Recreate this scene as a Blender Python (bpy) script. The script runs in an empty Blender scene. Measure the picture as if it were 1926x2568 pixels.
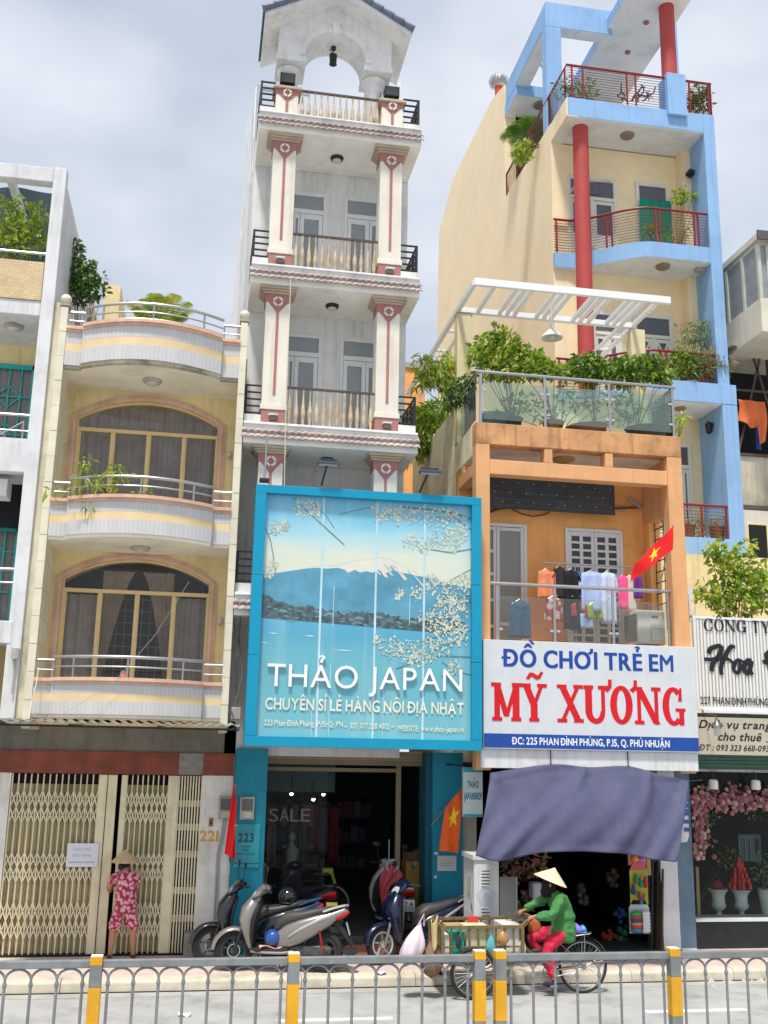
import bpy, bmesh, math, random
from mathutils import Vector, Matrix
R = math.radians
PI = math.pi
scn = bpy.context.scene
COL = scn.collection
random.seed(7)

# ------------------------------------------------------------------ camera
CAM_POS = Vector((0.0, -17.0, 3.2))
PITCH, YAW, ROLL, FPX = R(13.0), R(9.9), R(1.1), 2600.0          # focal length in pixels of the 1926 x 2568 frame
fwd = Vector((math.sin(YAW)*math.cos(PITCH), math.cos(YAW)*math.cos(PITCH), math.sin(PITCH)))
rt = Vector((math.cos(YAW), -math.sin(YAW), 0)); up = rt.cross(fwd)
rt, up = rt*math.cos(ROLL)+up*math.sin(ROLL), up*math.cos(ROLL)-rt*math.sin(ROLL)
cd = bpy.data.cameras.new('camera'); cam = bpy.data.objects.new('camera', cd); COL.objects.link(cam)
cam.matrix_world = Matrix(((rt.x, up.x, -fwd.x, CAM_POS.x), (rt.y, up.y, -fwd.y, CAM_POS.y), (rt.z, up.z, -fwd.z, CAM_POS.z), (0, 0, 0, 1)))
cd.sensor_fit = 'VERTICAL'; cd.sensor_height = 36.0; cd.sensor_width = 27.0
cd.lens = 36.0*FPX/2568.0; cd.clip_start = 0.1; cd.clip_end = 2000
scn.camera = cam
scn.render.resolution_x, scn.render.resolution_y = 768, 1024

# ------------------------------------------------------------------ world and sun
TO_SUN = Vector((-0.16, -0.36, 0.92)).normalized()
SUN_EL = math.asin(TO_SUN.z); SUN_ROT = math.atan2(TO_SUN.x, TO_SUN.y)
w = bpy.data.worlds.new('World'); scn.world = w; w.use_nodes = True
nt = w.node_tree; nt.nodes.clear()
wo = nt.nodes.new('ShaderNodeOutputWorld'); bg = nt.nodes.new('ShaderNodeBackground')
sky = nt.nodes.new('ShaderNodeTexSky'); sky.sky_type = 'NISHITA'; sky.sun_disc = False
sky.sun_elevation = SUN_EL; sky.sun_rotation = SUN_ROT; sky.dust_density = 3.0; sky.air_density = 1.2
tc = nt.nodes.new('ShaderNodeTexCoord')
mp = nt.nodes.new('ShaderNodeMapping'); mp.inputs['Scale'].default_value = (1.0, 1.0, 1.9); mp.inputs['Location'].default_value = (0.35, 0.1, 0.2)
n1 = nt.nodes.new('ShaderNodeTexNoise'); n1.inputs['Scale'].default_value = 2.6; n1.inputs['Detail'].default_value = 6.0; n1.inputs['Roughness'].default_value = 0.52
r1 = nt.nodes.new('ShaderNodeValToRGB')
r1.color_ramp.elements[0].position = 0.30; r1.color_ramp.elements[0].color = (0.68, 0.68, 0.68, 1)
r1.color_ramp.elements[1].position = 0.72; r1.color_ramp.elements[1].color = (1, 1, 1, 1)
n2 = nt.nodes.new('ShaderNodeTexNoise'); n2.inputs['Scale'].default_value = 4.2; n2.inputs['Detail'].default_value = 3.0
r2 = nt.nodes.new('ShaderNodeValToRGB')
r2.color_ramp.elements[0].position = 0.35; r2.color_ramp.elements[0].color = (4.05, 4.5, 5.2, 1)
r2.color_ramp.elements[1].position = 0.70; r2.color_ramp.elements[1].color = (6.2, 6.4, 6.9, 1)
mx = nt.nodes.new('ShaderNodeMixRGB')
L = nt.links.new
L(tc.outputs['Generated'], mp.inputs['Vector']); L(mp.outputs[0], n1.inputs['Vector']); L(mp.outputs[0], n2.inputs['Vector'])
L(n1.outputs['Fac'], r1.inputs[0]); L(n2.outputs['Fac'], r2.inputs[0])
L(r1.outputs[0], mx.inputs[0]); L(sky.outputs[0], mx.inputs[1]); L(r2.outputs[0], mx.inputs[2])
L(mx.outputs[0], bg.inputs['Color']); bg.inputs['Strength'].default_value = 0.1
L(bg.outputs[0], wo.inputs[0])
sd = bpy.data.lights.new('sun', 'SUN'); sd.energy = 2.9; sd.angle = R(7.0); sd.color = (1.0, 0.95, 0.86)
so = bpy.data.objects.new('sun', sd); COL.objects.link(so)
so.rotation_euler = (-TO_SUN).to_track_quat('-Z', 'Y').to_euler(); so.location = (0, -10, 30)
scn.view_settings.view_transform = 'Standard'; scn.view_settings.look = 'None'
scn.view_settings.exposure = 0.62; scn.view_settings.gamma = 1.0
scn.cycles.max_bounces = 8; scn.cycles.transparent_max_bounces = 24

# ------------------------------------------------------------------ survey: a sight line from the camera met with a plane of the street
def at(x, y, Y):                     # x, y in pixels of the 1659 x 2212 view; Y = distance plane
    x *= 1926/1659; y *= 1926/1659
    d = fwd + rt*((x-963)/FPX) - up*((y-1284)/FPX)
    return CAM_POS + d*((Y-CAM_POS.y)/d.y)
SHEET = {'A': (580, 1150, .3978), 'B': (1160, 1180, .4617), '3': (0, 1780, .387), '4': (0, 1000, .387), '2': (560, 0, .3617), '5': (560, 600, .3617),
         't': (1100, 0, .498), 'm': (1000, 650, .5582), 'g': (560, 1850, .398), 'r': (1620, 500, .5425), 'b': (1160, 1850, .4617), '1': (0, 400, .387),
         'c': (880, 2080, .2532), 's': (480, 2120, .2532), 'k': (1240, 2120, .1929), 'f': (1540, 1880, .2441), 'w': (240, 2080, .1628), 'l': (640, 1900, .3134),
         'h': (1720, 1500, .2079), 'p': (1180, 1180, .2079), 'q': (1560, 1230, .1854), 'z': (1400, 160, .2411)}
def sp(k, x, y, Y):
    o = SHEET[k]; q = 1659/1926
    return at((o[0]+o[2]*x)*q, (o[1]+o[2]*y)*q, Y)

# ------------------------------------------------------------------ materials (all procedural)
def rgb(h):
    h = h.lstrip('#'); c = [int(h[i:i+2], 16)/255 for i in (0, 2, 4)]
    return tuple((v/12.92 if v <= .04045 else ((v+.055)/1.055)**2.4) for v in c)
MATS = {}
def mat(name, col, rough=.6, metal=0., var=.10, vscale=3., dirt=None, dirt_amt=0., streak=0., bump=0., bscale=40., spec=.4, coat=0., emit=None, trans=0.):
    if name in MATS: return MATS[name]
    m = bpy.data.materials.new(name); m.use_nodes = True; MATS[name] = m
    t = m.node_tree; b = t.nodes['Principled BSDF']; lk = t.links.new
    b.inputs['Roughness'].default_value = rough; b.inputs['Metallic'].default_value = metal
    b.inputs['Specular IOR Level'].default_value = spec
    if coat: b.inputs['Coat Weight'].default_value = coat; b.inputs['Coat Roughness'].default_value = .08
    if emit: b.inputs['Emission Color'].default_value = (*emit[:3], 1); b.inputs['Emission Strength'].default_value = emit[3]
    co = t.nodes.new('ShaderNodeTexCoord').outputs['Object']
    def noise(scale, detail=4., sc=None, rgh=.55):
        n = t.nodes.new('ShaderNodeTexNoise'); n.inputs['Scale'].default_value = scale; n.inputs['Detail'].default_value = detail; n.inputs['Roughness'].default_value = rgh
        if sc:
            q = t.nodes.new('ShaderNodeMapping'); q.inputs['Scale'].default_value = sc; lk(co, q.inputs[0]); lk(q.outputs[0], n.inputs['Vector'])
        else: lk(co, n.inputs['Vector'])
        return n.outputs['Fac']
    def ramp(src, a, bb):
        r = t.nodes.new('ShaderNodeMapRange'); r.inputs['From Min'].default_value = a; r.inputs['From Max'].default_value = bb; lk(src, r.inputs['Value']); return r.outputs[0]
    def mixc(f, c1, c2):
        x = t.nodes.new('ShaderNodeMixRGB')
        for i, c in ((1, c1), (2, c2)):
            if isinstance(c, (tuple, list)): x.inputs[i].default_value = (*c[:3], 1)
            else: lk(c, x.inputs[i])
        if isinstance(f, float): x.inputs[0].default_value = f
        else: lk(f, x.inputs[0])
        return x.outputs[0]
    def mul(a, k):
        x = t.nodes.new('ShaderNodeMath'); x.operation = 'MULTIPLY'; lk(a, x.inputs[0]); x.inputs[1].default_value = k; return x.outputs[0]
    lo = tuple(c*(1-var) for c in col); hi = tuple(min(1, c*(1+var)) for c in col)
    c = mixc(ramp(noise(vscale, 5.), .3, .7), lo, hi)
    if dirt:
        if dirt_amt: c = mixc(mul(ramp(noise(1.7, 6., None, .7), .48, .75), dirt_amt), c, dirt)
        if streak: c = mixc(mul(ramp(noise(1., 5., (9, 9, .55), .62), .5, .78), streak), c, dirt)
    lk(c, b.inputs['Base Color'])
    if bump:
        bn = t.nodes.new('ShaderNodeBump'); bn.inputs['Strength'].default_value = bump; bn.inputs['Distance'].default_value = .01
        lk(noise(bscale, 3.), bn.inputs['Height']); lk(bn.outputs[0], b.inputs['Normal'])
    return m
def glass(name, tint, dens=.5, rough=.03, refl=1.4):           # clear pane: tinted see-through plus mirror
    if name in MATS: return MATS[name]
    m = bpy.data.materials.new(name); m.use_nodes = True; MATS[name] = m
    t = m.node_tree; t.nodes.clear(); lk = t.links.new
    o = t.nodes.new('ShaderNodeOutputMaterial'); tr = t.nodes.new('ShaderNodeBsdfTransparent'); tr.inputs[0].default_value = (*tint, 1)
    df = t.nodes.new('ShaderNodeBsdfDiffuse'); df.inputs[0].default_value = (*tint, 1)
    m1 = t.nodes.new('ShaderNodeMixShader'); m1.inputs[0].default_value = dens; lk(tr.outputs[0], m1.inputs[1]); lk(df.outputs[0], m1.inputs[2])
    gl = t.nodes.new('ShaderNodeBsdfGlossy'); gl.inputs['Roughness'].default_value = rough; gl.inputs[0].default_value = (1, 1, 1, 1)
    fr = t.nodes.new('ShaderNodeFresnel'); fr.inputs[0].default_value = refl
    m2 = t.nodes.new('ShaderNodeMixShader'); lk(fr.outputs[0], m2.inputs[0]); lk(m1.outputs[0], m2.inputs[1]); lk(gl.outputs[0], m2.inputs[2])
    lk(m2.outputs[0], o.inputs[0]); return m
def leafmat(name, col):
    if name in MATS: return MATS[name]
    m = mat(name, col, rough=.45, var=.3, vscale=6., spec=.5)
    t = m.node_tree; b = t.nodes['Principled BSDF']; out = t.nodes['Material Output']
    tl = t.nodes.new('ShaderNodeBsdfTranslucent'); mx = t.nodes.new('ShaderNodeMixShader'); mx.inputs[0].default_value = .35
    src = b.inputs['Base Color'].links[0].from_socket; t.links.new(src, tl.inputs[0])
    t.links.new(b.outputs[0], mx.inputs[1]); t.links.new(tl.outputs[0], mx.inputs[2]); t.links.new(mx.outputs[0], out.inputs[0]); return m
def pattern(name, kind, c1, c2, scale, rough=.6, mortar=.03, sc=(1, 1, 1), rot=(0, 0, 0)):   # brick / voronoi dots / wave lines in object space
    if name in MATS: return MATS[name]
    m = bpy.data.materials.new(name); m.use_nodes = True; MATS[name] = m
    t = m.node_tree; b = t.nodes['Principled BSDF']; lk = t.links.new; b.inputs['Roughness'].default_value = rough
    q = t.nodes.new('ShaderNodeMapping'); q.inputs['Scale'].default_value = sc; q.inputs['Rotation'].default_value = rot
    lk(t.nodes.new('ShaderNodeTexCoord').outputs['Object'], q.inputs[0])
    n = t.nodes.new('ShaderNodeTexNoise'); n.inputs['Scale'].default_value = 5.; n.inputs['Detail'].default_value = 5.; lk(q.outputs[0], n.inputs['Vector'])
    if kind == 'brick':
        k = t.nodes.new('ShaderNodeTexBrick'); k.inputs['Color1'].default_value = (*c1, 1); k.inputs['Color2'].default_value = (*[v*.86 for v in c1], 1)
        k.inputs['Mortar'].default_value = (*c2, 1); k.inputs['Scale'].default_value = scale; k.inputs['Mortar Size'].default_value = mortar; lk(q.outputs[0], k.inputs[0]); c = k.outputs[0]
    elif kind == 'floral':
        k = t.nodes.new('ShaderNodeTexVoronoi'); k.inputs['Scale'].default_value = scale; k.inputs['Randomness'].default_value = .85; lk(q.outputs[0], k.inputs['Vector'])
        r = t.nodes.new('ShaderNodeValToRGB'); e = r.color_ramp.elements
        e[0].position = .08; e[0].color = (*[min(1, v*.8+.12) for v in c2], 1); e[1].position = .20; e[1].color = (*c2, 1)
        for p_, c_ in ((.30, tuple((a*1.2+b_)/2.2 for a, b_ in zip(c1, c2))), (.44, c2), (.52, c1), (.8, tuple(v*.55 for v in c1))):
            x = e.new(p_); x.color = (*c_, 1)
        lk(k.outputs['Distance'], r.inputs[0]); c = r.outputs[0]
    else:
        k = t.nodes.new('ShaderNodeTexWave'); k.inputs['Scale'].default_value = scale; k.inputs['Distortion'].default_value = mortar; lk(q.outputs[0], k.inputs[0])
        r = t.nodes.new('ShaderNodeValToRGB'); e = r.color_ramp.elements; e[0].position = .02; e[0].color = (*c2, 1); e[1].position = .14; e[1].color = (*c1, 1)
        lk(k.outputs['Fac'], r.inputs[0]); c = r.outputs[0]
    x = t.nodes.new('ShaderNodeMixRGB'); x.blend_type = 'MULTIPLY'; x.inputs[0].default_value = .35
    lk(c, x.inputs[1]); lk(n.outputs['Color'], x.inputs[2]); 
    g = t.nodes.new('ShaderNodeMixRGB'); g.blend_type = 'MIX'; g.inputs[0].default_value = .75; lk(x.outputs[0], g.inputs[2]); lk(c, g.inputs[1])
    h = t.nodes.new('ShaderNodeMixRGB'); h.blend_type = 'MULTIPLY'; h.inputs[0].default_value = .3
    mr = t.nodes.new('ShaderNodeMapRange'); mr.inputs['From Min'].default_value = .3; mr.inputs['From Max'].default_value = .7; mr.inputs['To Min'].default_value = .55; lk(n.outputs['Fac'], mr.inputs['Value'])
    lk(c, h.inputs[1]); lk(mr.outputs[0], h.inputs[2]); lk(h.outputs[0], b.inputs['Base Color']); return m

# ------------------------------------------------------------------ mesh builder
class MB:
    def __init__(s): s.v = []; s.f = []; s.mi = []; s.cur = 0; s.ai = []; s.pi = []; s.n = 0; s.part = 0
    def add(s, vs, fs, mi=None):
        o = len(s.v); s.v += [tuple(v) for v in vs]; m = s.cur if mi is None else mi
        for f in fs: s.f.append(tuple(i+o for i in f)); s.mi.append(m); s.ai.append(s.n); s.pi.append(s.part)
        s.n += 1; return s
    def box(s, x0, x1, y0, y1, z0, z1, mi=None):
        x0, x1 = min(x0, x1), max(x0, x1); y0, y1 = min(y0, y1), max(y0, y1); z0, z1 = min(z0, z1), max(z0, z1)
        return s.add([(x0, y0, z0), (x1, y0, z0), (x1, y1, z0), (x0, y1, z0), (x0, y0, z1), (x1, y0, z1), (x1, y1, z1), (x0, y1, z1)],
                     [(3, 2, 1, 0), (4, 5, 6, 7), (0, 1, 5, 4), (1, 2, 6, 5), (2, 3, 7, 6), (3, 0, 4, 7)], mi)
    def bar(s, a, b, w, h, mi=None, upv=(0, 0, 1)):             # rectangular bar from a to b
        a = Vector(a); b = Vector(b); d = (b-a).normalized(); u = Vector(upv); sd_ = d.cross(u)
        if sd_.length < 1e-4: sd_ = d.cross(Vector((0, 1, 0)))
        sd_.normalize(); u = sd_.cross(d); vs = []
        for p in (a, b):
            for i, j in ((-1, -1), (1, -1), (1, 1), (-1, 1)): vs.append(p+sd_*(i*w/2)+u*(j*h/2))
        return s.add(vs, [(0, 1, 2, 3), (7, 6, 5, 4), (1, 0, 4, 5), (2, 1, 5, 6), (3, 2, 6, 7), (0, 3, 7, 4)], mi)
    def prism(s, poly, axis, a0, a1, mi=None):
        n = len(poly); mk = {'y': lambda p, a: (p[0], a, p[1]), 'x': lambda p, a: (a, p[0], p[1]), 'z': lambda p, a: (p[0], p[1], a)}[axis]
        vs = [mk(p, a0) for p in poly]+[mk(p, a1) for p in poly]
        return s.add(vs, [tuple(range(n)), tuple(range(2*n-1, n-1, -1))]+[(i, (i+1) % n+0, (i+1) % n+n, i+n) for i in range(n)], mi)
    def strip(s, lo, hi, y0, y1, mi=None):                      # solid between two polylines of (x, z), from y0 to y1
        n = len(lo); vs = []
        for (a, b) in zip(lo, hi): vs += [(a[0], y0, a[1]), (b[0], y0, b[1]), (a[0], y1, a[1]), (b[0], y1, b[1])]
        fs = []
        for i in range(n-1):
            k = 4*i; fs += [(k, k+4, k+5, k+1), (k+2, k+3, k+7, k+6), (k+1, k+5, k+7, k+3), (k, k+2, k+6, k+4)]
        fs += [(0, 1, 3, 2), (4*n-4, 4*n-2, 4*n-1, 4*n-3)]
        return s.add(vs, fs, mi)
    def tube(s, pts, r, seg=8, mi=None, caps=True):
        pts = [Vector(p) for p in pts]; n = len(pts); rs = r if isinstance(r, (list, tuple)) else [r]*n; vs = []; pu = None
        for i, p in enumerate(pts):
            d = (pts[min(i+1, n-1)]-pts[max(i-1, 0)])
            d = d.normalized() if d.length > 1e-9 else Vector((0, 0, 1))
            if pu is None:
                pu = d.cross(Vector((0, 0, 1)) if abs(d.z) < .9 else Vector((1, 0, 0))).normalized()
            else:
                pu = (pu-d*pu.dot(d)); pu = pu.normalized() if pu.length > 1e-6 else d.orthogonal().normalized()
            q = d.cross(pu)
            for k in range(seg):
                a = 2*PI*k/seg; vs.append(p+pu*(rs[i]*math.cos(a))+q*(rs[i]*math.sin(a)))
        fs = [(i*seg+k, i*seg+(k+1) % seg, (i+1)*seg+(k+1) % seg, (i+1)*seg+k) for i in range(n-1) for k in range(seg)]
        if caps: fs += [tuple(range(seg-1, -1, -1)), tuple(range((n-1)*seg, n*seg))]
        return s.add(vs, fs, mi)
    def lathe(s, prof, c=(0, 0, 0), seg=16, mi=None, axis='z'):
        vs = []; n = len(prof)
        for r, z in prof:
            for k in range(seg):
                a = 2*PI*k/seg; x, y = r*math.cos(a), r*math.sin(a)
                p = (x, y, z) if axis == 'z' else ((x, z, y) if axis == 'y' else (z, x, y))
                vs.append((c[0]+p[0], c[1]+p[1], c[2]+p[2]))
        fs = [(i*seg+k, i*seg+(k+1) % seg, (i+1)*seg+(k+1) % seg, (i+1)*seg+k) for i in range(n-1) for k in range(seg)]
        if prof[0][0] > 1e-5: fs.append(tuple(range(seg-1, -1, -1)))
        if prof[-1][0] > 1e-5: fs.append(tuple(range((n-1)*seg, n*seg)))
        return s.add(vs, fs, mi)
    def ball(s, c, r, seg=14, rings=9, mi=None):
        rx, ry, rz = r if isinstance(r, (tuple, list)) else (r, r, r); vs = []
        for i in range(rings+1):
            t = -PI/2+PI*i/rings
            for k in range(seg):
                a = 2*PI*k/seg; vs.append((c[0]+rx*math.cos(t)*math.cos(a), c[1]+ry*math.cos(t)*math.sin(a), c[2]+rz*math.sin(t)))
        return s.add(vs, [(i*seg+k, i*seg+(k+1) % seg, (i+1)*seg+(k+1) % seg, (i+1)*seg+k) for i in range(rings) for k in range(seg)], mi)
    def ring(s, c, Rr, r, axis='y', seg=28, rs=8, mi=None, sq=1.):      # torus; axis = the wheel's axle
        vs = []
        for i in range(seg):
            a = 2*PI*i/seg
            for k in range(rs):
                b = 2*PI*k/rs; q = Rr+r*math.cos(b); h = r*sq*math.sin(b); x, z = q*math.cos(a), q*math.sin(a)
                p = (x, h, z) if axis == 'y' else ((h, x, z) if axis == 'x' else (x, z, h)); vs.append((c[0]+p[0], c[1]+p[1], c[2]+p[2]))
        return s.add(vs, [(i*rs+k, i*rs+(k+1) % rs, ((i+1) % seg)*rs+(k+1) % rs, ((i+1) % seg)*rs+k) for i in range(seg) for k in range(rs)], mi)
    def loft(s, secs, seg=14, mi=None, pw=2.6):                 # secs: (x, z, half width, half height, tilt) rings along x
        vs = []
        for sc in secs:
            x, z, hw, hh = sc[:4]; ti = sc[4] if len(sc) > 4 else 0; y0 = sc[5] if len(sc) > 5 else 0
            for k in range(seg):
                a = 2*PI*k/seg; ca, sa = math.cos(a), math.sin(a)
                y = math.copysign(abs(ca)**(2/pw), ca)*hw; h = math.copysign(abs(sa)**(2/pw), sa)*hh
                vs.append((x-h*math.sin(ti), y+y0, z+h*math.cos(ti)))
        n = len(secs)
        fs = [(i*seg+k, i*seg+(k+1) % seg, (i+1)*seg+(k+1) % seg, (i+1)*seg+k) for i in range(n-1) for k in range(seg)]
        fs += [tuple(range(seg-1, -1, -1)), tuple(range((n-1)*seg, n*seg))]
        return s.add(vs, fs, mi)
    def grid(s, fn, nu, nv, mi=None, thick=0):
        vs = [fn(i/nu, j/nv) for j in range(nv+1) for i in range(nu+1)]
        fs = [(j*(nu+1)+i, j*(nu+1)+i+1, (j+1)*(nu+1)+i+1, (j+1)*(nu+1)+i) for j in range(nv) for i in range(nu)]
        return s.add(vs, fs, mi)
    def xf(s, M):
        s.v = [tuple(M @ Vector(v)) for v in s.v]; return s
    def join(s, o, M=None, mi=None):
        vs = [M @ Vector(v) for v in o.v] if M else o.v; b = len(s.v); s.v += [tuple(v) for v in vs]
        for f, m in zip(o.f, o.mi): s.f.append(tuple(i+b for i in f)); s.mi.append(m if mi is None else mi); s.ai.append(s.n); s.pi.append(s.part)
        return s
    def build(s, name, mats, parent=None, smooth=False, bevel=0., solid=0., origin=None, sub=0, local=False, each=False):
        key = s.ai if each else s.pi
        if len(set(key)) > 1:                                   # one object for every separate piece
            o = None
            for g in sorted(set(key)):
                t = MB(); ids = [i for i, k in enumerate(key) if k == g]; used = sorted({v for i in ids for v in s.f[i]}); mp_ = {v: j for j, v in enumerate(used)}
                t.v = [s.v[v] for v in used]; t.f = [tuple(mp_[v] for v in s.f[i]) for i in ids]; t.mi = [s.mi[i] for i in ids]; t.ai = t.pi = [0]*len(ids)
                c = t.build(name, mats, parent, smooth, bevel, solid, origin, sub, local); o = o or c
            return o
        if not isinstance(mats, (list, tuple)): mats = [mats]
        off = Vector((0, 0, 0)); p = parent
        if not local:
            while p is not None: off += p.location; p = p.parent
        if origin is not None: off = Vector(origin)
        me = bpy.data.meshes.new(name); me.from_pydata([tuple(Vector(v)-off) for v in s.v], [], s.f)
        for m in mats: me.materials.append(m)
        me.polygons.foreach_set('material_index', s.mi)
        bm = bmesh.new(); bm.from_mesh(me); bmesh.ops.recalc_face_normals(bm, faces=bm.faces); bm.to_mesh(me); bm.free()
        if smooth: me.polygons.foreach_set('use_smooth', [True]*len(me.polygons))
        o = bpy.data.objects.new(name, me); COL.objects.link(o)
        if smooth and smooth != 'all': 
            try: me.set_sharp_from_angle(angle=R(38))
            except Exception: pass
        if parent is not None: o.parent = parent
        elif origin is not None: o.location = origin
        if solid: md = o.modifiers.new('solid', 'SOLIDIFY'); md.thickness = solid
        if sub: md = o.modifiers.new('sub', 'SUBSURF'); md.levels = sub; md.render_levels = sub
        if bevel: md = o.modifiers.new('bevel', 'BEVEL'); md.width = bevel; md.segments = 2; md.limit_method = 'ANGLE'; md.angle_limit = R(40)
        return o
def tag(o, label=None, cat=None, group=None, kind=None):
    if label: o['label'] = label
    if cat: o['category'] = cat
    if group: o['group'] = group
    if kind: o['kind'] = kind
    return o
def thing(name, label, cat, loc=(0, 0, 0), group=None):
    o = bpy.data.objects.new(name, None); COL.objects.link(o); o.location = loc; o.empty_display_size = .2
    return tag(o, label, cat, group)
def copy_tree(o, parent=None):
    c = o.copy(); COL.objects.link(c); c.parent = parent
    for ch in [x for x in bpy.data.objects if x.parent == o]: copy_tree(ch, c)
    return c
def lerp(a, b, t): return a+(b-a)*t
def pl(poly, t):                                                # point on polyline, t in 0..1
    poly = [Vector(p) for p in poly]; n = len(poly)-1; i = min(int(t*n), n-1); return poly[i].lerp(poly[i+1], t*n-i)

# ------------------------------------------------------------------ lettering
GC = {}
def glyph(ch, bold):
    if ch == 'M': bold = 0.
    k = (ch, bold)
    if k not in GC:
        c = bpy.data.curves.new('glyph', 'FONT'); c.body = ch; c.offset = bold; c.resolution_u = 4; c.fill_mode = 'FRONT'
        o = bpy.data.objects.new('glyph', c); COL.objects.link(o)
        m = bpy.data.meshes.new_from_object(o.evaluated_get(bpy.context.evaluated_depsgraph_get()))
        vs = [(v.co.x, v.co.y) for v in m.vertices]; fs = [tuple(p.vertices) for p in m.polygons]
        x0 = min(v[0] for v in vs); x1 = max(v[0] for v in vs); y1 = max(v[1] for v in vs)
        bpy.data.objects.remove(o); bpy.data.curves.remove(c); bpy.data.meshes.remove(m)
        GC[k] = ([(a-x0, b) for a, b in vs], fs, x1-x0, y1)
    return GC[k]
# base letter + accent marks: c circumflex, g grave, a acute, h hook, t tilde, d dot below, o horn, b bar through D
VN = {'Ả': 'Ah', 'Ê': 'Ec', 'Ỉ': 'Ih', 'Ẻ': 'Eh', 'À': 'Ag', 'Ộ': 'Ocd', 'Đ': 'Db', 'Ị': 'Id', 'Ậ': 'Acd', 'Ồ': 'Ocg', 'Ơ': 'Oo', 'Ỹ': 'Yt', 'Ư': 'Uo', 'Ì': 'Ig', 'Ù': 'Ug',
      'Ú': 'Ua', 'Ô': 'Oc', 'Ặ': 'Ad', 'Ằ': 'Ag', 'ị': 'ıd', 'ụ': 'ud', 'ê': 'ec', 'ì': 'ıg', 'ù': 'ug', 'ò': 'og', 'í': 'ıa', 'Ố': 'Oca', 'ầ': 'acg'}
def marks(mk, cx, top, x1, s):                                  # outlines of the accent marks, as polygons in font units
    out = []; z = top+.07
    for m in mk:
        if m == 'c': out.append([(cx-.2, z), (cx-.1, z), (cx, z+.09), (cx+.1, z), (cx+.2, z), (cx+.05, z+.17), (cx-.05, z+.17)]); z += .14
        elif m == 'g': q = cx+(.2 if 'c' in mk else 0); out.append([(q-.14, z+.16), (q-.02, z+.16), (q+.1, z), (q+.02, z)])
        elif m == 'a': q = cx+(.2 if 'c' in mk else 0); out.append([(q+.14, z+.16), (q+.02, z+.16), (q-.1, z), (q-.02, z)])
        elif m == 'h': out += [[(cx-.1, z+.2), (cx+.04, z+.24), (cx+.13, z+.17), (cx+.05, z+.06), (cx+.05, z), (cx-.04, z), (cx-.04, z+.08), (cx+.04, z+.16), (cx, z+.185), (cx-.08, z+.145)]]
        elif m == 't': out.append([(cx-.24, z+.02), (cx-.14, z+.13), (cx-.04, z+.13), (cx+.1, z+.08), (cx+.19, z+.16), (cx+.25, z+.14), (cx+.16, z+.02), (cx+.06, z), (cx-.08, z+.06), (cx-.16, z)])
        elif m == 'd': out.append([(cx+.065*math.cos(a*PI/4), -.15+.065*math.sin(a*PI/4)) for a in range(8)])
        elif m == 'o': out.append([(x1-.1, top-.06), (x1+.02, top+.0), (x1+.03, top+.12), (x1+.13, top+.12), (x1+.12, top-.03), (x1-.0, top-.12)])
        elif m == 'b': out.append([(-.09, .30), (.3, .30), (.3, .39), (-.09, .39)])
    return out
def lettering(body, x0, x1, z0, cap, Y, depth=.004, bold=.0, shear=0., track=.09, mb=None, mi=0, slope=0.):
    """letters standing on the line z0 at plane Y (facing the street), stretched to run from x0 to x1; cap = height of a capital"""
    mb = mb or MB(); cur = 0.; items = []
    for ch in body:
        if ch == ' ': cur += .26; continue
        base, mk = (VN[ch][0], VN[ch][1:]) if ch in VN else (ch, '')
        vs, fs, wd, top = glyph(base, bold); items.append((cur, vs, fs, mk, wd, top)); cur += wd+track+(.08 if 'o' in mk else 0)
    W = cur-track; sx = (x1-x0)/W; sz = cap/.69; k = 0
    def P(x, y): return x0+(x+shear*y)*sx, z0+y*sz+slope*(x*sx)
    for cu, vs, fs, mk, wd, top in items:
        pts = [P(cu+a, b) for a, b in vs]; n = len(pts); yy = Y-depth
        ec = {}; fl = list(fs)
        for f in fs:
            for i in range(len(f)):
                e = (f[i], f[(i+1) % len(f)]); ec[tuple(sorted(e))] = ec.get(tuple(sorted(e)), 0)+1
        for (a, b), c in ec.items():
            if c == 1: fl.append((a, b, n+b, n+a))
        mb.add([(a, yy, b) for a, b in pts]+[(a, Y, b) for a, b in pts], fl, mi)
        for j, pg in enumerate(marks(mk, wd/2, top, wd, 1)):
            mb.prism([P(cu+a, b) for a, b in pg], 'y', yy-.0007*(j+1), Y, mi)
    return mb
SLAB = {  # slab-serif capitals: (list of strokes (x0,z0,x1,z1,width kind), serif centres), widths in units of cap height
    'M': (1.10, [(.17, 0, .17, 1, 'T'), (.93, 0, .93, 1, 'W'), (.17, .97, .55, .12, 'T'), (.93, .97, .55, .12, 'N')], [(.17, 0), (.93, 0), (.13, 1), (.97, 1)]),
    'Y': (.98, [(.49, 0, .49, .48, 'W'), (.16, .98, .49, .42, 'W'), (.82, .98, .49, .42, 'N')], [(.49, 0), (.16, 1), (.82, 1)]),
    'X': (1.0, [(.16, .98, .84, .02, 'W'), (.84, .98, .16, .02, 'N')], [(.16, 0), (.84, 0), (.16, 1), (.84, 1)]),
    'U': (.98, [(.19, 1, .19, .3, 'W'), (.79, 1, .79, .3, 'N')], [(.19, 1), (.79, 1)]),
    'N': (1.06, [(.17, 0, .17, 1, 'N'), (.9, 0, .9, 1, 'N'), (.17, .98, .9, .02, 'W')], [(.17, 0), (.12, 1), (.9, 1)]),
    'T': (.86, [(.43, 0, .43, 1, 'W'), (.08, .95, .78, .95, 'N')], [(.43, 0)]),
    'O': (1.0, [], []), 'G': (1.0, [], []), 'C': (.94, [], [])}
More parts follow.
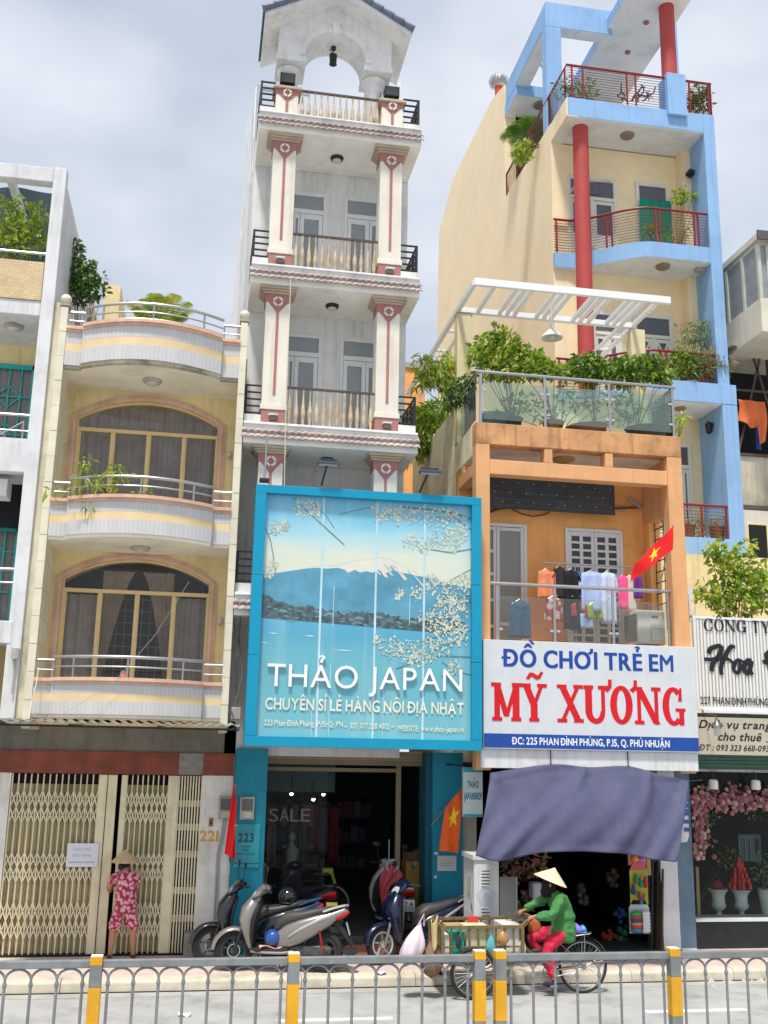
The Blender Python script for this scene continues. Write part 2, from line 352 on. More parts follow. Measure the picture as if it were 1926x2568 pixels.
def slab_text(body, x0, x1, z0, cap, Y, depth=.004, W=.24, N=.12, ser=.18, sh=.09, mb=None, mi=0, gap=.07):
    mb = mb or MB(); cur = 0; lay = []
    for ch in body:
        if ch == ' ': cur += .42; continue
        b, mk = (VN[ch][0], VN[ch][1:]) if ch in VN else (ch, ''); lay.append((cur, b, mk)); cur += SLAB[b][0]+gap
    sx = (x1-x0)/(cur-gap); k = [0]
    def P(x, z): return (x0+x*sx, z0+z*cap)
    def put(pg): k[0] += 1; mb.prism(pg, 'y', Y-depth-.0003*(k[0] % 9), Y, mi)
    def arc(cx, a0, a1, wd, zc=.5, rz=.52):
        n = 26; lo = []; hi = []
        for i in range(n+1):
            a = a0+(a1-a0)*i/n; c, s_ = math.cos(a), math.sin(a)
            lo.append(P(cx+.47*c, zc+rz*s_)); hi.append(P(cx+(.47-wd)*c, zc+(rz-N*.9)*s_))
        mb.strip(lo, hi, Y-depth-.0001, Y, mi)
    for cu, b, mk in lay:
        wd_, st, se = SLAB[b]; WD = {'W': W, 'T': W*.8, 'N': N*1.1}
        for (a, z, c, e, kd) in st:
            h = WD[kd]/2
            if abs(e-z) < .01: put([P(cu+a, z-N/2), P(cu+c, z-N/2), P(cu+c, z+N/2), P(cu+a, z+N/2)])
            else: put([P(cu+a-h, z), P(cu+a+h, z), P(cu+c+h, e), P(cu+c-h, e)])
        for (a, z) in se: put([P(cu+a-ser, z if z < .5 else z-sh), P(cu+a+ser, z if z < .5 else z-sh), P(cu+a+ser, z+sh if z < .5 else z), P(cu+a-ser, z+sh if z < .5 else z)])
        if b == 'O': arc(cu+.5, 0, 2*PI, W)
        if b in 'GC':
            arc(cu+.5, R(48), R(312), W); put([P(cu+.70, .64), P(cu+.86, .64), P(cu+.86, 1), P(cu+.78, 1)])
            if b == 'G': put([P(cu+.73, 0), P(cu+.93, 0), P(cu+.93, .42), P(cu+.73, .42)]); put([P(cu+.58, .36), P(cu+1.0, .36), P(cu+1.0, .45), P(cu+.58, .45)])
            else: put([P(cu+.70, .30), P(cu+.86, .36), P(cu+.86, .2), P(cu+.76, .12)])
        if b == 'U':
            lo = []; hi = []
            for i in range(19):
                a = PI+PI*i/18; lo.append(P(cu+.49+(.30+W/2)*math.cos(a)-(0 if i < 9 else (W-N)/2*(i-9)/9), .32+.34*math.sin(a))); hi.append(P(cu+.49+(.30-W/2)*math.cos(a)+(0 if i < 9 else (W-N)/2*(i-9)/9*.3), .32+.20*math.sin(a)))
            mb.strip(lo, hi, Y-depth-.0001, Y, mi)
        for pg in marks(mk, wd_/2/.95*.69*1.0, .69, wd_*.69, 1): put([P(cu+a/.69, z_/.69) for a, z_ in pg])
    return mb

# ------------------------------------------------------------------ foliage
def rnd_sphere():
    while True:
        p = Vector((random.uniform(-1, 1), random.uniform(-1, 1), random.uniform(-1, 1)))
        if .05 < p.length < 1: return p
def leaves(mb, clumps, n, size, asp=.45, droop=.3, nm=2, outward=.6):
    """n pointed folded leaves scattered through the clumps (centre, radius)"""
    wts = [c[1]**2 for c in clumps]
    for c, r in random.choices(clumps, wts, k=n):
        p = rnd_sphere(); p = p.normalized()*(p.length**.6); c = Vector(c); rr = Vector((r, r, r*.8)) if not isinstance(r, tuple) else Vector(r)
        b = c+Vector((p.x*rr.x, p.y*rr.y, p.z*rr.z)); d = (p*outward+rnd_sphere()+Vector((0, 0, .15-droop))).normalized()
        l = size*random.choice((.45, .7, .9, 1.0, 1.15, 1.45)); sd_ = d.cross(rnd_sphere()).normalized(); nrm = sd_.cross(d)
        h = l*asp/2; e = b+d*l-Vector((0, 0, l*droop*.5))
        m1 = b+d*(l*.45)+sd_*h+nrm*(h*.35); m2 = b+d*(l*.45)-sd_*h+nrm*(h*.35)
        mb.add([b, m1, e, m2], [(0, 1, 2), (0, 2, 3)], random.randrange(nm))
def stems(mb, base, clumps, r=.012, mi=0, wob=.06):
    base = Vector(base)
    for c, _ in clumps:
        c = Vector(c); m = base.lerp(c, .5)+Vector((random.uniform(-wob, wob), random.uniform(-wob, wob), wob*.5)); mb.tube([base, base.lerp(m, .6), m, c], [r, r*.85, r*.7, r*.4], 6, mi)
def frond(mb, base, d, L_, n=16, arch=.6, leaf=.22, mi=0, smi=None):
    base = Vector(base); d = Vector(d).normalized(); pts = []
    for i in range(n+1):
        t = i/n; pts.append(base+d*(L_*t)+Vector((0, 0, -arch*L_*t*t)))
    mb.tube(pts, [.012*(1-.8*i/n)+.002 for i in range(n+1)], 5, mi if smi is None else smi)
    for i in range(2, n+1):
        tg = (pts[i]-pts[i-1]).normalized(); sd_ = tg.cross(Vector((0, 0, 1))); sd_ = sd_.normalized() if sd_.length > .01 else Vector((1, 0, 0))
        l = leaf*math.sin(PI*min(1, .25+.75*i/n))**.6+.03
        for s in (-1, 1):
            e = pts[i]+(sd_*s*.8+tg*.7).normalized()*l+Vector((0, 0, -l*.35)); w_ = tg*.014
            mb.add([pts[i]-w_, pts[i]+w_, (pts[i]+e)/2+w_+Vector((0, 0, l*.1)), e, (pts[i]+e)/2-w_+Vector((0, 0, l*.1))], [(0, 1, 2, 4), (4, 2, 3)], mi if random.random() < .7 else mi+1)
def plant(name, label, cat, base, clumps, n, size, mats, stem_m, asp=.45, droop=.3, pot=None, group=None, r=.01):
    t = thing(name, label, cat, base, group)
    f = MB(); leaves(f, clumps, n, size, asp, droop, len(mats)); f.build('foliage', mats, t)
    s = MB(); stems(s, base, clumps, r); s.build('stem', stem_m, t)
    if pot:
        rr, hh, pm = pot; q = MB(); q.lathe([(rr*.7, 0), (rr, hh), (rr*1.08, hh), (rr*1.08, hh*1.06), (rr*.9, hh*1.06), (rr*.9, hh*.9), (0, hh*.9)], (base[0], base[1], base[2]-hh), 14); q.build('pot', pm, t, smooth=True)
    return t
# ------------------------------------------------------------------ palette
DIRT = (.09, .075, .055)
M_asph = mat('asphalt', (.385, .385, .38), .9, var=.10, vscale=1.2, dirt=(.17, .17, .165), dirt_amt=.75, bump=.35, bscale=180)
M_conc = mat('kerb_concrete', (.58, .53, .43), .9, var=.10, vscale=2.5, dirt=(.22, .18, .13), dirt_amt=.6, bump=.5, bscale=60)
M_pave = pattern('pavement_tiles', 'brick', (.68, .54, .48), (.48, .39, .35), 4.0, .9, .012, (1, 1, 1))
M_line = mat('road_paint', (.72, .72, .70), .8, var=.12, vscale=6, dirt=(.3, .3, .3), dirt_amt=.4)
M_tile = pattern('ribbed_white_tile', 'wave', (.60, .60, .60), (.52, .52, .51), 5.2, .35, .0, (1, .0, .0))
M_tilew = mat('quoin_tile', (.70, .66, .52), .5, var=.10, vscale=2.2, dirt=(.30, .26, .18), dirt_amt=.22, streak=.18)
M_tan = mat('tan_stripe', (.74, .58, .34), .5, var=.08, dirt=(.4, .32, .2), dirt_amt=.3)
M_salm = mat('salmon_moulding', (.70, .46, .34), .6, var=.12, dirt=(.15, .1, .08), dirt_amt=.35, streak=.3, bump=.15)
M_ywall = mat('mustard_wall', (.84, .69, .37), .85, var=.10, vscale=1.5, dirt=(.28, .22, .10), dirt_amt=.35, streak=.3, bump=.15)
M_soff = mat('cream_soffit', (.84, .79, .66), .85, var=.10, vscale=1.2, dirt=(.25, .22, .15), dirt_amt=.4, bump=.1)
M_edge = mat('stained_slab_edge', (.50, .47, .36), .85, var=.2, dirt=(.05, .05, .045), dirt_amt=.85, streak=.5, bump=.3)
M_steel = mat('steel_tube', (.42, .43, .44), .42, 1., var=.08)
M_wframe = mat('tan_window_frame', (.72, .54, .27), .5, var=.08)
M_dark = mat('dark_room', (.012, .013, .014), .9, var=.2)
M_curt = mat('grey_brown_curtain', (.52, .47, .43), .95, var=.15, vscale=5)
M_curt2 = mat('tan_curtain', (.56, .46, .32), .95, var=.15, vscale=5)
G_tint = glass('tinted_pane', (.70, .70, .71), .05)
G_clear = glass('clear_pane', (.80, .86, .84), .012, .03, 1.18)
G_green = glass('green_balustrade_glass', (.72, .86, .82), .09)
G_balc = glass('clear_balustrade_glass', (.90, .92, .90), .03)
M_white = mat('white_paint', (.67, .68, .69), .7, var=.05, vscale=1.5, dirt=(.26, .26, .25), dirt_amt=.35, streak=.42, bump=.1)
M_whitesh = mat('white_joinery', (.72, .73, .73), .4, var=.04)
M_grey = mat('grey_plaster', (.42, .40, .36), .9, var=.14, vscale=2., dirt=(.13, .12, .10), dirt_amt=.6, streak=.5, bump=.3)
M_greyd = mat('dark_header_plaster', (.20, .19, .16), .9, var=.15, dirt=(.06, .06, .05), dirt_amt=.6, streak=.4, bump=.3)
M_redb = mat('red_oxide_band', (.26, .07, .045), .75, var=.25, vscale=2.5, dirt=(.07, .04, .03), dirt_amt=.7, streak=.4, bump=.2)
M_patch = mat('cement_patch', (.26, .25, .23), .95, var=.2, vscale=9, bump=.4)
M_gate = mat('cream_gate_paint', (.80, .72, .50), .5, var=.08, dirt=(.25, .17, .08), dirt_amt=.3, streak=.3)
M_sheet = mat('gate_sheet_metal', (.46, .40, .22), .6, var=.14, vscale=2, dirt=(.10, .08, .045), dirt_amt=.5, streak=.6)
M_black = mat('black_metal', (.018, .018, .020), .45, var=.15)
M_blackp = mat('black_plastic', (.022, .024, .027), .5, var=.2)
M_rubber = mat('tyre_rubber', (.020, .020, .022), .8, var=.25, vscale=14)
M_rust = mat('rusty_corrugated_sheet', (.26, .25, .23), .6, .3, var=.25, dirt=(.10, .06, .04), dirt_amt=.85, bump=.2)
M_teal = mat('teal_window_paint', (.03, .38, .36), .5, var=.1)
M_brick = pattern('beige_brick_cladding', 'brick', (.72, .56, .33), (.42, .33, .2), 6.0, .8, .016, (1, 1, 1), (R(90), 0, 0))
LEAF = [leafmat('leaf_mid', (.17, .30, .035)), leafmat('leaf_bright', (.33, .47, .05)), leafmat('leaf_dark', (.07, .16, .03))]
LEAFY = [leafmat('leaf_yellow_green', (.46, .50, .06)), LEAF[1], LEAF[0]]
LEAFD = [LEAF[2], LEAF[0], leafmat('leaf_deep', (.04, .10, .03))]
M_stem = mat('stem_bark', (.16, .12, .07), .9, var=.2, bump=.3)
M_pot = mat('dark_plant_pot', (.06, .055, .05), .7, var=.2)
M_terra = mat('terracotta_pot', (.35, .13, .06), .8, var=.15)
M_red = mat('flag_red', (.80, .010, .012), .7, var=.04)
M_yel = mat('flag_yellow', (.95, .62, .015), .7, var=.03)
M_lampg = mat('lamp_glass', (.55, .54, .50), .3, var=.05)
M_chrome = mat('chrome', (.75, .75, .76), .12, 1., var=.03)

# ------------------------------------------------------------------ ground
def struct(o): o['kind'] = 'structure'; return o
g = MB(); g.box(-60, 70, -60, -1.72, -.3, 0); struct(g.build('road', M_asph))
g = MB(); g.box(-60, 70, -1.50, 40, -.3, .160); struct(g.build('pavement', M_pave))
g = MB()
x = -24.0
while x < 30:
    h = random.uniform(-.004, .004); g.prism([(-1.74, -.2), (-1.70, .12+h), (-1.66, .155+h), (-1.49, .165+h), (-1.49, -.2)], 'x', x+.003, x+1.6); x += 1.603
struct(g.build('kerb', M_conc, bevel=.01))
g = MB(); g.box(-24, 30, -1.745, -1.738, .0, .018, 0); g.box(-24, 30, -2.0, -1.76, .0, .006, 1); struct(g.build('gutter', [mat('gutter_crack', (.05, .03, .025), .9), mat('gutter_cement', (.40, .40, .38), .9, var=.12, dirt=(.2, .19, .17), dirt_amt=.5, bump=.3)]))
g = MB()
for i in range(-4, 5): g.box(1.19+i*4.72, 2.60+i*4.72, -3.46, -3.34, .0, .005)
struct(g.build('lane_marking', M_line))

# ------------------------------------------------------------------ shared pieces
def ceiling_lamp(parent, c, r=.17, m1=None):
    q = MB(); q.lathe([(r, 0), (r*1.02, -.02), (r*.9, -.05), (r*.72, -.06)], c, 20, 0); q.lathe([(r*.72, -.055), (r*.5, -.085), (0, -.10)], c, 20, 1)
    return q.build('ceiling_lamp', [m1 or M_grey, M_lampg], parent, smooth=True)
def curtain_mesh(x0, x1, z0, z1, Y, n=26, amp=.025, mi=0, mb=None, f=lambda u, v: u):
    mb = mb or MB(); ph = random.random()*6
    mb.grid(lambda u, v: (lerp(x0, x1, f(u, v)), Y+amp*math.sin(u*n*1.9+ph)+.4*amp*math.sin(u*n*.7), lerp(z0, z1, v)), n*4, 4, mi); return mb
def arch_pts(xl, xr, zs, za, n=22):                             # flat-shouldered segmental arch from (xl, zs) to (xr, zs), crown za
    cx = (xl+xr)/2; h = (xr-xl)/2; r = (h*h+(za-zs)**2)/(2*(za-zs)); zc = za-r; a0 = math.asin(h/r)
    return [(cx+r*math.sin(lerp(-a0, a0, i/n)), zc+r*math.cos(lerp(-a0, a0, i/n))) for i in range(n+1)]

# ================================================================== 221: cream house with bowed balconies
H = thing('cream_house', 'cream three storey house with bowed tiled balconies and arched windows above closed folding gates', 'house', (-1.0, 0, .16))
wl = MB(); BW = -.22
for z0, zc in ((3.5, 6.25), (6.25, 8.97)):
    zb = 4.0 if z0 < 4 else 6.65; zs = zb+1.76; za = zs+.36
    xl, xr = -2.18, .12; ar = arch_pts(xl, xr, zs, za)
    wl.box(-2.44, xl, BW, .2, z0, zc, 0); wl.box(xr, .47, BW, .2, z0, zc, 0); wl.box(xl, xr, BW, .2, z0, zb, 0)
    wl.strip(ar, [(p[0], zc) for p in ar], BW, .2, 0)
wl.box(-2.52, -2.445, -1.05, 9, 3.5, 9.2, 1); wl.box(.475, .50, -.9, 9, 3.5, 9.4, 1)
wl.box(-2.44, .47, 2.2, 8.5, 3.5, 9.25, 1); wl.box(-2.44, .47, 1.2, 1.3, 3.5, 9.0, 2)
wl.box(-2.44, .47, .2, 8.5, 8.97, 9.3, 1); wl.box(-2.44, .47, .2, 2.2, 6.1, 6.3, 2); wl.box(-2.44, .47, .2, 2.2, 3.4, 3.6, 2)
wl.box(-2.552, -2.447, -1.13, -1.04, 3.5, 10.0, 3); wl.build('wall', [M_ywall, M_grey, M_dark, mat('stained_cream_strip', (.66, .61, .46), .85, var=.12, vscale=2, dirt=(.16, .14, .10), dirt_amt=.6, streak=.6, bump=.2)], H)
for sx, (xa, xb) in (('l', (-2.445, -2.335)), ('r', (.36, .468))):
    q = MB(); z = 3.42; k = 0
    while z < 9.9:
        z1 = min(z+.405, 9.93); d = .004*(k % 2); q.box(xa, xb, -1.2-d, -.2, z+.006, z1, 0); z = z1; k += 1
    q.box(xa+.012, xb-.012, -1.185, -.21, 3.42, 9.92, 1); q.box(xa-.02, xb+.02, -1.21, -1.0, 9.93, 9.96, 1)
    p = q.build('pier', [M_tilew, M_grey], H)
    b = MB(); b.ball(((xa+xb)/2, -1.12, 10.06), .088, 18, 12); b.lathe([(.05, 0), (.045, .03)], ((xa+xb)/2, -1.12, 9.955), 12); b.build('ball_finial', M_tilew, p, smooth=True)
def bow(t):                                                     # plan of the parapet: wing, bowed middle, wing
    return (-2.07+2.15*t, -1.30-.40*(1-(2*t-1)**2))
def balcony(zb, zt, terrace=False):
    q = MB(); n = 30; hb = zt-zb
    lay = [(.0, .058, .03, 3), (.05, .41*hb, .0, 0), (.40*hb, .62*hb, .002, 1), (.61*hb, hb-.085, .0, 0), (hb-.09, hb-.045, -.03, 2), (hb-.05, hb, -.07, 2)]
    for a, b, ins, mi in lay:
        lo = []; hi = []
        pts = [bow(i/n) for i in range(n+1)]
        vs = []
        for (x, y) in pts: vs += [(x, y+ins, zb+a), (x, y+ins, zb+b), (x, y+.14, zb+b), (x, y+.14, zb+a)]
        fs = []
        for i in range(n):
            k = 4*i; fs += [(k, k+4, k+5, k+1), (k+1, k+5, k+6, k+2), (k+2, k+6, k+7, k+3), (k+3, k+7, k+4, k)]
        fs += [(0, 1, 2, 3), (4*n+3, 4*n+2, 4*n+1, 4*n)]; q.add(vs, fs, mi)
        for xa, xb in ((-2.333, -2.073), (.083, .358)): q.box(xa, xb, -1.19+ins*.8, -1.08, zb+a, zb+b, mi)
    o = q.build('balcony_parapet', [M_tile, M_tan, M_salm, M_edge if terrace else M_soff], H)
    f = MB(); pts = [(x, y+.10) for x, y in [bow(i/n) for i in range(n+1)]]
    poly = [(-2.335, -1.1), (-2.07, -1.1)]+pts+[(.08, -1.1), (.36, -1.1), (.36, BW), (-2.335, BW)]
    f.prism(poly, 'z', zb+.01, zb+.16, 0); f.build('balcony_slab', M_soff, H)
    r = MB(); hz = zt+.30
    for h, rr in ((.30, .024), (.16, .013)):
        r.tube([Vector((bow(i/n)[0], bow(i/n)[1]+.06, zt+h)) for i in range(n+1)], rr, 8)
        for xa, xb in ((-2.333, -2.075), (.085, .36)): r.tube([(xa, -1.13, zt+h-.04), (xb, -1.13, zt+h-.04)], rr, 8)
    if terrace: r.tube([Vector((bow(i/n)[0], bow(i/n)[1]+.06, zt+.05)) for i in range(n+1)], .011, 8)
    for t in (.14, .5, .86):
        x, y = bow(t); r.tube([(x, y+.06, zt-.02), (x, y+.06, zt+.30)], .016, 8)
    for x in (-2.1, .1, -2.08, .33): r.tube([(x, -1.13, zt-.02), (x, -1.13, zt+.27)], .012, 8)
    r.build('handrail', M_steel, H, smooth=True)
balcony(3.585, 4.15); balcony(6.195, 6.82); balcony(8.905, 9.59, True)
for k, (zb, kind) in enumerate(((4.0, 'open'), (6.65, 'shut'))):
    xl, xr = -2.18, .12; zs = zb+1.76; za = zs+.36; ar = arch_pts(xl, xr, zs, za); tz = zb+1.56
    wi = tag(thing('arched_window', None, None, (-1.03, BW, zb))); wi.parent = H; wi.location = Vector((-1.03, BW, zb))-H.location
    # surround: two salmon steps running up the jambs and over the arch
    q = MB()
    for a, b, d in ((.0, .055, .05), (.05, .105, .03)):
        oo = arch_pts(xl-b, xr+b, zs+b*.25, za+b, 22); ii = arch_pts(xl-a, xr+a, zs+a*.25, za+a, 22)
        q.strip([(xl-a, zb-.2)]+ii+[(xr+a, zb-.2)], [(xl-b, zb-.2)]+oo+[(xr+b, zb-.2)], BW-d, BW+.02, 0)
    q.build('surround', M_salm, wi)
    q = MB(); w_ = .055; xs = [xl+w_/2, lerp(xl, xr, .25), lerp(xl, xr, .5), lerp(xl, xr, .75), xr-w_/2]
    for x in xs: q.box(x-w_/2, x+w_/2, BW+.03, BW+.09, zb-.1, tz, 0)
    q.box(xl, xr, BW+.025, BW+.095, tz, tz+.06, 0); ia = arch_pts(xl+.03, xr-.03, zs+.0, za-.04); q.strip(ia, ar, BW+.03, BW+.09, 0)
    q.box(xl, xl+.03, BW+.031, BW+.089, tz+.06, zs, 0); q.box(xr-.03, xr, BW+.031, BW+.089, tz+.06, zs, 0)
    for x in xs[:-1]:                                           # sash stiles
        q.box(x+w_/2, x+w_/2+.02, BW+.04, BW+.075, zb-.1, tz, 0)
    q.build('frame', M_wframe, wi, bevel=.004)
    q = MB()
    for a, b in zip(xs, xs[1:]): q.add([(a, BW+.06, zb-.1), (b, BW+.06, zb-.1), (b, BW+.06, tz), (a, BW+.06, tz)], [(0, 1, 2, 3)])
    po = [(p[0], BW+.06, p[1]) for p in ar]+[(xr, BW+.06, tz+.05), (xl, BW+.06, tz+.05)]; q.add(po, [tuple(range(len(po)))])
    q.build('pane', G_tint, wi)
    q = MB()
    if kind == 'shut': curtain_mesh(xl, xr, zb-.1, za, BW+.30, 46, .03, 0, q)
    else:
        curtain_mesh(xl, xs[1]+.02, zb-.1, tz, BW+.30, 12, .03, 0, q); curtain_mesh(xs[3]-.02, xr, zb-.1, tz, BW+.30, 12, .03, 0, q)
        for s in (-1, 1):                                       # curtains drawn aside in the middle
            c0 = -1.03+s*.56
            q.grid(lambda u, v, s=s: (lerp(c0, -1.03+s*(.06+.46*(1-v)**.7), u), BW+.30+.02*math.sin(u*30), lerp(zb, tz+.4, v)), 40, 12, 1)
        for i in range(9): q.box(xs[1]+i*.13, xs[1]+i*.13+.008, BW+.40, BW+.41, zb-.1, tz, 2)
        for i in range(9): q.box(xs[1], xs[3], BW+.395, BW+.402, zb+i*.19, zb+i*.19+.008, 2)
    q.build('curtain', [M_curt, M_curt2, M_grey], wi, smooth=True)
for p in (sp('4', 410, 285, -.28), sp('4', 1485, 365, -.28), sp('4', 295, 1395, -.28), sp('4', 1425, 1440, -.28)):
    q = MB(); q.ball((p.x, -.36, p.z), .05, 12, 8, 0); q.lathe([(.035, 0), (.03, .03), (.012, .04)], (p.x, -.27, p.z), 10, 1, 'y'); q.tube([(p.x, -.24, p.z-.03), (p.x, -.30, p.z-.08), (p.x, -.36, p.z-.05)], .008, 6, 1); q.build('wall_lamp', [M_lampg, M_grey], H, smooth=True)
ceiling_lamp(H, (-.99, -.85, 6.205), .15); ceiling_lamp(H, (-.99, -.9, 8.915), .15)
# ground floor
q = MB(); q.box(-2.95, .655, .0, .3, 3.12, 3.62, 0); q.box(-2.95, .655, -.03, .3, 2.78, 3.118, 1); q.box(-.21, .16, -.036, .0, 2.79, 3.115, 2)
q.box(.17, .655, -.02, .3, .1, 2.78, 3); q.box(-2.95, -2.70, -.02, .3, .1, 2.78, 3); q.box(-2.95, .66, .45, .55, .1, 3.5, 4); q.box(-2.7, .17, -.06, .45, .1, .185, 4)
q.box(.02, .18, -.30, -.021, .12, .50, 5)
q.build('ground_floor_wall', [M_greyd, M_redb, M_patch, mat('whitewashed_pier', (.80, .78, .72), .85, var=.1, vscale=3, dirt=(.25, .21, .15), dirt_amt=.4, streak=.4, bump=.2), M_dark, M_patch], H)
def gate(x0, x1, bars, zones, sheet=True, dark_top=True):
    s = MB()
    if sheet:
        n = int((x1-x0)/.045)
        for i in range(n):
            a = lerp(x0, x1, i/n); b = lerp(x0, x1, (i+1)/n); s.box(a, b-.004, .06+.012*(i % 2), .09, .19, 2.62, 0)
    s.box(x0, x1, .10, .12, .19, 2.77, 1)
    gt = s.build('folding_gate', [M_sheet, M_dark], H)
    l = MB(); st = (x1-x0)/bars
    for i in range(bars+1):
        x = x0+i*st; l.box(x-.009, x+.009, -.005, .02, .185, 2.77)
    for za, zb in zones:
        for i in range(bars):
            x = x0+i*st
            l.bar((x, -.008, za), (x+st, -.008, zb), .006, .016); l.bar((x+st, -.014, za), (x, -.014, zb), .006, .016)
    l.build('lattice', M_gate, gt)
zn = [(.36, .58), (.58, .80), (1.17, 1.37), (1.37, 1.57), (1.98, 2.20), (2.20, 2.42)]
zn = [(a, b) for a, b in ((.40, .66), (.66, .92), (1.20, 1.42), (1.42, 1.62), (2.05, 2.28), (2.28, 2.52))]
gate(-2.68, -1.40, 14, zn); gate(-.98, -.35, 8, zn)
q = MB()
for i in range(9):
    x = lerp(-.19, .16, i/8); q.box(x-.011, x+.011, -.01, .03, .185, 2.77, 0)
for z in (.62, 1.02, 1.55, 1.95, 2.3): q.box(-.19, .16, .031, .036, z, z+.10, 0)
q.box(-.19, .16, .10, .12, .19, 2.77, 1); q.build('folded_gate', [M_gate, M_dark], H)
q = MB(); q.box(-1.40, -1.28, -.03, .06, .185, 2.77); q.box(-.35, -.20, -.03, .06, .185, 2.77); q.box(-1.27, -1.13, -.005, .05, .185, 2.77); q.box(-1.065, -.98, -.02, .05, .185, 2.77); q.build('gate_post', M_gate, H, bevel=.006, each=True)
q = MB(); lettering('221', .17, .455, 1.80, .15, -.021, .004, .03, mb=q); q.build('house_number', mat('ochre_number', (.70, .36, .04), .6), H)
# corrugated awning
q = MB(); q.grid(lambda u, v: (lerp(-2.95, .63, u), lerp(-1.05, -1.95, v), 3.565-.05*v+.015*math.sin(u*2*PI*24)), 24*8, 4)
aw = q.build('awning', M_rust, H, smooth='all', solid=.006)
q = MB()
for x in (-2.9, -1.7, -.5, .55): q.bar((x, .0, 3.50), (x, -1.9, 3.475), .03, .03)
q.bar((-2.95, -1.85, 3.46), (.62, -1.85, 3.46), .04, .03); q.build('bracket', M_black, aw)
# the things on and at the house
t = thing('electricity_meter', 'grey electricity meter box on the white pier of the cream house', 'meter box', (.50, -.06, 2.1), 'electricity meters')
def meter(t, x, z):
    q = MB(); q.box(x-.11, x+.11, -.13, -.02, z-.17, z+.17, 0); q.build('case', M_grey, t, bevel=.012)
    q = MB(); q.box(x-.085, x+.085, -.138, -.131, z-.03, z+.14, 0); q.build('cover', mat('meter_window', (.10, .11, .11), .25), t)
    q = MB(); q.box(x-.06, x+.06, -.14, -.131, z-.14, z-.05, 0); q.build('plate', mat('meter_label', (.5, .46, .36), .6), t)
meter(t, .545, 2.30)
q = MB()
for dx in (0, .035): q.tube([(.52+dx, -.04, 2.14), (.50+dx, -.035, 1.9), (.45+dx, -.035, 1.6), (.455+dx, -.035, .18)], .013, 6)
tag(q.build('conduit_pipe', mat('grey_conduit', (.40, .42, .46), .5), origin=(.5, -.04, .17), smooth=True), 'grey twin conduit pipes running down the white pier', 'pipe')
q = MB(); q.box(-1.79, -1.33, -.055, -.045, 1.42, 1.76, 0)
for i, (s_, a, b) in enumerate((('CHO THUÊ', -1.71, -1.44), ('MẶT BẰNG', -1.70, -1.43))): lettering(s_, a, b, 1.655-i*.09, .042, -.0555, .001, .0, mb=q, mi=1)
for i in range(14): q.box(-1.75+i*.027, -1.733+i*.027, -.0562, -.055, 1.475, 1.475+random.uniform(.018, .032), 1)
tag(q.build('paper_sign', [mat('paper', (.72, .74, .80), .8, var=.04), mat('faded_ink', (.36, .40, .50), .8)], origin=(-1.56, -.05, 1.42)), 'white paper notice with faded grey writing hung on the folding gate', 'sign')
q = MB(); q.box(.30, .36, -.05, -.02, 2.02, 2.14, 0); q.box(.315, .345, -.055, -.05, 2.05, 2.09, 1); tag(q.build('door_bell', [mat('bell_brown', (.22, .15, .09), .6), M_black], origin=(.33, -.03, 2.02)), 'small brown bell box on the white pier above the number 221', 'bell')
q = MB(); Yc = -1.78
for k in range(3): q.tube([sp('4', 250-k*8, 1740+k*20, -1.3), sp('4', 235-k*14, 1850, -1.35), sp('4', 205-k*8, 1960, -1.4), sp('4', 190+k*14, 2060, -1.5)], .008, 5); break
tag(q.build('white_cable', mat('white_cable', (.66, .62, .54), .6), origin=(-2.2, -1.4, 3.8)), 'white cable looping down the left end of the lowest bowed balcony', 'cable')
q = MB(); q.tube([sp('4', 395, 2050, Yc), sp('4', 730, 1845, Yc), sp('4', 1000, 1540, Yc), sp('4', 1225, 1185, Yc)], .003, 5); tag(q.build('slanting_wire', mat('grey_wire', (.35, .35, .34), .6), origin=(-1, Yc, 4)), 'thin grey wire slanting across the lowest bowed balcony and window', 'wire')
# palm in a pot on the roof terrace and its bright yellow leaves
pm = thing('potted_palm', 'yellow green palm in a pot on the roof terrace of the cream house', 'palm', (-.95, -.9, 9.3)); q = MB()
for i in range(17):
    a = i*2.4; frond(q, (-.95+.12*math.cos(a), -.9+.08*math.sin(a), 9.75), (math.cos(a)*.8, math.sin(a)*.5, 1.5), random.uniform(.6, .95), 15, .38, .26, i % 2)
q.build('frond', [leafmat('palm_yellow', (.42, .40, .05)), LEAF[1], LEAF[0]], pm)
q = MB(); q.lathe([(.13, 0), (.19, .46), (.2, .47), (.16, .45), (0, .45)], (-.95, -.9, 9.3), 16); q.build('pot', M_terra, pm, smooth=True)
q = MB(); q.grid(lambda u, v: (lerp(-2.3, .4, u), lerp(-.6, 1.4, v), 9.62+.22*v+.02*math.sin(u*60)), 160, 3); tag(q.build('roof_sheet', mat('dark_roof_sheet', (.05, .045, .05), .7, var=.3), smooth='all', solid=.01, origin=(-1, 0, 9.6)), 'dark corrugated roof behind the terrace rail of the cream house', 'roof')
# climbing plant on the middle balcony
c = [(sp('4', x, y, -1.55), r) for x, y, r in ((560, 410, .12), (530, 490, .09), (760, 470, .14), (680, 540, .16), (820, 500, .08), (480, 560, .12), (930, 520, .08), (620, 560, .12), (750, 590, .09), (940, 620, .10), (340, 610, .12), (570, 690, .07), (880, 610, .07))]
plant('balcony_creeper', 'light green creeper spilling over the rail of the middle bowed balcony', 'plant', (-1.5, -1.4, 6.9), c, 330, .105, LEAFY, M_stem, .28, .5, r=.005)
q = MB(); p = sp('4', 805, 1770, -1.52); q.box(p.x-.05, p.x+.05, -1.56, -1.48, 4.15, 4.15+.11); tag(q.build('pink_pot', mat('pink_plastic', (.75, .28, .24), .6), bevel=.02, origin=(p.x, -1.52, 4.15)), 'small pink pot on the ledge of the lowest bowed balcony', 'pot')

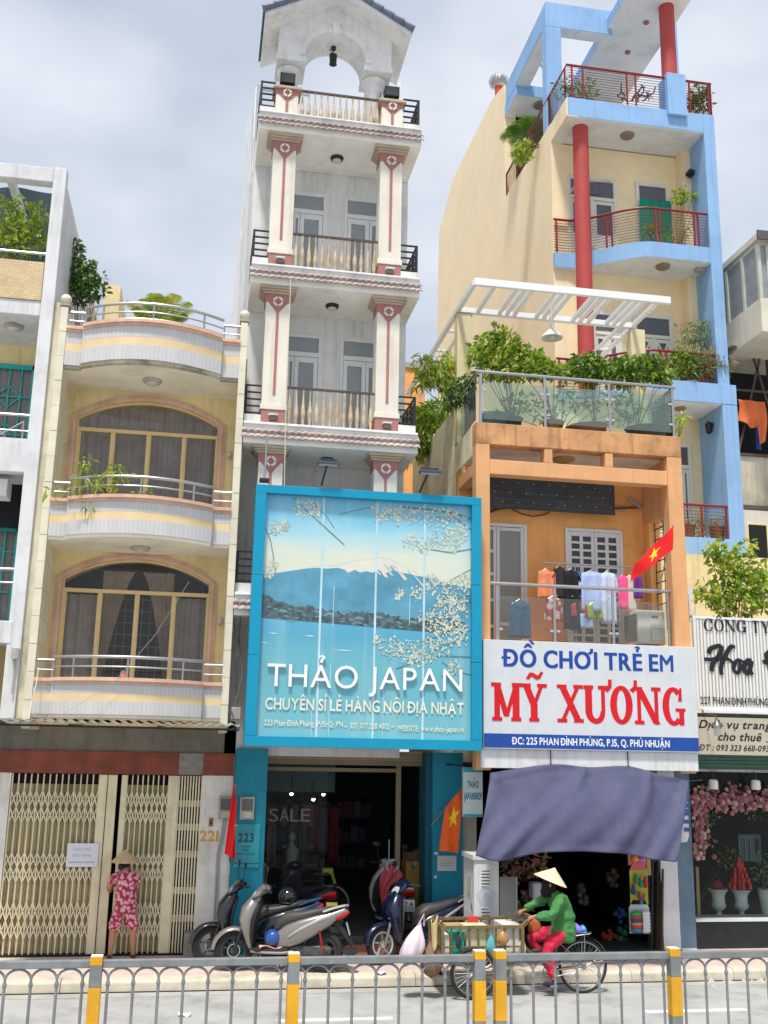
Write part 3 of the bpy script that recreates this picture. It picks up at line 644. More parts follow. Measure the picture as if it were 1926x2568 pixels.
# ================================================================== 219: white framed house at the left edge
W = thing('white_frame_house', 'white framed house at the left edge with teal windows and beige brick parapet', 'house', (-4.2, 0, .16))
q = MB(); q.box(-2.755, -2.555, -1.2, -1.0, 3.55, 12.30, 0); q.box(-2.70, -2.56, -1.0, 9.0, 3.5, 12.1, 0); q.box(-6.0, -2.755, -1.2, -1.0, 12.03, 12.28, 0)
q.box(-6, -2.755, -1.19, -.2, 9.72, 9.97, 0); q.box(-6, -2.70, -1.19, -1.02, 7.19, 7.72, 0); q.box(-6, -2.70, -1.21, -1.0, 4.62, 4.95, 0); q.box(-6, -2.7, -1.0, .2, 7.25, 7.45, 0); q.box(-6, -2.7, -1.0, .2, 4.7, 4.9, 0)
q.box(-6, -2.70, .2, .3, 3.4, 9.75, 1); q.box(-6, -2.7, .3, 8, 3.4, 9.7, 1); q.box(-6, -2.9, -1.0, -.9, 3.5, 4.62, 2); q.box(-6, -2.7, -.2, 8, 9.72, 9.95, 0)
q.box(-6, -2.7, -.15, -.05, 6.55, 7.25, 2)
q.build('wall', [M_white, M_ywall, M_dark], W, bevel=.012)
q = MB(); q.box(-6, -2.76, -1.21, -1.08, 9.975, 10.62, 0); q.build('brick_parapet', M_brick, W)
q = MB(); q.bar((-6, -1.1, 12.15), (-2.7, 4.0, 12.15), .05, .1)
for x in (-3.45, -4.6): q.box(x-.05, x+.05, -1.0, 4, 12.05, 12.2)
for y in (.6, 2.4): q.box(-6, -2.7, y-.05, y+.05, 12.06, 12.19)
q.build('pergola_beam', M_white, W, each=True)
q = MB(); q.tube([(-6, -1.12, 10.80), (-2.74, -1.12, 10.80)], .022); q.tube([(-6, -1.15, 8.10), (-2.72, -1.15, 8.10)], .022); q.tube([(-6, -1.15, 7.85), (-2.72, -1.15, 7.85)], .012); q.tube([(-6, -1.15, 5.72), (-2.72, -1.15, 5.72)], .022); q.tube([(-6, -1.15, 5.52), (-2.72, -1.15, 5.52)], .014)
for x in (-2.84, -3.6): q.tube([(x, -1.15, 7.45), (x, -1.15, 8.0)], .014)
q.tube([(-3.6, -1.15, 7.45), (-2.84, -1.15, 8.0)], .01); q.tube([(-3.6, -1.15, 8.0), (-2.84, -1.15, 7.45)], .01); q.ring((-3.22, -1.15, 7.72), .11, .008); q.ring((-3.22, -1.15, 7.72), .14, .006)
q.build('handrail', M_steel, W, smooth=True, each=True)
for zb, zt in ((7.55, 9.36), (4.95, 6.62)):
    wn = MB(); xr = -2.95
    for a, b in ((-3.75, -3.70), (xr-.06, xr)): wn.box(a, b, .10, .20, zb, zt)
    wn.box(-3.75, xr, .10, .199, zt-.08, zt); wn.box(-3.75, xr, .10, .199, zb, zb+.08)
    cx = -3.36
    for x in (-3.55, cx, -3.17): wn.box(x-.012, x+.012, .12, .15, zb, zt)
    for dz in (.45, 1.1):
        z = zb+dz; wn.bar((cx-.2, .13, z+.15), (cx, .13, z+.33), .02, .02); wn.bar((cx+.2, .131, z+.15), (cx, .13, z+.33), .02, .02); wn.bar((cx-.2, .13, z+.15), (cx, .132, z-.03), .02, .02); wn.bar((cx+.2, .131, z+.15), (cx, .132, z-.03), .02, .02); wn.box(-3.7, xr-.06, .121, .149, z+.14, z+.16)
    fr = wn.build('window', M_teal, W)
    q = MB(); q.add([(-3.75, .165, zb), (xr, .165, zb), (xr, .165, zt), (-3.75, .165, zt)], [(0, 1, 2, 3)]); q.build('pane', G_tint, fr)
    q = MB(); curtain_mesh(-3.74, -3.0, zb, zt, .182, 22, .012, 0, q); q.build('curtain', M_curt, fr, smooth=True)
ceiling_lamp(W, (-3.22, -.7, 9.72), .15)
t = thing('air_conditioner', 'dusty air conditioner unit in a dark recess of the white house', 'air conditioner', (-3.25, -.6, 6.85))
def aircon(t, x0, x1, y0, y1, z0, z1, grille='front'):
    q = MB(); q.box(x0, x1, y0, y1, z0, z1, 0); q.build('case', mat('ac_casing', (.78, .78, .74), .5, var=.08, dirt=(.4, .36, .28), dirt_amt=.3, streak=.3), t, bevel=.015)
    q = MB(); cx = lerp(x0, x1, .4); cz = (z0+z1)/2; r = (z1-z0)*.40
    for k in range(4): q.ring((cx, y0-.006, cz), r*(1-k*.24), .005, 'y', 22, 5, 0)
    q.lathe([(r, .0), (r, .004)], (cx, y0-.005, cz), 20, 1, 'y'); q.build('fan_grille', [M_blackp, M_dark], t)
aircon(t, -3.42, -3.02, -.95, -.55, 6.87, 7.14)
gp = thing('shade_net', 'dark green shade net hung behind the plants on the left roof', 'net', (-3.6, .2, 10.7)); q = MB(); q.grid(lambda u, v: (lerp(-6, -2.98, u)+.02*math.sin(v*9), .30+.03*math.sin(u*23), lerp(10.3, sp('1', 150, 195, .3).z, v)+.03*math.sin(u*17)*v), 60, 12); q.build('mesh', glass('net_mesh', (.035, .06, .065), .7), gp)
c = [(sp('1', x, y, -.75), r) for x, y, r in ((30, 330, .22), (120, 300, .18), (60, 420, .25), (180, 400, .22), (240, 350, .16), (100, 500, .22), (210, 480, .2), (270, 500, .16), (150, 560, .2), (280, 560, .12), (40, 560, .2))]
plant('roof_shrub', 'yellow green leafy shrub above the beige brick parapet', 'shrub', (-3.4, -.75, 10.5), c, 900, .10, LEAFY, M_stem, .5, .2)
c = [(sp('1', x, y, .3), r) for x, y, r in ((460, 600, .22), (470, 700, .22), (520, 760, .25), (480, 830, .24), (560, 800, .22), (530, 880, .22), (600, 850, .18), (500, 650, .15), (570, 700, .14), (650, 760, .10), (660, 840, .12), (600, 690, .09), (480, 560, .13))]
plant('wall_bush', 'dark green bush growing between the white house and the cream house', 'bush', (-2.25, .3, 9.3), c, 1150, .10, LEAFD, M_stem, .5, .25)
q = MB(); q.box(-2.30, -1.98, 3.0, 4.6, 9.0, 12.25); tag(q.build('chimney_block', M_ywall, origin=(-2.1, 3.5, 9)), 'pale cream stair block behind the dark green bush', 'building')
q = MB(); q.tube([(-2.62, -1.22, 4.45), (-2.60, -1.24, 4.28), (-2.61, -1.24, 3.9)], .012, 6); q.box(-2.66, -2.56, -1.30, -1.205, 4.40, 4.55); tag(q.build('junction_box', M_grey, origin=(-2.6, -1.22, 4.3)), 'grey junction box with a drooping cable on the left white column', 'box')
# ================================================================== 223: narrow white tower with columns
M_ivory = mat('ivory_plaster', (.74, .70, .61), .75, var=.05, vscale=1.5, dirt=(.30, .26, .20), dirt_amt=.28, streak=.34, bump=.08)
M_pink = mat('dusty_rose_paint', (.38, .17, .155), .75, var=.08, dirt=(.2, .1, .09), dirt_amt=.25, bump=.08)
M_cap = mat('tan_capital', (.47, .38, .28), .7, var=.12, dirt=(.2, .14, .08), dirt_amt=.35, bump=.1)
M_rtile = mat('pinkish_roof_tile', (.48, .39, .36), .75, var=.22, vscale=6, dirt=(.10, .08, .08), dirt_amt=.55, streak=.3, bump=.2)
M_btile = mat('blue_grey_roof_tile', (.13, .16, .22), .6, var=.2, vscale=6, dirt=(.06, .06, .08), dirt_amt=.4)
M_gold = mat('gold_brown_baluster', (.50, .41, .27), .5, .0, var=.35, vscale=9, dirt=(.30, .10, .08), dirt_amt=.6)
M_tsoff = mat('tower_soffit', (.84, .82, .76), .85, var=.07, vscale=1.2, dirt=(.3, .28, .22), dirt_amt=.35)
M_wwall = mat('white_plaster', (.74, .74, .73), .8, var=.05, vscale=1.4, dirt=(.30, .30, .27), dirt_amt=.38, streak=.5, bump=.1)
M_rail = mat('dark_bronze_rail', (.10, .075, .06), .5, .3, var=.2)
M_pane = glass('grey_door_glass', (.50, .55, .58), .5)
T = thing('white_tower_house', 'tall narrow white tower house with pink striped columns and tiled eaves behind the teal billboard', 'house', (1.9, 0, .16))
XL, XR = .475, 3.30
SF = [5.17, 7.90, 10.63, 13.45]                                  # soffit heights
q = MB()
q.box(XL, XR, .0, 12, 3.1, 14.0, 0); q.box(XL, .62, 2.2, 9, 14.0, 16.6, 0); q.box(3.22, 3.298, .9, 9, 14.0, 16.2, 0); q.box(XL, .60, 9, 24, 10, 19, 0)
q.box(.63, 1.0, 4.5, 5.2, 14, 16.9, 0)
q.build('wall', M_wwall, T)
for i, zs in enumerate(SF):
    s = MB(); s.box(XL+.005, XR-.005, -1.2, -.004, zs, zs+.17, 0); s.box(XL+.004, XR-.004, -1.19, -.003, zs+.172, zs+.36, 1); s.box(XL, XR-.01, -1.225, -1.10, zs+.305, zs+.33, 1)
    s.build('floor_slab', [M_tsoff, M_wwall], T, bevel=.008)
    e = MB(); nt_ = 27; w_ = (XR-XL+.04)/nt_
    for row, (ya, za, yb, zb) in enumerate(((-1.235, zs+.185, -1.10, zs+.31), (-1.275, zs+.075, -1.145, zs+.195))):
        def fn(u, v, ya=ya, za=za, yb=yb, zb=zb):
            x = lerp(XL-.02, XR+.03, u); h = .020*abs(math.sin(u*PI*nt_))**.7
            return (x, lerp(ya, yb, v)-h*.7, lerp(za, zb, v)+h)
        e.grid(fn, nt_*8, 3)
    e.build('tiled_eave', M_rtile, T, smooth='all', solid=.016)
    ceiling_lamp(T, (1.9, -.56, zs+.002), .115, M_black)
COLX = ((.75, 1.14), (2.605, 2.99))
def column(xa, xb, z0, z1, spot=True):
    xc = (xa+xb)/2; c = MB(); y0, y1 = -1.05, -.70
    c.box(xa-.005, xb+.005, y0-.005, y1, z0, z0+.27, 1); c.box(xa-.02, xb+.02, y0-.02, y1+.02, z0+.272, z0+.36, 0)
    c.box(xa, xb, y0, y1, z0+.36, z1-.12, 0)
    o = c.build('column', [M_ivory, M_pink], T, bevel=.006)
    n = MB(); n.box(xa-.012, xb+.012, y0-.012, y1, z1-.26, z1-.118, 0); n.box(xc-.022, xc+.022, y0-.008, y0+.01, z0+.52, z1-.42, 0)
    n.prism([(xc-.16, z1-.262), (xc+.16, z1-.262), (xc+.022, z1-.425), (xc-.022, z1-.425)], 'y', y0-.010, y0+.01, 0); n.build('stripe', M_pink, o)
    k = MB()
    for a, b, d in ((.0, .05, .105), (.048, .085, .075), (.083, .12, .045)): k.box(xa-d, xb+d, y0-d, y1+d*.5, z1-b, z1-a-.001)
    k.build('capital', M_cap, o, bevel=.01)
    m = MB(); zc = z1-.245
    for s in range(4):
        a0 = s*PI/2+.12; lo = [(xc+.052*math.cos(lerp(a0, a0+PI/2-.24, j/8)), zc+.052*math.sin(lerp(a0, a0+PI/2-.24, j/8))) for j in range(9)]
        hi = [(xc+.085*math.cos(lerp(a0, a0+PI/2-.24, j/8)), zc+.085*math.sin(lerp(a0, a0+PI/2-.24, j/8))) for j in range(9)]
        m.strip(lo, hi, y0-.026, y0-.005)
    m.build('medallion', M_ivory, o)
    if spot:
        s = MB(); s.box(xc-.075, xc+.075, y0-.10, y0-.006, z0+.155, z0+.18, 0); s.box(xc-.055, xc+.055, y0-.08, y0-.006, z0+.09, z0+.153, 1); s.build('spotlight', [M_white, mat('lamp_housing', (.16, .13, .12), .4)], o, bevel=.004)
def balusters(x0, x1, z0, zt, n, Y):
    r = MB(); r.box(x0, x1, Y-.022, Y+.022, zt-.03, zt, 0); r.build('balcony_rail', M_rail, T)
    for i in range(n):
        x = lerp(x0, x1, (i+.5)/n); b = MB(); h = zt-.03-z0
        b.lathe([(.016, 0), (.017, .04*h), (.022, .1*h), (.036, .28*h), (.039, .36*h), (.03, .5*h), (.017, .68*h), (.012, .8*h), (.014, 1*h)], (x, Y, z0), 9); b.build('baluster', M_gold, T, smooth=True)
def side_rail(zf, top):
    for x0, x1 in ((.50, .745), (2.995, 3.27)):
        r = MB()
        for k in range(5): r.box(x0, x1, -1.03, -1.0, zf+.20+k*.115, zf+.222+k*.115)
        xo = x0 if x0 < 1 else x1
        for k in range(5): r.box(xo-.016, xo+.016, -1.0, -.01, zf+.20+k*.115, zf+.222+k*.115)
        for y in (-1.02, -.68, -.35, -.03): r.box(xo-.018, xo+.018, y-.018, y+.018, zf, zf+.68)
        r.build('side_railing', M_black, T)
    b = MB(); b.box(XL+.01, .748, -1.06, -.9, zf-.03, zf+.17); b.box(2.992, XR-.02, -1.06, -.9, zf-.03, zf+.17); b.build('parapet', M_wwall, T, each=True)
for i in range(3):
    z0 = SF[i]+.345; z1 = SF[i+1]
    for xa, xb in COLX: column(xa, xb, z0, z1)
    if i: balusters(1.15, 2.595, z0+.04, z0+.70, 13, -1.0)
    side_rail(z0, z0+.7)
    q = MB(); q.box(1.145, 2.60, -1.04, -.94, z0-.01, z0+.045); q.build('rail_curb', M_wwall, T)
# french doors and windows of the three balconies
def french(xa, xb, zf, zt, kind):
    f = MB(); y0 = -.045; fw = .055; tz = zt-.36
    f.box(xa, xa+fw, y0, .03, zf, zt); f.box(xb-fw, xb, y0, .03, zf, zt); f.box(xa+fw, xb-fw, y0, .029, zt-fw, zt); f.box(xa+fw, xb-fw, y0-.004, .029, tz-.05, tz+.03)
    xm = lerp(xa+fw, xb-fw, .70 if kind == 'door' else .22)
    for a, b in ((xa+fw+.006, xm-.004), (xm+.004, xb-fw-.006)):
        s_ = min(.07, (b-a)*.3); f.box(a, a+s_, y0+.012, .02, zf, tz-.055); f.box(b-s_, b, y0+.012, .02, zf, tz-.055); f.box(a+s_, b-s_, y0+.012, .019, tz-.055-.10, tz-.055); f.box(a+s_, b-s_, y0+.012, .019, zf, zf+.34)
    f.box(xa-.035, xa, -.02, .0, zf, zt+.03); f.box(xb, xb+.035, -.02, .0, zf, zt+.03); f.box(xa, xb, -.021, .0, zt, zt+.035)
    o = f.build('french_door' if kind == 'door' else 'window', M_whitesh, T, bevel=.004)
    p = MB(); p.add([(xa+fw, -.012, zf), (xb-fw, -.012, zf), (xb-fw, -.012, zt-fw), (xa+fw, -.012, zt-fw)], [(0, 1, 2, 3)]); p.build('pane', M_pane, o)
    g_ = MB(); curtain_mesh(xa+fw, xb-fw, zf, zt-fw, .045, 12, .012, 0, g_); g_.build('curtain', mat('pale_curtain', (.30, .32, .33), .9, var=.15), o, smooth=True)
    if kind != 'door':
        b = MB()
        for k in range(12): b.box(xa+fw, xb-fw, -.0105, -.002, zf+.1+k*.16, zf+.108+k*.16)
        b.build('window_bar', M_whitesh, o)
w_ = MB()
for zs in SF[1:3]:
    zf = zs+.345
    french(1.16, 1.80, zf, zf+2.03, 'window'); french(2.13, 2.82, zf, zf+2.03, 'door')
# roof terrace: pedestals, lamps, rail
zf = 13.45+.345
for xa, xb in COLX:
    c = MB(); c.box(xa, xb, -1.05, -.7, zf-.05, zf+.46, 0); c.box(xa-.015, xb+.015, -1.065, -.69, zf+.46, zf+.55, 1); c.box(xa-.05, xb+.05, -1.1, -.66, zf+.552, zf+.60, 2); xc = (xa+xb)/2
    o = c.build('pedestal', [M_ivory, M_pink, M_cap], T, bevel=.006)
    n = MB(); n.prism([(xc-.16, zf+.458), (xc+.16, zf+.458), (xc+.024, zf+.33), (xc+.024, zf), (xc-.024, zf), (xc-.024, zf+.33)], 'y', -1.058, -1.04); n.build('stripe', M_pink, o)
    m = MB(); zc = zf+.475
    for s in range(4):
        a0 = s*PI/2+.12; aa = [lerp(a0, a0+PI/2-.24, j/8) for j in range(9)]; m.strip([(xc+.045*math.cos(a), zc+.045*math.sin(a)) for a in aa], [(xc+.075*math.cos(a), zc+.075*math.sin(a)) for a in aa], -1.083, -1.05)
    m.build('medallion', M_ivory, o)
    l = MB(); l.box(xc-.13, xc+.13, -1.0, -.8, zf+.72, zf+.92, 0); l.box(xc-.115, xc+.115, -1.008, -1.001, zf+.735, zf+.905, 1); l.box(xc-.11, xc-.09, -.95, -.85, zf+.60, zf+.75, 0); l.box(xc+.09, xc+.11, -.95, -.85, zf+.60, zf+.75, 0)
    for k in range(5): l.box(xc-.08+k*.035, xc-.065+k*.035, -.93, -.88, zf+.60, zf+.715, 0)
    l.build('floodlight', [M_black, mat('floodlight_glass', (.06, .07, .08), .15)], o, bevel=.008)
balusters(1.16, 2.59, zf, zf+.61, 13, -1.0); side_rail(zf, 0)
# belvedere: round columns, arch wall, gable roof
for xc in (.98, 2.50):
    for yc in (-.70,):
        c = MB(); c.lathe([(.20, 0), (.20, .08), (.165, .12), (.165, 1.02), (.19, 1.04), (.215, 1.10), (.215, 1.14), (.19, 1.17)], (xc, yc, zf), 22); c.build('round_column', M_wwall, T, smooth=True)
z0 = zf+1.17; q = MB(); xa, xb = .76, 2.77; y0, y1 = -1.0, -.36; cx = 1.765; ri = .535; zs = z0+.13
q.box(xa-.02, cx-ri+.02, y0-.02, y1, z0, z0+.10, 0); q.box(cx+ri-.02, xb+.02, y0-.02, y1, z0, z0+.10, 0); q.box(xa-.005, cx-ri, y0-.005, y1-.01, z0+.10, zs, 0); q.box(cx+ri, xb+.005, y0-.005, y1-.01, z0+.10, zs, 0)
arc = [(cx-ri*math.cos(PI*i/24), zs+ri*math.sin(PI*i/24)) for i in range(25)]
def gab(x): return 16.28-.55*abs(x-cx)
hi = [(lerp(xa, xb, i/24), gab(lerp(xa, xb, i/24))-.12) for i in range(25)]
q.strip([(xa, zs)]+arc+[(xb, zs)], [(xa, gab(xa)-.12)]+hi+[(xb, gab(xb)-.12)], y0, y1, 0)
lo = [(cx-(ri+.005)*math.cos(PI*i/24), zs+(ri+.005)*math.sin(PI*i/24)) for i in range(25)]; ho = [(cx-(ri+.10)*math.cos(PI*i/24), zs+(ri+.10)*math.sin(PI*i/24)) for i in range(25)]
q.strip(lo, ho, y0-.03, y0, 0); q.prism([(cx-.05, zs+ri-.04), (cx+.05, zs+ri-.04), (cx+.075, zs+ri+.16), (cx-.075, zs+ri+.16)], 'y', y0-.06, y0-.002, 0); q.box(cx-.085, cx+.085, y0-.065, y0-.003, zs+ri+.155, zs+ri+.185, 0)
q.build('arch_wall', M_wwall, T)
rf = MB(); ye0, ye1 = -1.42, .0; ex = 1.28
for s in (-1, 1):
    pts = [(cx, gab(cx)), (cx+s*ex, gab(cx+s*ex)), (cx+s*ex, gab(cx+s*ex)-.12), (cx, gab(cx)-.12)]; rf.prism(pts, 'y', ye0, ye1, 0)
roof = rf.build('gable_roof', M_wwall, T)
rt_ = MB()
for s in (-1, 1):
    for j in range(7):
        xa_, xb_ = cx+s*(ex+.04)*j/7, cx+s*(ex+.04)*(j+1)/7
        rt_.grid(lambda u, v, xa_=xa_, xb_=xb_: (lerp(xa_, xb_, v), lerp(ye0-.03, ye1+.03, u), gab(lerp(xa_, xb_, v))+.02+.03*v+.018*abs(math.sin(u*PI*12))), 96, 2)
        p0, p1 = (xa_, ye0-.02, gab(xa_)+.02), (xb_, ye0-.02, gab(xb_)+.035); rt_.tube([p0, p1], [.05, .062], 8)
rt_.build('roof_tiles', M_btile, roof, smooth=True)
l = MB(); l.tube([(cx, -.62, zs+ri), (cx, -.62, zs+ri-.05)], .05, 10); l.tube([(cx, -.62, zs+ri-.05), (cx, -.62, zs+.42)], .008, 6); l.tube([(cx-.03, -.62, zs+ri-.05), (cx-.07, -.62, zs+.47), (cx-.02, -.62, zs+.40)], .006, 6)
l.lathe([(.02, .23), (.075, .19), (.07, .17), (.062, .02), (.075, .0), (.03, -.03), (0, -.05)], (cx, -.62, zs+.18), 8, 0); l.lathe([(.056, .03), (.062, .165)], (cx, -.62, zs+.18), 8, 1); l.build('lantern', [M_black, mat('lantern_glass', (.30, .30, .34), .2)], T)
q = MB(); q.box(.47, 1.5, .9, .96, 15.65, 15.74); q.box(.47, .53, .9, .96, 14, 15.65); q.box(.9, 1.7, 1.5, 1.6, 15.2, 15.29); q.box(.47, 2.0, 2.1, 2.15, 14.5, 14.56); q.build('roof_frame', mat('blue_grey_steel', (.36, .42, .50), .5), T, each=True)
q = MB(); q.tube([(1.12, -1.29, 10.7), (1.13, -1.30, 8.5), (1.16, -1.31, 6.9)], .008, 6); tag(q.build('hanging_cable', mat('cream_cable', (.6, .55, .4), .6), origin=(1.13, -1.3, 7)), 'cream cable hanging down in front of the white tower', 'cable')
q = MB()
for i, y in enumerate((1.6, 2.6, 4.2, 6.5)): q.tube([(.445, y, 9.5), (.445, y, 15+i*1.2)], .035, 6)
q.build('downpipe', mat('pale_pipe', (.55, .57, .58), .5), T, smooth=True)
# ground floor in teal, dark shop inside
M_tealw = mat('teal_shop_paint', (.008, .25, .37), .6, var=.08, vscale=1.5, dirt=(.01, .12, .18), dirt_amt=.3)
q = MB(); q.box(.66, 1.165, -.10, .5, .1, 3.2, 0); q.box(3.84, 4.335, -.10, .5, .1, 3.2, 0); q.box(3.74, 3.839, .0, .5, .1, 3.2, 3); q.box(1.166, 3.739, .3, .45, 3.06, 3.2, 1); q.box(1.166, 3.739, .32, .44, 2.97, 3.059, 2)
for z in (3.07, 3.1, 3.13, 3.16): q.box(1.166, 3.739, .29, .3, z, z+.012, 2)
q.build('shop_front', [M_tealw, mat('shutter_box', (.42, .36, .25), .6, dirt=(.2, .16, .1), dirt_amt=.4), mat('brown_beam', (.22, .17, .11), .7), mat('teal_dark_jamb', (.004, .09, .13), .6)], T)
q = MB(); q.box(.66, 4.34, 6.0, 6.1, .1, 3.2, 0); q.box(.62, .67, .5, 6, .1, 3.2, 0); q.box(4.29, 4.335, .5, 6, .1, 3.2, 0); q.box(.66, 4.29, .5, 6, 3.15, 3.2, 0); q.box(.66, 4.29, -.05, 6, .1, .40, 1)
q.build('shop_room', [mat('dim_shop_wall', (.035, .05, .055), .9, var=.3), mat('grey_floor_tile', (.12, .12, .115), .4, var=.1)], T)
q = MB(); q.box(1.17, 3.83, -.32, -.051, .1, .30, 0); q.box(1.17, 3.83, -.55, -.321, .1, .215, 0); q.build('brick_step', pattern('red_brick_step', 'brick', (.32, .09, .06), (.2, .1, .08), 9., .8, .012, (1, 1, 1), (R(90), 0, 0)), T)
q = MB(); q.box(3.35, 3.43, .501, .56, .4, 3.0); q.box(1.17, 3.35, .51, .55, 2.86, 2.92); q.box(1.17, 1.2, .511, .55, .4, 3.0); q.build('door_frame', mat('dull_tan_frame', (.26, .21, .13), .6), T)
q = MB(); q.add([(1.2, .53, .4), (2.2, .53, .4), (2.2, .53, 2.86), (1.2, .53, 2.86)], [(0, 1, 2, 3)]); q.build('shop_window', G_clear, T)
# inside: clothes, shelves, spots
def spot(name, x, y, z):
    t = thing('shop_spotlight', name, 'lamp', (x, y, z), 'spotlights in the shop'); b = MB(); b.tube([(x, y, z+.3), (x, y, z+.05)], .012, 6, 0); b.lathe([(.02, .06), (.05, 0), (.045, -.005)], (x, y, z), 12, 0); b.build('housing', M_black, t, smooth=True); b = MB(); b.ball((x, y-.02, z-.012), .032, 10, 6); b.build('bulb', mat('lit_bulb', (1, .9, .7), .5, emit=(1, .82, .55, 9.)), t)
for i, (px, py) in enumerate(((290, 282), (465, 327), (545, 287))):
    p = sp('l', px, py, 2.2+i*.3); spot(('leftmost', 'middle lower', 'rightmost')[i]+' lit spotlight in the dark shop', p.x, p.y, p.z)
for i, ch in enumerate('SALE'):
    p = sp('l', 148+85*i, 462, 1.3); q = MB(); q.box(p.x-.135, p.x+.135, 1.29, 1.297, p.z-.165, p.z+.17, 0); lettering(ch, p.x-.08, p.x+.08, p.z-.10, .21, 1.289, .003, .0, mb=q, mi=1)
    tag(q.build('sale_letter', [mat('sale_dimmed_red', (.085, .007, .012), .6), mat('sale_dimmed_white', (.42, .40, .40), .6)], origin=(p.x, 1.29, p.z)), 'dimmed red square with the dimmed white letter '+ch+' in the shop window', 'sign', 'sale letters in the shop window')  # red and white darkened in the colour for the dimness of the interior
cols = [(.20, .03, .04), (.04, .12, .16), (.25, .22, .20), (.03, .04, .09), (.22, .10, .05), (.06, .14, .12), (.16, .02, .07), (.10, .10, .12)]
def garment(name, label, c, w_, h_, col, group=None, sleeves=.0, split=0., Y0=None, mm=None, wav=.02):
    x, y, z = c; q = MB(); ph = random.random()*6
    def fn(u, v):
        ww = w_*(.90+.10*v**.8); return (x+(u-.5)*ww, y+wav*math.sin(u*9+ph)*(.4+v)+.02, z-h_*v-.018*abs(math.sin(u*5+ph))*v+(.04*(1-abs(2*u-1)) if v == 0 else 0))
    q.grid(fn, 14, 10)
    if sleeves:
        for s in (-1, 1): q.grid(lambda u, v, s=s: (x+s*(w_*.34+.03*u+w_*.22*v)+(u-.5)*.07, y+.03+.02*math.sin(u*5), z-.02-sleeves*v-.04*u), 4, 6)
    return tag(q.build(name, mm or mat('cloth_%02x%02x%02x' % tuple(int(v*255) for v in col), col, .9, var=.15, vscale=8), smooth='all', solid=.008, origin=(x, y, z-h_)), label, 'garment', group)
rk = thing('clothes_rack', 'dark clothes rack deep in the shop hung with garments', 'rack', (2.0, 3.6, .4)); q = MB(); q.tube([(1.0, 3.6, 2.15), (2.95, 3.6, 2.15)], .015); q.tube([(1.05, 3.6, .4), (1.05, 3.6, 2.15)], .015); q.tube([(2.9, 3.6, .4), (2.9, 3.6, 2.15)], .015); q.build('frame', M_black, rk)
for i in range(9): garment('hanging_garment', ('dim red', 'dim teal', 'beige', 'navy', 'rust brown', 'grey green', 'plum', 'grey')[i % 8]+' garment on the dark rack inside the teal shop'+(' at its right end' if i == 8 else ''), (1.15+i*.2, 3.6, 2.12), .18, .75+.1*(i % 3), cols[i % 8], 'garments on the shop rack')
sh = thing('shop_shelf', 'dim green blue shelf along the back of the shop', 'shelf', (1.9, 5.7, .4)); q = MB()
for z in (.8, 1.3, 1.8, 2.3): q.box(.8, 3.7, 5.5, 5.95, z, z+.03)
q.box(.8, .83, 5.5, 5.95, .4, 2.4); q.box(3.67, 3.7, 5.5, 5.95, .4, 2.4); q.build('boards', mat('dim_board', (.05, .09, .09), .7), sh)
k_ = 0
GG = []
for z in (.83, 1.33, 1.83):
    x = .86
    while x < 3.6:
        w_ = random.uniform(.1, .24); GG.append((x, x+w_-.02, z, z+random.uniform(.15, .34))); x += w_
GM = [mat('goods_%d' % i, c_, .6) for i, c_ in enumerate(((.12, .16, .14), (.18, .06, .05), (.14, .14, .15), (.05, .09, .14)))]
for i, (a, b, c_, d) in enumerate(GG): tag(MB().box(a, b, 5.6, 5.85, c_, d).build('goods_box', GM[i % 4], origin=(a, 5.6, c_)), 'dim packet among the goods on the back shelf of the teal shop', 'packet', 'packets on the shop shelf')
q = MB(); q.box(1.1, 2.6, 2.6, 2.66, 2.45, 2.95); tag(q.build('hanging_board', mat('green_panel', (.03, .10, .085), .4), origin=(1.9, 2.6, 2.45)), 'dark green glossy board hanging high inside the teal shop', 'board')
mn = thing('mannequin', 'pale small mannequin stand by the window inside the shop', 'mannequin', (1.75, 1.6, .4)); q = MB(); q.tube([(1.75, 1.6, .42), (1.75, 1.6, 1.2)], .012); q.lathe([(.10, 0), (.13, .12), (.10, .26), (.13, .42), (.05, .50), (.035, .56)], (1.75, 1.6, 1.1), 12); q.ball((1.75, 1.6, 1.74), (.06, .07, .085)); q.lathe([(.15, 0), (.14, .02)], (1.75, 1.6, .4), 14); q.build('body', mat('mannequin_grey', (.30, .30, .30), .5), mn, smooth=True)
# number plaque, notices, meter and flags on the teal pillars
q = MB(); q.box(.705, 1.09, -.122, -.112, 1.42, 2.06, 0)
lettering('223', .755, .995, 1.80, .125, -.1225, .004, .03, mb=q, mi=1); lettering('PHAN ĐÌNH', .80, .95, 1.715, .028, -.1225, .001, mb=q, mi=1); lettering('PHÙNG', .83, .93, 1.66, .028, -.1225, .001, mb=q, mi=1); lettering('PHƯỜNG 15 - PHÚ NHUẬN', .73, 1.03, 1.605, .026, -.1225, .001, mb=q, mi=1)
q.box(.705, 1.09, -.1235, -.1221, 1.475, 1.485, 1)
for a in (.725, 1.07):
    for b in (1.44, 2.04): q.lathe([(.008, 0), (.008, .006)], (a, -.128, b), 8, 2, 'y')
tag(q.build('number_plaque', [mat('plaque_teal', (.02, .30, .37), .25), mat('plaque_letter', (.01, .05, .09), .4), M_chrome], origin=(.9, -.12, 1.42)), 'teal plaque with the number 223 on the left teal pillar', 'plaque')
t = thing('electricity_meter', 'grey electricity meter box on the teal pillar above the 223 plaque', 'meter box', (.87, -.15, 2.1), 'electricity meters'); 
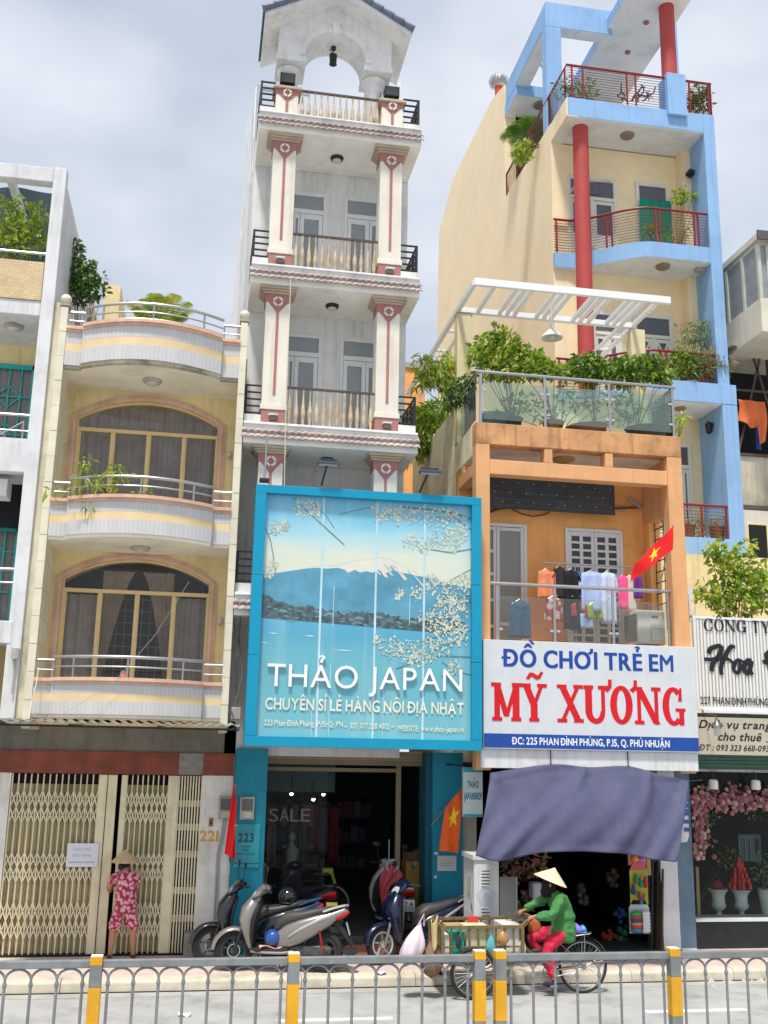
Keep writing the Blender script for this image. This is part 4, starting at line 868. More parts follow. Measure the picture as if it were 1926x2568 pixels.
for o_ in (0,):
    q = MB(); q.box(.76, .98, -.21, -.105, 2.13, 2.47, 0); q.build('case', M_grey, t, bevel=.012); q = MB(); q.box(.785, .955, -.218, -.211, 2.27, 2.44, 0); q.build('cover', MATS['meter_window'], t); q = MB(); q.box(.81, .93, -.22, -.211, 2.16, 2.25, 0); q.build('plate', MATS['meter_label'], t)
p = sp('c', 950, 335, -.11); q = MB(); q.box(p.x-.155, p.x+.155, -.118, -.110, p.z-.115, p.z+.115, 0)
for i, (a, b) in enumerate(((-.03, .03), (-.11, .11), (-.10, .105))): q.box(p.x+a, p.x+b, -.1192, -.1181, p.z+.03-i*.035, p.z+.042-i*.035, 1)
tag(q.build('notice_plate', [mat('plate_grey', (.60, .62, .64), .4), M_grey], origin=(p.x, -.11, p.z)), 'small pale notice plate on the right teal pillar', 'sign')
for k, (px, py, lb) in enumerate(((845, 237, 'small white sticker on the teal pillar above the notice plate'), (838, 470, 'tiny white sticker on the teal pillar below the notice plate'))):
    p = sp('c', px, py, -.11); q = MB(); q.box(p.x-.03+k*.01, p.x+.03-k*.01, -.106, -.101, p.z-.02, p.z+.02); tag(q.build('sticker', MATS['paper'], origin=(p.x, -.105, p.z)), lb, 'sticker')
def star(mb, c, r, ux, uz, n_, mi):
    c = Vector(c); ux = Vector(ux); uz = Vector(uz); pts = []
    for i in range(10):
        a = PI/2+i*PI/5; rr = r if i % 2 == 0 else r*.40; pts.append(c+ux*(rr*math.cos(a))+uz*(rr*math.sin(a))+Vector(n_))
    mb.add(pts+[c+Vector(n_)], [(10, i, (i+1) % 10) for i in range(10)], mi)
def flag(name_label, quad, Y, pole, col, sway=.03, star_at=(.5, .5), sr=.2, stretch=(1, 1)):
    """flag cloth through four corners (top pole, top fly, bottom fly, bottom pole) with folds, its star printed in the cloth"""
    t = thing('flag', name_label, 'flag', pole[0], 'red flags with a yellow star'); a, b, c, d = [Vector(v) for v in quad]; q = MB(); nu, nv = 40, 40
    def P(u, v):
        p = a.lerp(b, u).lerp(d.lerp(c, u), v); k = sway*math.sin(u*9+v*3)*(.3+u*.7); return p+Vector((k*.3, -k, k*.2))
    vs = [P(i/nu, j/nv) for j in range(nv+1) for i in range(nu+1)]; q.v = [tuple(v) for v in vs]
    def instar(u, v):
        x, y = (u-star_at[0])/sr*stretch[0], (v-star_at[1])/sr*stretch[1]; an = math.atan2(x, -y) % (2*PI/5); an = min(an, 2*PI/5-an); return math.hypot(x, y)*(math.cos(an)+3.0777*math.sin(an)) < 1.0
    for j in range(nv):
        for i in range(nu): q.f.append((j*(nu+1)+i, j*(nu+1)+i+1, (j+1)*(nu+1)+i+1, (j+1)*(nu+1)+i)); q.mi.append(1 if instar((i+.5)/nu, (j+.5)/nv) else 0)
    q.build('cloth', [col, M_yel], t, smooth='all', solid=.003)
    q = MB(); q.tube(pole, .011, 8); q.build('pole', mat('flag_pole', (.25, .24, .22), .4), t, smooth=True)
q = MB()
for a_, b_, c_ in (((.60, -1.0, 5.3), (.56, -1.05, 4.5), (.60, -.9, 3.9)), ((.58, -1.0, 4.9), (.66, -1.0, 4.3), (.55, -1.1, 3.75)), ((.50, -1.15, 3.8), (.60, -1.2, 3.55), (.66, -.9, 3.5)), ((.64, -.16, 3.1), (.645, -.17, 2.4), (.64, -.16, 1.5))): tag(MB().tube([a_, b_, c_], .010, 5).build('loose_cable', mat('grey_cable', (.16, .15, .14), .7), origin=a_), 'loose grey cable hanging between the cream house and the teal billboard', 'cable', 'loose cables beside the billboard')
q = MB(); q.box(.52, .66, -1.15, -1.0, 3.62, 3.80); tag(q.build('cable_box', M_grey, bevel=.01, origin=(.6, -1.1, 3.6)), 'small grey cable box at the lower left corner of the teal billboard', 'box')
M_orange = mat('faded_flag_orange', (.80, .12, .012), .7, var=.15, vscale=5)
Y = -.55
P_ = lambda k, x, y: sp(k, x, y, Y)
flag('red flag with yellow star hanging in folds beside the 223 plaque', (P_('3', 1512, 470), P_('3', 1530, 600), P_('3', 1530, 975), P_('3', 1455, 930)), Y, (P_('3', 1530, 560)+Vector((.16, .45, -.12)), P_('3', 1512, 462)), M_red, .035, (.95, .52), .28, (1., 1.3))
flag('faded orange flag with yellow star on the right teal pillar', (P_('l', 1658, 240), P_('l', 1520, 400), P_('l', 1475, 745), P_('l', 1625, 765)), Y, (P_('l', 1455, 560)+Vector((0, .42, 0)), P_('l', 1662, 235)), M_orange, .02, (.42, .38), .26, (.7, 1.2))

# ------------------------------------------------------------------ the teal billboard
B = thing('shop_billboard', 'large teal framed billboard with a lake, a snowy mountain and raised white lettering', 'billboard', (2.3, -1.3, 3.2))
a = sp('A', 163, 150, -1.5); b = sp('A', 1573, 255, -1.5); c = sp('A', 75, 1805, -1.5); d = sp('A', 1588, 1850, -1.5)
XA, XB, ZA, ZB = (a.x+c.x)/2, (b.x+d.x)/2, (c.z+d.z)/2, (a.z+b.z)/2
M_tf = mat('billboard_teal_metal', (.0, .27, .45), .35, var=.05, vscale=1.2, dirt=(.0, .2, .36), dirt_amt=.3)
fw = .155; q = MB(); YF = -1.50
q.box(XA, XB, YF, YF+.26, ZB-.13, ZB); q.box(XA, XB, YF, YF+.26, ZA, ZA+.15); 
for z0_, z1_ in ((ZA+.152, 4.55), (4.554, 5.75), (5.754, ZB-.132)):
    q.box(XA, XA+fw+.01, YF, YF+.26, z0_, z1_); q.box(XB-fw, XB, YF, YF+.26, z0_, z1_)
q.box(XA+.02, XB-.02, YF+.2, YF+.27, ZA+.02, ZB-.02); q.build('frame', M_tf, B, bevel=.006)
x0, x1, z0, z1 = XA+fw+.01, XB-fw, ZA+.15, ZB-.13; YP = YF+.11; H_ = z1-z0; W_ = x1-x0
def panel_mat():
    m = bpy.data.materials.new('printed_landscape'); m.use_nodes = True; t = m.node_tree; bb = t.nodes['Principled BSDF']; bb.inputs['Roughness'].default_value = .3
    co = t.nodes.new('ShaderNodeTexCoord'); sx = t.nodes.new('ShaderNodeSeparateXYZ'); t.links.new(co.outputs['Object'], sx.inputs[0])
    nn = t.nodes.new('ShaderNodeTexNoise'); nn.inputs['Scale'].default_value = 1.6; nn.inputs['Detail'].default_value = 5; qm = t.nodes.new('ShaderNodeMapping'); qm.inputs['Scale'].default_value = (.6, 1, 2.2); t.links.new(co.outputs['Object'], qm.inputs[0]); t.links.new(qm.outputs[0], nn.inputs['Vector'])
    ad = t.nodes.new('ShaderNodeMath'); ad.operation = 'MULTIPLY_ADD'; ad.inputs[1].default_value = .34; t.links.new(nn.outputs['Fac'], ad.inputs[0]); t.links.new(sx.outputs['Z'], ad.inputs[2])
    mr = t.nodes.new('ShaderNodeMapRange'); off = z0-B.location.z; mr.inputs['From Min'].default_value = off+.17; mr.inputs['From Max'].default_value = off+H_+.17; t.links.new(ad.outputs[0], mr.inputs['Value'])
    r = t.nodes.new('ShaderNodeValToRGB'); e = r.color_ramp.elements
    st = [(0, (.17, .47, .53)), (.16, (.14, .43, .52)), (.34, (.13, .41, .50)), (.42, (.09, .36, .52)), (.47, (.09, .38, .58)), (.62, (.66, .66, .52)), (.76, (.62, .68, .58)), (.84, (.36, .62, .70)), (.92, (.17, .48, .66)), (1, (.13, .43, .63))]
    e[0].position, e[0].color = 0, (*st[0][1], 1); e[1].position, e[1].color = 1, (*st[-1][1], 1)
    for p_, c_ in st[1:-1]: x = e.new(p_); x.color = (*c_, 1)
    n3 = t.nodes.new('ShaderNodeTexNoise'); n3.inputs['Scale'].default_value = 1.0; n3.inputs['Detail'].default_value = 5; q3 = t.nodes.new('ShaderNodeMapping'); q3.inputs['Scale'].default_value = (5, 5, .5); t.links.new(co.outputs['Object'], q3.inputs[0]); t.links.new(q3.outputs[0], n3.inputs['Vector'])
    m3 = t.nodes.new('ShaderNodeMapRange'); m3.inputs['From Min'].default_value = .5; m3.inputs['From Max'].default_value = .8; m3.inputs['To Max'].default_value = .30; t.links.new(n3.outputs['Fac'], m3.inputs['Value'])
    mxx = t.nodes.new('ShaderNodeMixRGB'); mxx.inputs[2].default_value = (.50, .66, .66, 1); t.links.new(m3.outputs[0], mxx.inputs[0]); t.links.new(r.outputs[0], mxx.inputs[1]); t.links.new(mr.outputs[0], r.inputs[0]); t.links.new(mxx.outputs[0], bb.inputs['Base Color']); return m
q = MB(); q.box(x0, x1, YP, YP+.05, z0, z1, 0)
def fx(u): return x0+u*W_
def fz(v): return z0+v*H_
NL_ = [0]
def flat(poly, lay, mi): NL_[0] += 1; q.add([(fx(u), YP-.0006*lay-.0000015*NL_[0], fz(v)) for u, v in poly], [tuple(range(len(poly)))], mi)
mnt = [(0, .655), (.10, .672), (.20, .69), (.27, .705), (.36, .712), (.43, .735), (.50, .742), (.55, .755), (.60, .748), (.66, .725), (.72, .70), (.80, .672), (.88, .655), (1, .64)]
flat(mnt+[(1, .45), (0, .48)], 1, 1)
snow = [(.20, .689), (.27, .704), (.36, .711), (.43, .734), (.50, .741), (.55, .754), (.60, .747), (.66, .724), (.72, .699), (.79, .676), (.74, .682), (.70, .688), (.66, .692), (.62, .700), (.585, .688), (.55, .70), (.52, .686), (.49, .692), (.46, .684), (.435, .695), (.40, .681), (.385, .694), (.35, .700), (.30, .694), (.25, .696)]
flat(snow, 2, 2)
for i in range(16):
    u = random.uniform(.50, .74); v = .745-abs(u-.55)*.28-random.uniform(.0, .02); flat([(u, v), (u+.008, v-.004), (u+.06, v-.055), (u+.045, v-.05)], 3, 1 if i % 2 else 2)
tr = [(0, .56)]; u = 0
while u < .98: tr.append((u, .525+.012*math.sin(u*9)**2-.05*u+random.uniform(0, .014)+(.04*math.cos(u*14) if u < .11 else 0))); u += .012
flat([(0, .475)]+[(a_, b_) for a_, b_ in tr]+[(.98, .435), (.6, .452), (.3, .465)], 3, 3)
for (u, v) in ((.5, .515), (.53, .495), (.14, .53), (.30, .50), (.65, .495), (.70, .48), (.08, .505), (.44, .488)): flat([(u, v), (u+.045, v-.003), (u+.036, v+.008), (u+.008, v+.010)], 5, 4)
for i in range(40): u = random.uniform(.02, .72); v = random.uniform(.462, .53)-.02*u; flat([(u, v), (u+.02, v-.001), (u+.02, v+.004), (u, v+.005)], 5, 4)
for (u, v, l) in ((.03, .415, .06), (.2, .41, .06), (.33, .355, .12), (.0, .375, .04), (.62, .34, .18), (.27, .055, .10), (.545, .105, .1), (.82, .105, .08)): flat([(u, v), (u+l*.5, v-.004), (u+l, v-.003), (u+l*.6, v+.002)], 5, 5)
for u in (.27, .53, .765): flat([(u, 0), (u+.010, 0), (u+.012, 1), (u+.002, 1)], 6, 5)
for u, a_, b_ in ((.335, .45, .62), (.70, .47, .6), (.33, .0, .3), (.58, .0, .2), (.25, .0, .13)): flat([(u, a_), (u+.003, a_), (u+.004, b_), (u+.001, b_)], 6, 5)
def twig(pts, wd, mi=6):
    for (a_, b_), (c_, d_) in zip(pts, pts[1:]):
        dx, dz = c_-a_, d_-b_; l = math.hypot(dx, dz)+1e-6; nx, nz = -dz/l*wd*.65, dx/l*wd*.65; flat([(a_+nx, b_+nz), (a_-nx, b_-nz), (c_-nx, d_-nz), (c_+nx, d_+nz)], 7, mi)
twig([(.13, .99), (.22, .92), (.30, .86), (.38, .80)], .003); twig([(.22, .98), (.29, .92), (.33, .87)], .002); twig([(0, .86), (.03, .80), (.05, .72), (.06, .66)], .003); twig([(.02, .83), (.10, .85)], .002)
twig([(1, .945), (.92, .965), (.80, .975), (.66, .98)], .006); twig([(1, .90), (.93, .94), (.88, .975)], .004); twig([(.5, .97), (.42, .95), (.35, .93)], .002); twig([(1, .81), (.90, .79), (.80, .80)], .003); twig([(.9, .93), (.82, .945)], .003); twig([(1, .72), (.9, .67)], .002); twig([(1, .58), (.9, .60), (.84, .58)], .003)
twig([(1, .345), (.85, .345), (.73, .315), (.64, .285)], .004); twig([(.98, .42), (.88, .39), (.8, .36)], .003); twig([(1, .27), (.92, .285), (.86, .32)], .003); twig([(1, .46), (.85, .43), (.76, .40)], .003); twig([(.86, .26), (.93, .27)], .003)
bl = [(.17, .95, .05), (.22, .96, .04), (.05, .86, .04), (.09, .87, .03), (.04, .70, .03), (.03, .66, .03), (.24, .93, .03), (.55, .945, .06), (.62, .955, .05), (.70, .95, .05), (.78, .95, .06), (.64, .92, .03), (.94, .92, .06), (.88, .96, .05), (.98, .88, .04), (.85, .86, .06), (.90, .83, .05), (.78, .82, .05), (.70, .83, .04), (.93, .86, .05), (.83, .64, .05), (.92, .63, .06), (.97, .58, .06), (.88, .58, .05), (.65, .595, .03), (.74, .605, .04), (.88, .52, .08), (.95, .50, .07), (.80, .51, .06), (.90, .46, .08), (.84, .44, .06), (.96, .43, .05), (.62, .37, .06), (.70, .36, .06), (.78, .365, .06), (.86, .385, .06), (.92, .30, .04), (.55, .40, .03), (.74, .33, .05), (.98, .66, .05), (.80, .665, .04)]
for (u, v, r_) in bl:
    for i in range(int(r_*950)):
        a_ = random.random()*6.28; rr = r_*random.random()**.6; uu, vv = u+rr*math.cos(a_), v+rr*math.sin(a_)*.85
        if not (.005 < uu < .99 and .01 < vv < .99): continue
        s_ = random.uniform(.0035, .0075); a_ = random.random()*6.28; poly = [(uu+s_*math.cos(a_+j*2*PI/5)*(1 if j % 2 else .8), vv+s_*.95*math.sin(a_+j*2*PI/5)) for j in range(5)]
        flat(poly, 8, random.choice((7, 7, 8, 9, 9)))
pr_ = q.build('picture_panel', [panel_mat(), mat('print_mountain', (.10, .30, .43), .3, var=.22, vscale=3), mat('print_snow', (.66, .66, .58), .3, var=.06), mat('print_treeline', (.075, .12, .135), .3, var=.55, vscale=14), mat('print_pale', (.16, .28, .34), .3), mat('print_seam', (.45, .66, .76), .4, var=.15), mat('print_twig', (.11, .18, .21), .3), mat('print_blossom', (.56, .58, .45), .3), mat('print_blossom_pale', (.62, .65, .54), .3), mat('print_blossom_shade', (.33, .48, .46), .3)], B)
def az_(k, x, y): return sp(k, x, y, YP)
zb = (az_('A', 290, 1430).z+az_('A', 1440, 1480).z)/2; q = MB()
lettering('THẢO JAPAN', az_('A', 228, 1300).x+.0, az_('A', 1452, 1360).x, zb+.005, .335, YP-.022, .024, .0, mb=q, track=.10); q.build('raised_letters', mat('letter_white', (.80, .80, .82), .35, var=.03), B)
q = MB(); lettering('CHUYÊN SỈ LẺ HÀNG NỘI ĐỊA NHẬT', az_('A', 215, 1500).x, az_('A', 1465, 1580).x, (az_('A', 230, 1565).z+az_('A', 1440, 1620).z)/2-.005, .165, YP-.013, .003, .022, mb=q)
q.part += 1; lettering('223 Phan Đình Phùng, P.15, Q. PN', az_('A', 207, 1640).x, az_('A', 702, 1690).x, (az_('A', 230, 1678).z+az_('A', 680, 1695).z)/2, .082, YP-.012, .002, .012, mb=q)
q.part += 1; lettering('ĐT: 077 220 4002', az_('A', 752, 1690).x, az_('A', 995, 1700).x, az_('A', 870, 1703).z, .082, YP-.012, .002, .012, mb=q); q.part += 1; lettering('WEBSITE: www.shop-japan.vn', az_('A', 1045, 1690).x, az_('A', 1465, 1710).x, az_('A', 1250, 1722).z+.004, .082, YP-.012, .002, .012, mb=q)
for a_ in (725, 1020): q.box(az_('A', a_-12, 1690).x, az_('A', a_+4, 1690).x, YP-.0139, YP-.012, az_('A', a_, 1692).z, az_('A', a_, 1686).z)
q.build('printed_text', mat('print_cream', (.70, .72, .60), .4, var=.15, vscale=9, dirt=(.2, .5, .6), dirt_amt=.35), B)
def sign_lamp(label, foot, head, kind):
    t = thing('sign_floodlight', label, 'floodlight', foot, 'floodlights on the billboard'); q = MB(); q.tube([foot, head], .016, 8); q.build('arm', M_black, t)
    q = MB(); h = Vector(head); q.bar(h+Vector((-.17, -.10, -.03)), h+Vector((.17, -.10, -.03)), .14, .05); q.bar(h+Vector((-.13, -.03, .05)), h+Vector((.13, -.03, .05)), .05, .015); q.box(h.x-.13, h.x-.115, h.y-.10, h.y-.02, h.z-.03, h.z+.06); q.box(h.x+.115, h.x+.13, h.y-.10, h.y-.02, h.z-.03, h.z+.06); q.build('head', [mat('floodlight_blue_grey', (.05, .07, .10), .4)], t, bevel=.006)
    q = MB(); q.add([(h.x-.15, h.y-.16, h.z-.057), (h.x+.15, h.y-.16, h.z-.057), (h.x+.15, h.y-.05, h.z-.057), (h.x-.15, h.y-.05, h.z-.057)], [(0, 1, 2, 3)]); q.build('lens', M_lampg, t)
f1 = sp('A', 568, 170, -1.35); h1 = sp('A', 607, 30, -1.5); sign_lamp('floodlight on a black arm at the middle of the billboard top', f1, h1, 0)
f1 = sp('A', 1185, 215, -1.35); h1 = sp('A', 1245, 85, -1.5); sign_lamp('floodlight on a black arm at the right end of the billboard top', f1, h1, 0)
t = thing('mast', 'thin grey mast standing on the left corner of the billboard', 'mast', sp('A', 207, 150, -1.4)); p = sp('A', 207, 150, -1.4); q = MB(); q.tube([p, sp('5', 305, 1360, -1.4)], .016, 8); q.build('pole', M_steel, t); q = MB(); q.box(p.x-.075, p.x+.075, -1.48, -1.34, p.z-.0, p.z+.055); q.build('clamp', M_black, t, bevel=.008)
# hanging side sign of the shop
p = sp('b', 52, 295, -.75); q = MB(); q.box(p.x-.155, p.x+.155, -.80, -.73, p.z-.37, p.z+.37, 0); q.box(p.x-.154, p.x+.154, -.802, -.728, p.z+.30, p.z+.368, 2); q.box(p.x-.154, p.x+.154, -.802, -.728, p.z-.368, p.z-.33, 2); lettering('THẢO', p.x-.09, p.x+.09, p.z+.07, .095, -.803, .002, .03, mb=q, mi=1); lettering('JAPANSHOP', p.x-.145, p.x+.145, p.z-.11, .10, -.803, .002, .03, mb=q, mi=1); q.tube([(p.x-.25, -.1, p.z+.40), (p.x, -.76, p.z+.40), (p.x+.1, -.76, p.z+.40)], .014, 6, 3); q.tube([(p.x, -.76, p.z+.40), (p.x, -.76, p.z+.36)], .01, 6, 3)
tag(q.build('hanging_sign', [mat('sign_pale', (.60, .68, .70), .4), mat('sign_teal_letter', (.02, .22, .32), .5), mat('sign_teal_band', (.04, .35, .42), .4), M_black], origin=(p.x, -.76, p.z)), 'small pale hanging sign with teal lettering beside the billboard', 'sign')
# ================================================================== 225: orange house with roof garden
M_or = mat('orange_wall', (.90, .45, .15), .8, var=.08, vscale=1.6, dirt=(.38, .15, .05), dirt_amt=.35, streak=.25, bump=.1)
M_orp = mat('pale_orange_paint', (.70, .37, .17), .8, var=.06, vscale=1.6, dirt=(.30, .17, .09), dirt_amt=.30, streak=.22, bump=.1)
M_orw = mat('weathered_orange', (.60, .31, .14), .85, var=.14, vscale=2.2, dirt=(.10, .07, .045), dirt_amt=.75, streak=.75, bump=.25)
M_creamw = mat('cream_side_wall', (.86, .78, .57), .85, var=.08, vscale=1.4, dirt=(.22, .18, .10), dirt_amt=.5, streak=.6, bump=.2)
O = thing('orange_house', 'orange house with open balcony, glass roof balustrade and toy shop below', 'house', (6.05, 0, .16))
q = MB(); x0, x1 = 4.265, 7.865
q.box(x0+.001, x1-.001, -1.2, -.95, 8.152, 8.52, 1); q.box(x0, 4.50, -1.2, -.96, 2.95, 8.15, 0); q.box(7.60, x1, -1.2, -.96, 2.95, 8.15, 0)
q.box(4.501, 7.599, -1.19, -.97, 7.65, 7.90, 0)
for a in (5.44, 6.50): q.box(a, a+.14, -1.188, -.97, 7.901, 8.151, 0)
q.box(x0+.002, 4.44, -.959, 4.0, 8.0, 8.51, 2); q.box(x0, 4.45, -.96, .0, 7.65, 7.86, 0); q.box(x0+.003, 4.44, -.4, -.2, 7.861, 7.999, 0); q.box(7.66, x1-.002, -.959, 4.0, 8.0, 8.51, 0); q.box(7.652, x1-.004, -.955, .01, 7.2, 7.9, 0)
q.build('frame', [M_orp, M_orw, M_creamw], O, bevel=.01)
q = MB(); q.box(x0+.01, x1-.01, -.1+.1, .2, 4.9, 8.2, 0); q.box(x0+.005, x1-.01, .2, 4.0, 3.0, 8.2, 1); q.box(x0+.006, 4.43, .0, 4.0, 8.5, 9.24, 1); q.box(x0+.005, 4.42, -.9, .0, 4.9, 5.6, 0); q.box(x0, x1, -1.17, .1, 4.72, 4.93, 0); q.box(7.66, 7.86, -.25, .0, 4.93, 8.2, 0)
q.build('wall', [M_or, M_creamw], O)
q = MB(); q.box(4.45, 7.66, -.95, -.001, 8.17, 8.19, 0); q.box(4.45, 7.659, -.95, 4, 8.191, 8.50, 0); q.build('ceiling', mat('greyish_soffit', (.80, .77, .71), .85, var=.1, dirt=(.25, .2, .15), dirt_amt=.5), O)
q = MB(); p = sp('m', 755, 875, -.75); q.lathe([(.19, 0), (.2, -.02), (.15, -.05), (0, -.07)], (p.x, -.6, 8.17), 18); q.build('ceiling_lamp', mat('ochre_lamp', (.45, .31, .10), .5), O, smooth=True)
# stained glass-like dark blind under the ceiling
q = MB(); q.box(4.51, 7.02, -.30, -.28, 7.30, 7.88, 0)
for i in range(9):
    for j in range(3): q.ball((4.7+i*.28+(j % 2)*.14, -.302, 7.42+j*.17), (.014, .004, .014), 8, 5, 1)
for j in range(5): q.box(4.51, 7.02, -.303, -.301, 7.36+j*.11, 7.364+j*.11, 2)
for i in range(5):
    for k in range(4): q.box(4.85+i*.55, 5.0+i*.55, -.303, -.301, 7.37+k*.035+.2*(i % 2), 7.374+k*.035+.2*(i % 2), 2); q.box(4.85+i*.55+k*.04, 4.854+i*.55+k*.04, -.304, -.301, 7.36+.2*(i % 2), 7.50+.2*(i % 2), 2)
tag(q.build('patterned_blind', [mat('charcoal_blind', (.045, .05, .055), .5, var=.25), mat('blind_dot', (.30, .32, .33), .5), mat('blind_line', (.13, .14, .15), .6)], origin=(5.7, -.29, 7.3)), 'charcoal patterned blind hanging below the orange balcony ceiling', 'blind')
def door(nm, xa, xb, z0, z1, grid, mats, stiles):
    f = MB(); f.box(xa, xa+.06, -.05, .02, z0, z1); f.box(xb-.06, xb, -.05, .02, z0, z1); f.box(xa+.06, xb-.06, -.05, .019, z1-.06, z1)
    for a, b, rows in stiles:
        f.box(a, a+.055, -.04, .015, z0, z1-.065); f.box(b-.055, b, -.04, .015, z0, z1-.065)
        for z in rows: f.box(a+.055, b-.055, -.038, .014, z-.028, z+.028)
    o = f.build(nm, M_whitesh, O, bevel=.006); g_ = MB(); g_.add([(xa, -.008, z0), (xb, -.008, z0), (xb, -.008, z1-.05), (xa, -.008, z1-.05)], [(0, 1, 2, 3)]); g_.build('pane', mats, o); return o
M_frost = glass('frosted_grey_pane', (.36, .39, .36), .75, .15)
door('balcony_door', 4.49, 5.49, 4.95, 7.10, None, M_frost, ((4.55, 4.94, (5.3, 5.75, 6.2, 6.6, 7.0)), (4.945, 5.43, (5.02, 5.35, 7.0))))
wd = door('shuttered_window', 6.19, 7.25, 4.95, 7.09, None, glass('dark_slat_pane', (.09, .11, .12), .6, .1), ((6.25, 6.72, (5.0, 5.5, 6.42, 7.0)), (6.725, 7.19, (5.0, 5.5, 6.42, 7.0))))
q = MB()
for a, b in ((6.25, 6.72), (6.725, 7.19)):
    q.box((a+b)/2-.03, (a+b)/2+.03, -.036, .012, 5.0, 7.0)
    for k in range(15): q.box(a+.055, b-.055, -.030, -.012, 5.06+k*.135, 5.10+k*.135)
q.build('glazing_bar', M_whitesh, wd)
# glass balustrades: balcony and roof
def glass_rail(parent, xs, zb, zt, Y, gz0, gz1, gm, hr=.028, ends=None, cl=2):
    p = MB()
    for x in xs: p.box(x-.024, x+.024, Y-.012, Y+.012, zb, zt-.02)
    p.build('rail_post', M_steel, parent, bevel=.006, each=True)
    c = MB()
    for i, x in enumerate(xs):
        for k in range(cl):
            z = lerp(gz0, gz1, .22+.56*k)
            for s in (-1, 1):
                if (i == 0 and s < 0) or (i == len(xs)-1 and s > 0): continue
                c.box(x+s*.024, x+s*.085, Y-.02, Y+.02, z-.018, z+.018)
    c.build('glass_clamp', M_chrome, parent, bevel=.004, each=True)
    h = MB(); a, b = ends or (xs[0], xs[-1]); h.tube([(a, Y, zt), (b, Y, zt)], hr, 12); h.build('handrail', M_steel, parent, smooth=True)
    for a, b in zip(xs, xs[1:]):
        g_ = MB(); g_.box(a+.045, b-.045, Y-.006, Y+.006, gz0, gz1); g_.build('glass_panel', gm, parent)
bx = [sp('B', x, 800, -1.1).x for x in (188, 500, 818, 1118)]
glass_rail(O, bx, 4.92, 5.86, -1.1, 4.98, 5.66, G_balc, .030, (4.5, 7.60), 1)
tx = [sp('m', x, 640, -1.15).x for x in (368, 657, 946, 1230)]
glass_rail(O, tx, 8.52, 9.42, -1.15, 8.60, 9.25, G_green, .028, (4.27, 7.83))
for xx in (4.30, 7.82):
    h = MB(); h.tube([(xx, -1.15, 9.42), (xx, -.05, 9.42)], .028, 10); h.build('handrail', M_steel, O, smooth=True); g_ = MB(); g_.box(xx-.006, xx+.006, -1.05, -.1, 8.60, 9.25); g_.build('glass_panel', G_green, O)
q = MB()
for k in range(9): q.bar((7.76, -.93, 5.75+k*.19), (7.76, -.25, 5.75+k*.19), .012, .018)
for y in (-.92, -.6, -.27): q.box(7.755, 7.765, y-.008, y+.008, 5.3, 7.3)
q.build('window_grille', M_black, O)
q = MB()
for k in range(6): q.bar((4.36, -.93, 6.4+k*.2), (4.36, -.02, 6.4+k*.2), .012, .018)
q.build('window_grille', M_black, O)
# pergola
P = thing('pergola', 'white slatted pergola over the roof garden of the orange house', 'pergola', (6, -.5, 8.5)); M_perg = mat('pergola_white', (.78, .79, .80), .45, var=.04)
q = MB(); zt = 11.02; q.bar((4.24, -1.18, zt), (7.80, -1.18, zt), .07, .13); q.bar((4.24, .0, zt-.001), (7.62, .0, zt-.001), .09, .10); q.bar((4.26, -1.15, zt-.002), (4.26, 4.6, zt-.002), .07, .10); q.bar((4.52, .05, zt-.05), (4.52, 4.6, zt-.05), .05, .07)
for y in (.9, 1.9, 2.9, 3.9): q.bar((4.27, y, zt-.03), (4.53, y, zt-.03), .05, .05)
q.bar((7.58, .05, zt-.03), (7.58, 2.4, zt-.03), .06, .09); q.bar((7.36, .05, zt-.03), (7.36, 2.4, zt-.03), .05, .07)
for y in (.5, 1.1, 1.7, 2.3): q.bar((7.36, y, zt-.04), (7.58, y, zt-.04), .05, .05)
q.build('beam', M_perg, P, bevel=.006, each=True)
for x in (4.62, 5.02, 5.16, 5.30, 5.72, 5.86, 6.0, 6.42, 6.56, 6.72, 7.08, 7.22, 7.36, 7.6):
    q = MB(); q.bar((x, -1.16, zt-.003), (x, .02, zt-.003), .075, .07); q.build('slat', M_perg, P, bevel=.005)
q = MB(); q.box(4.24, 4.50, -.02, .20, 8.5, zt-.06); q.box(7.56, 7.84, -.02, .20, 8.5, zt-.06); q.build('post', mat('cream_post', (.70, .62, .38), .8, var=.06, dirt=(.4, .33, .18), dirt_amt=.4), P, bevel=.01, each=True)
q = MB(); px = sp('m', 687, 300, -.6).x; zl = sp('m', 687, 355, -.6).z; q.tube([(px, -.6, zt-.05), (px, -.6, zl+.22)], .008, 6); q.lathe([(.03, .26), (.035, .20), (.06, .16), (.19, .03), (.195, .0), (.18, .0), (.05, .13), (0, .14)], (px, -.6, zl), 20); q.ball((px, -.6, zl+.02), .045, 8, 6)
tag(q.build('pendant_lamp', mat('lamp_white', (.70, .70, .66), .4), origin=(px, -.6, zl), smooth=True), 'white bell shaped lamp hanging from the pergola', 'lamp')
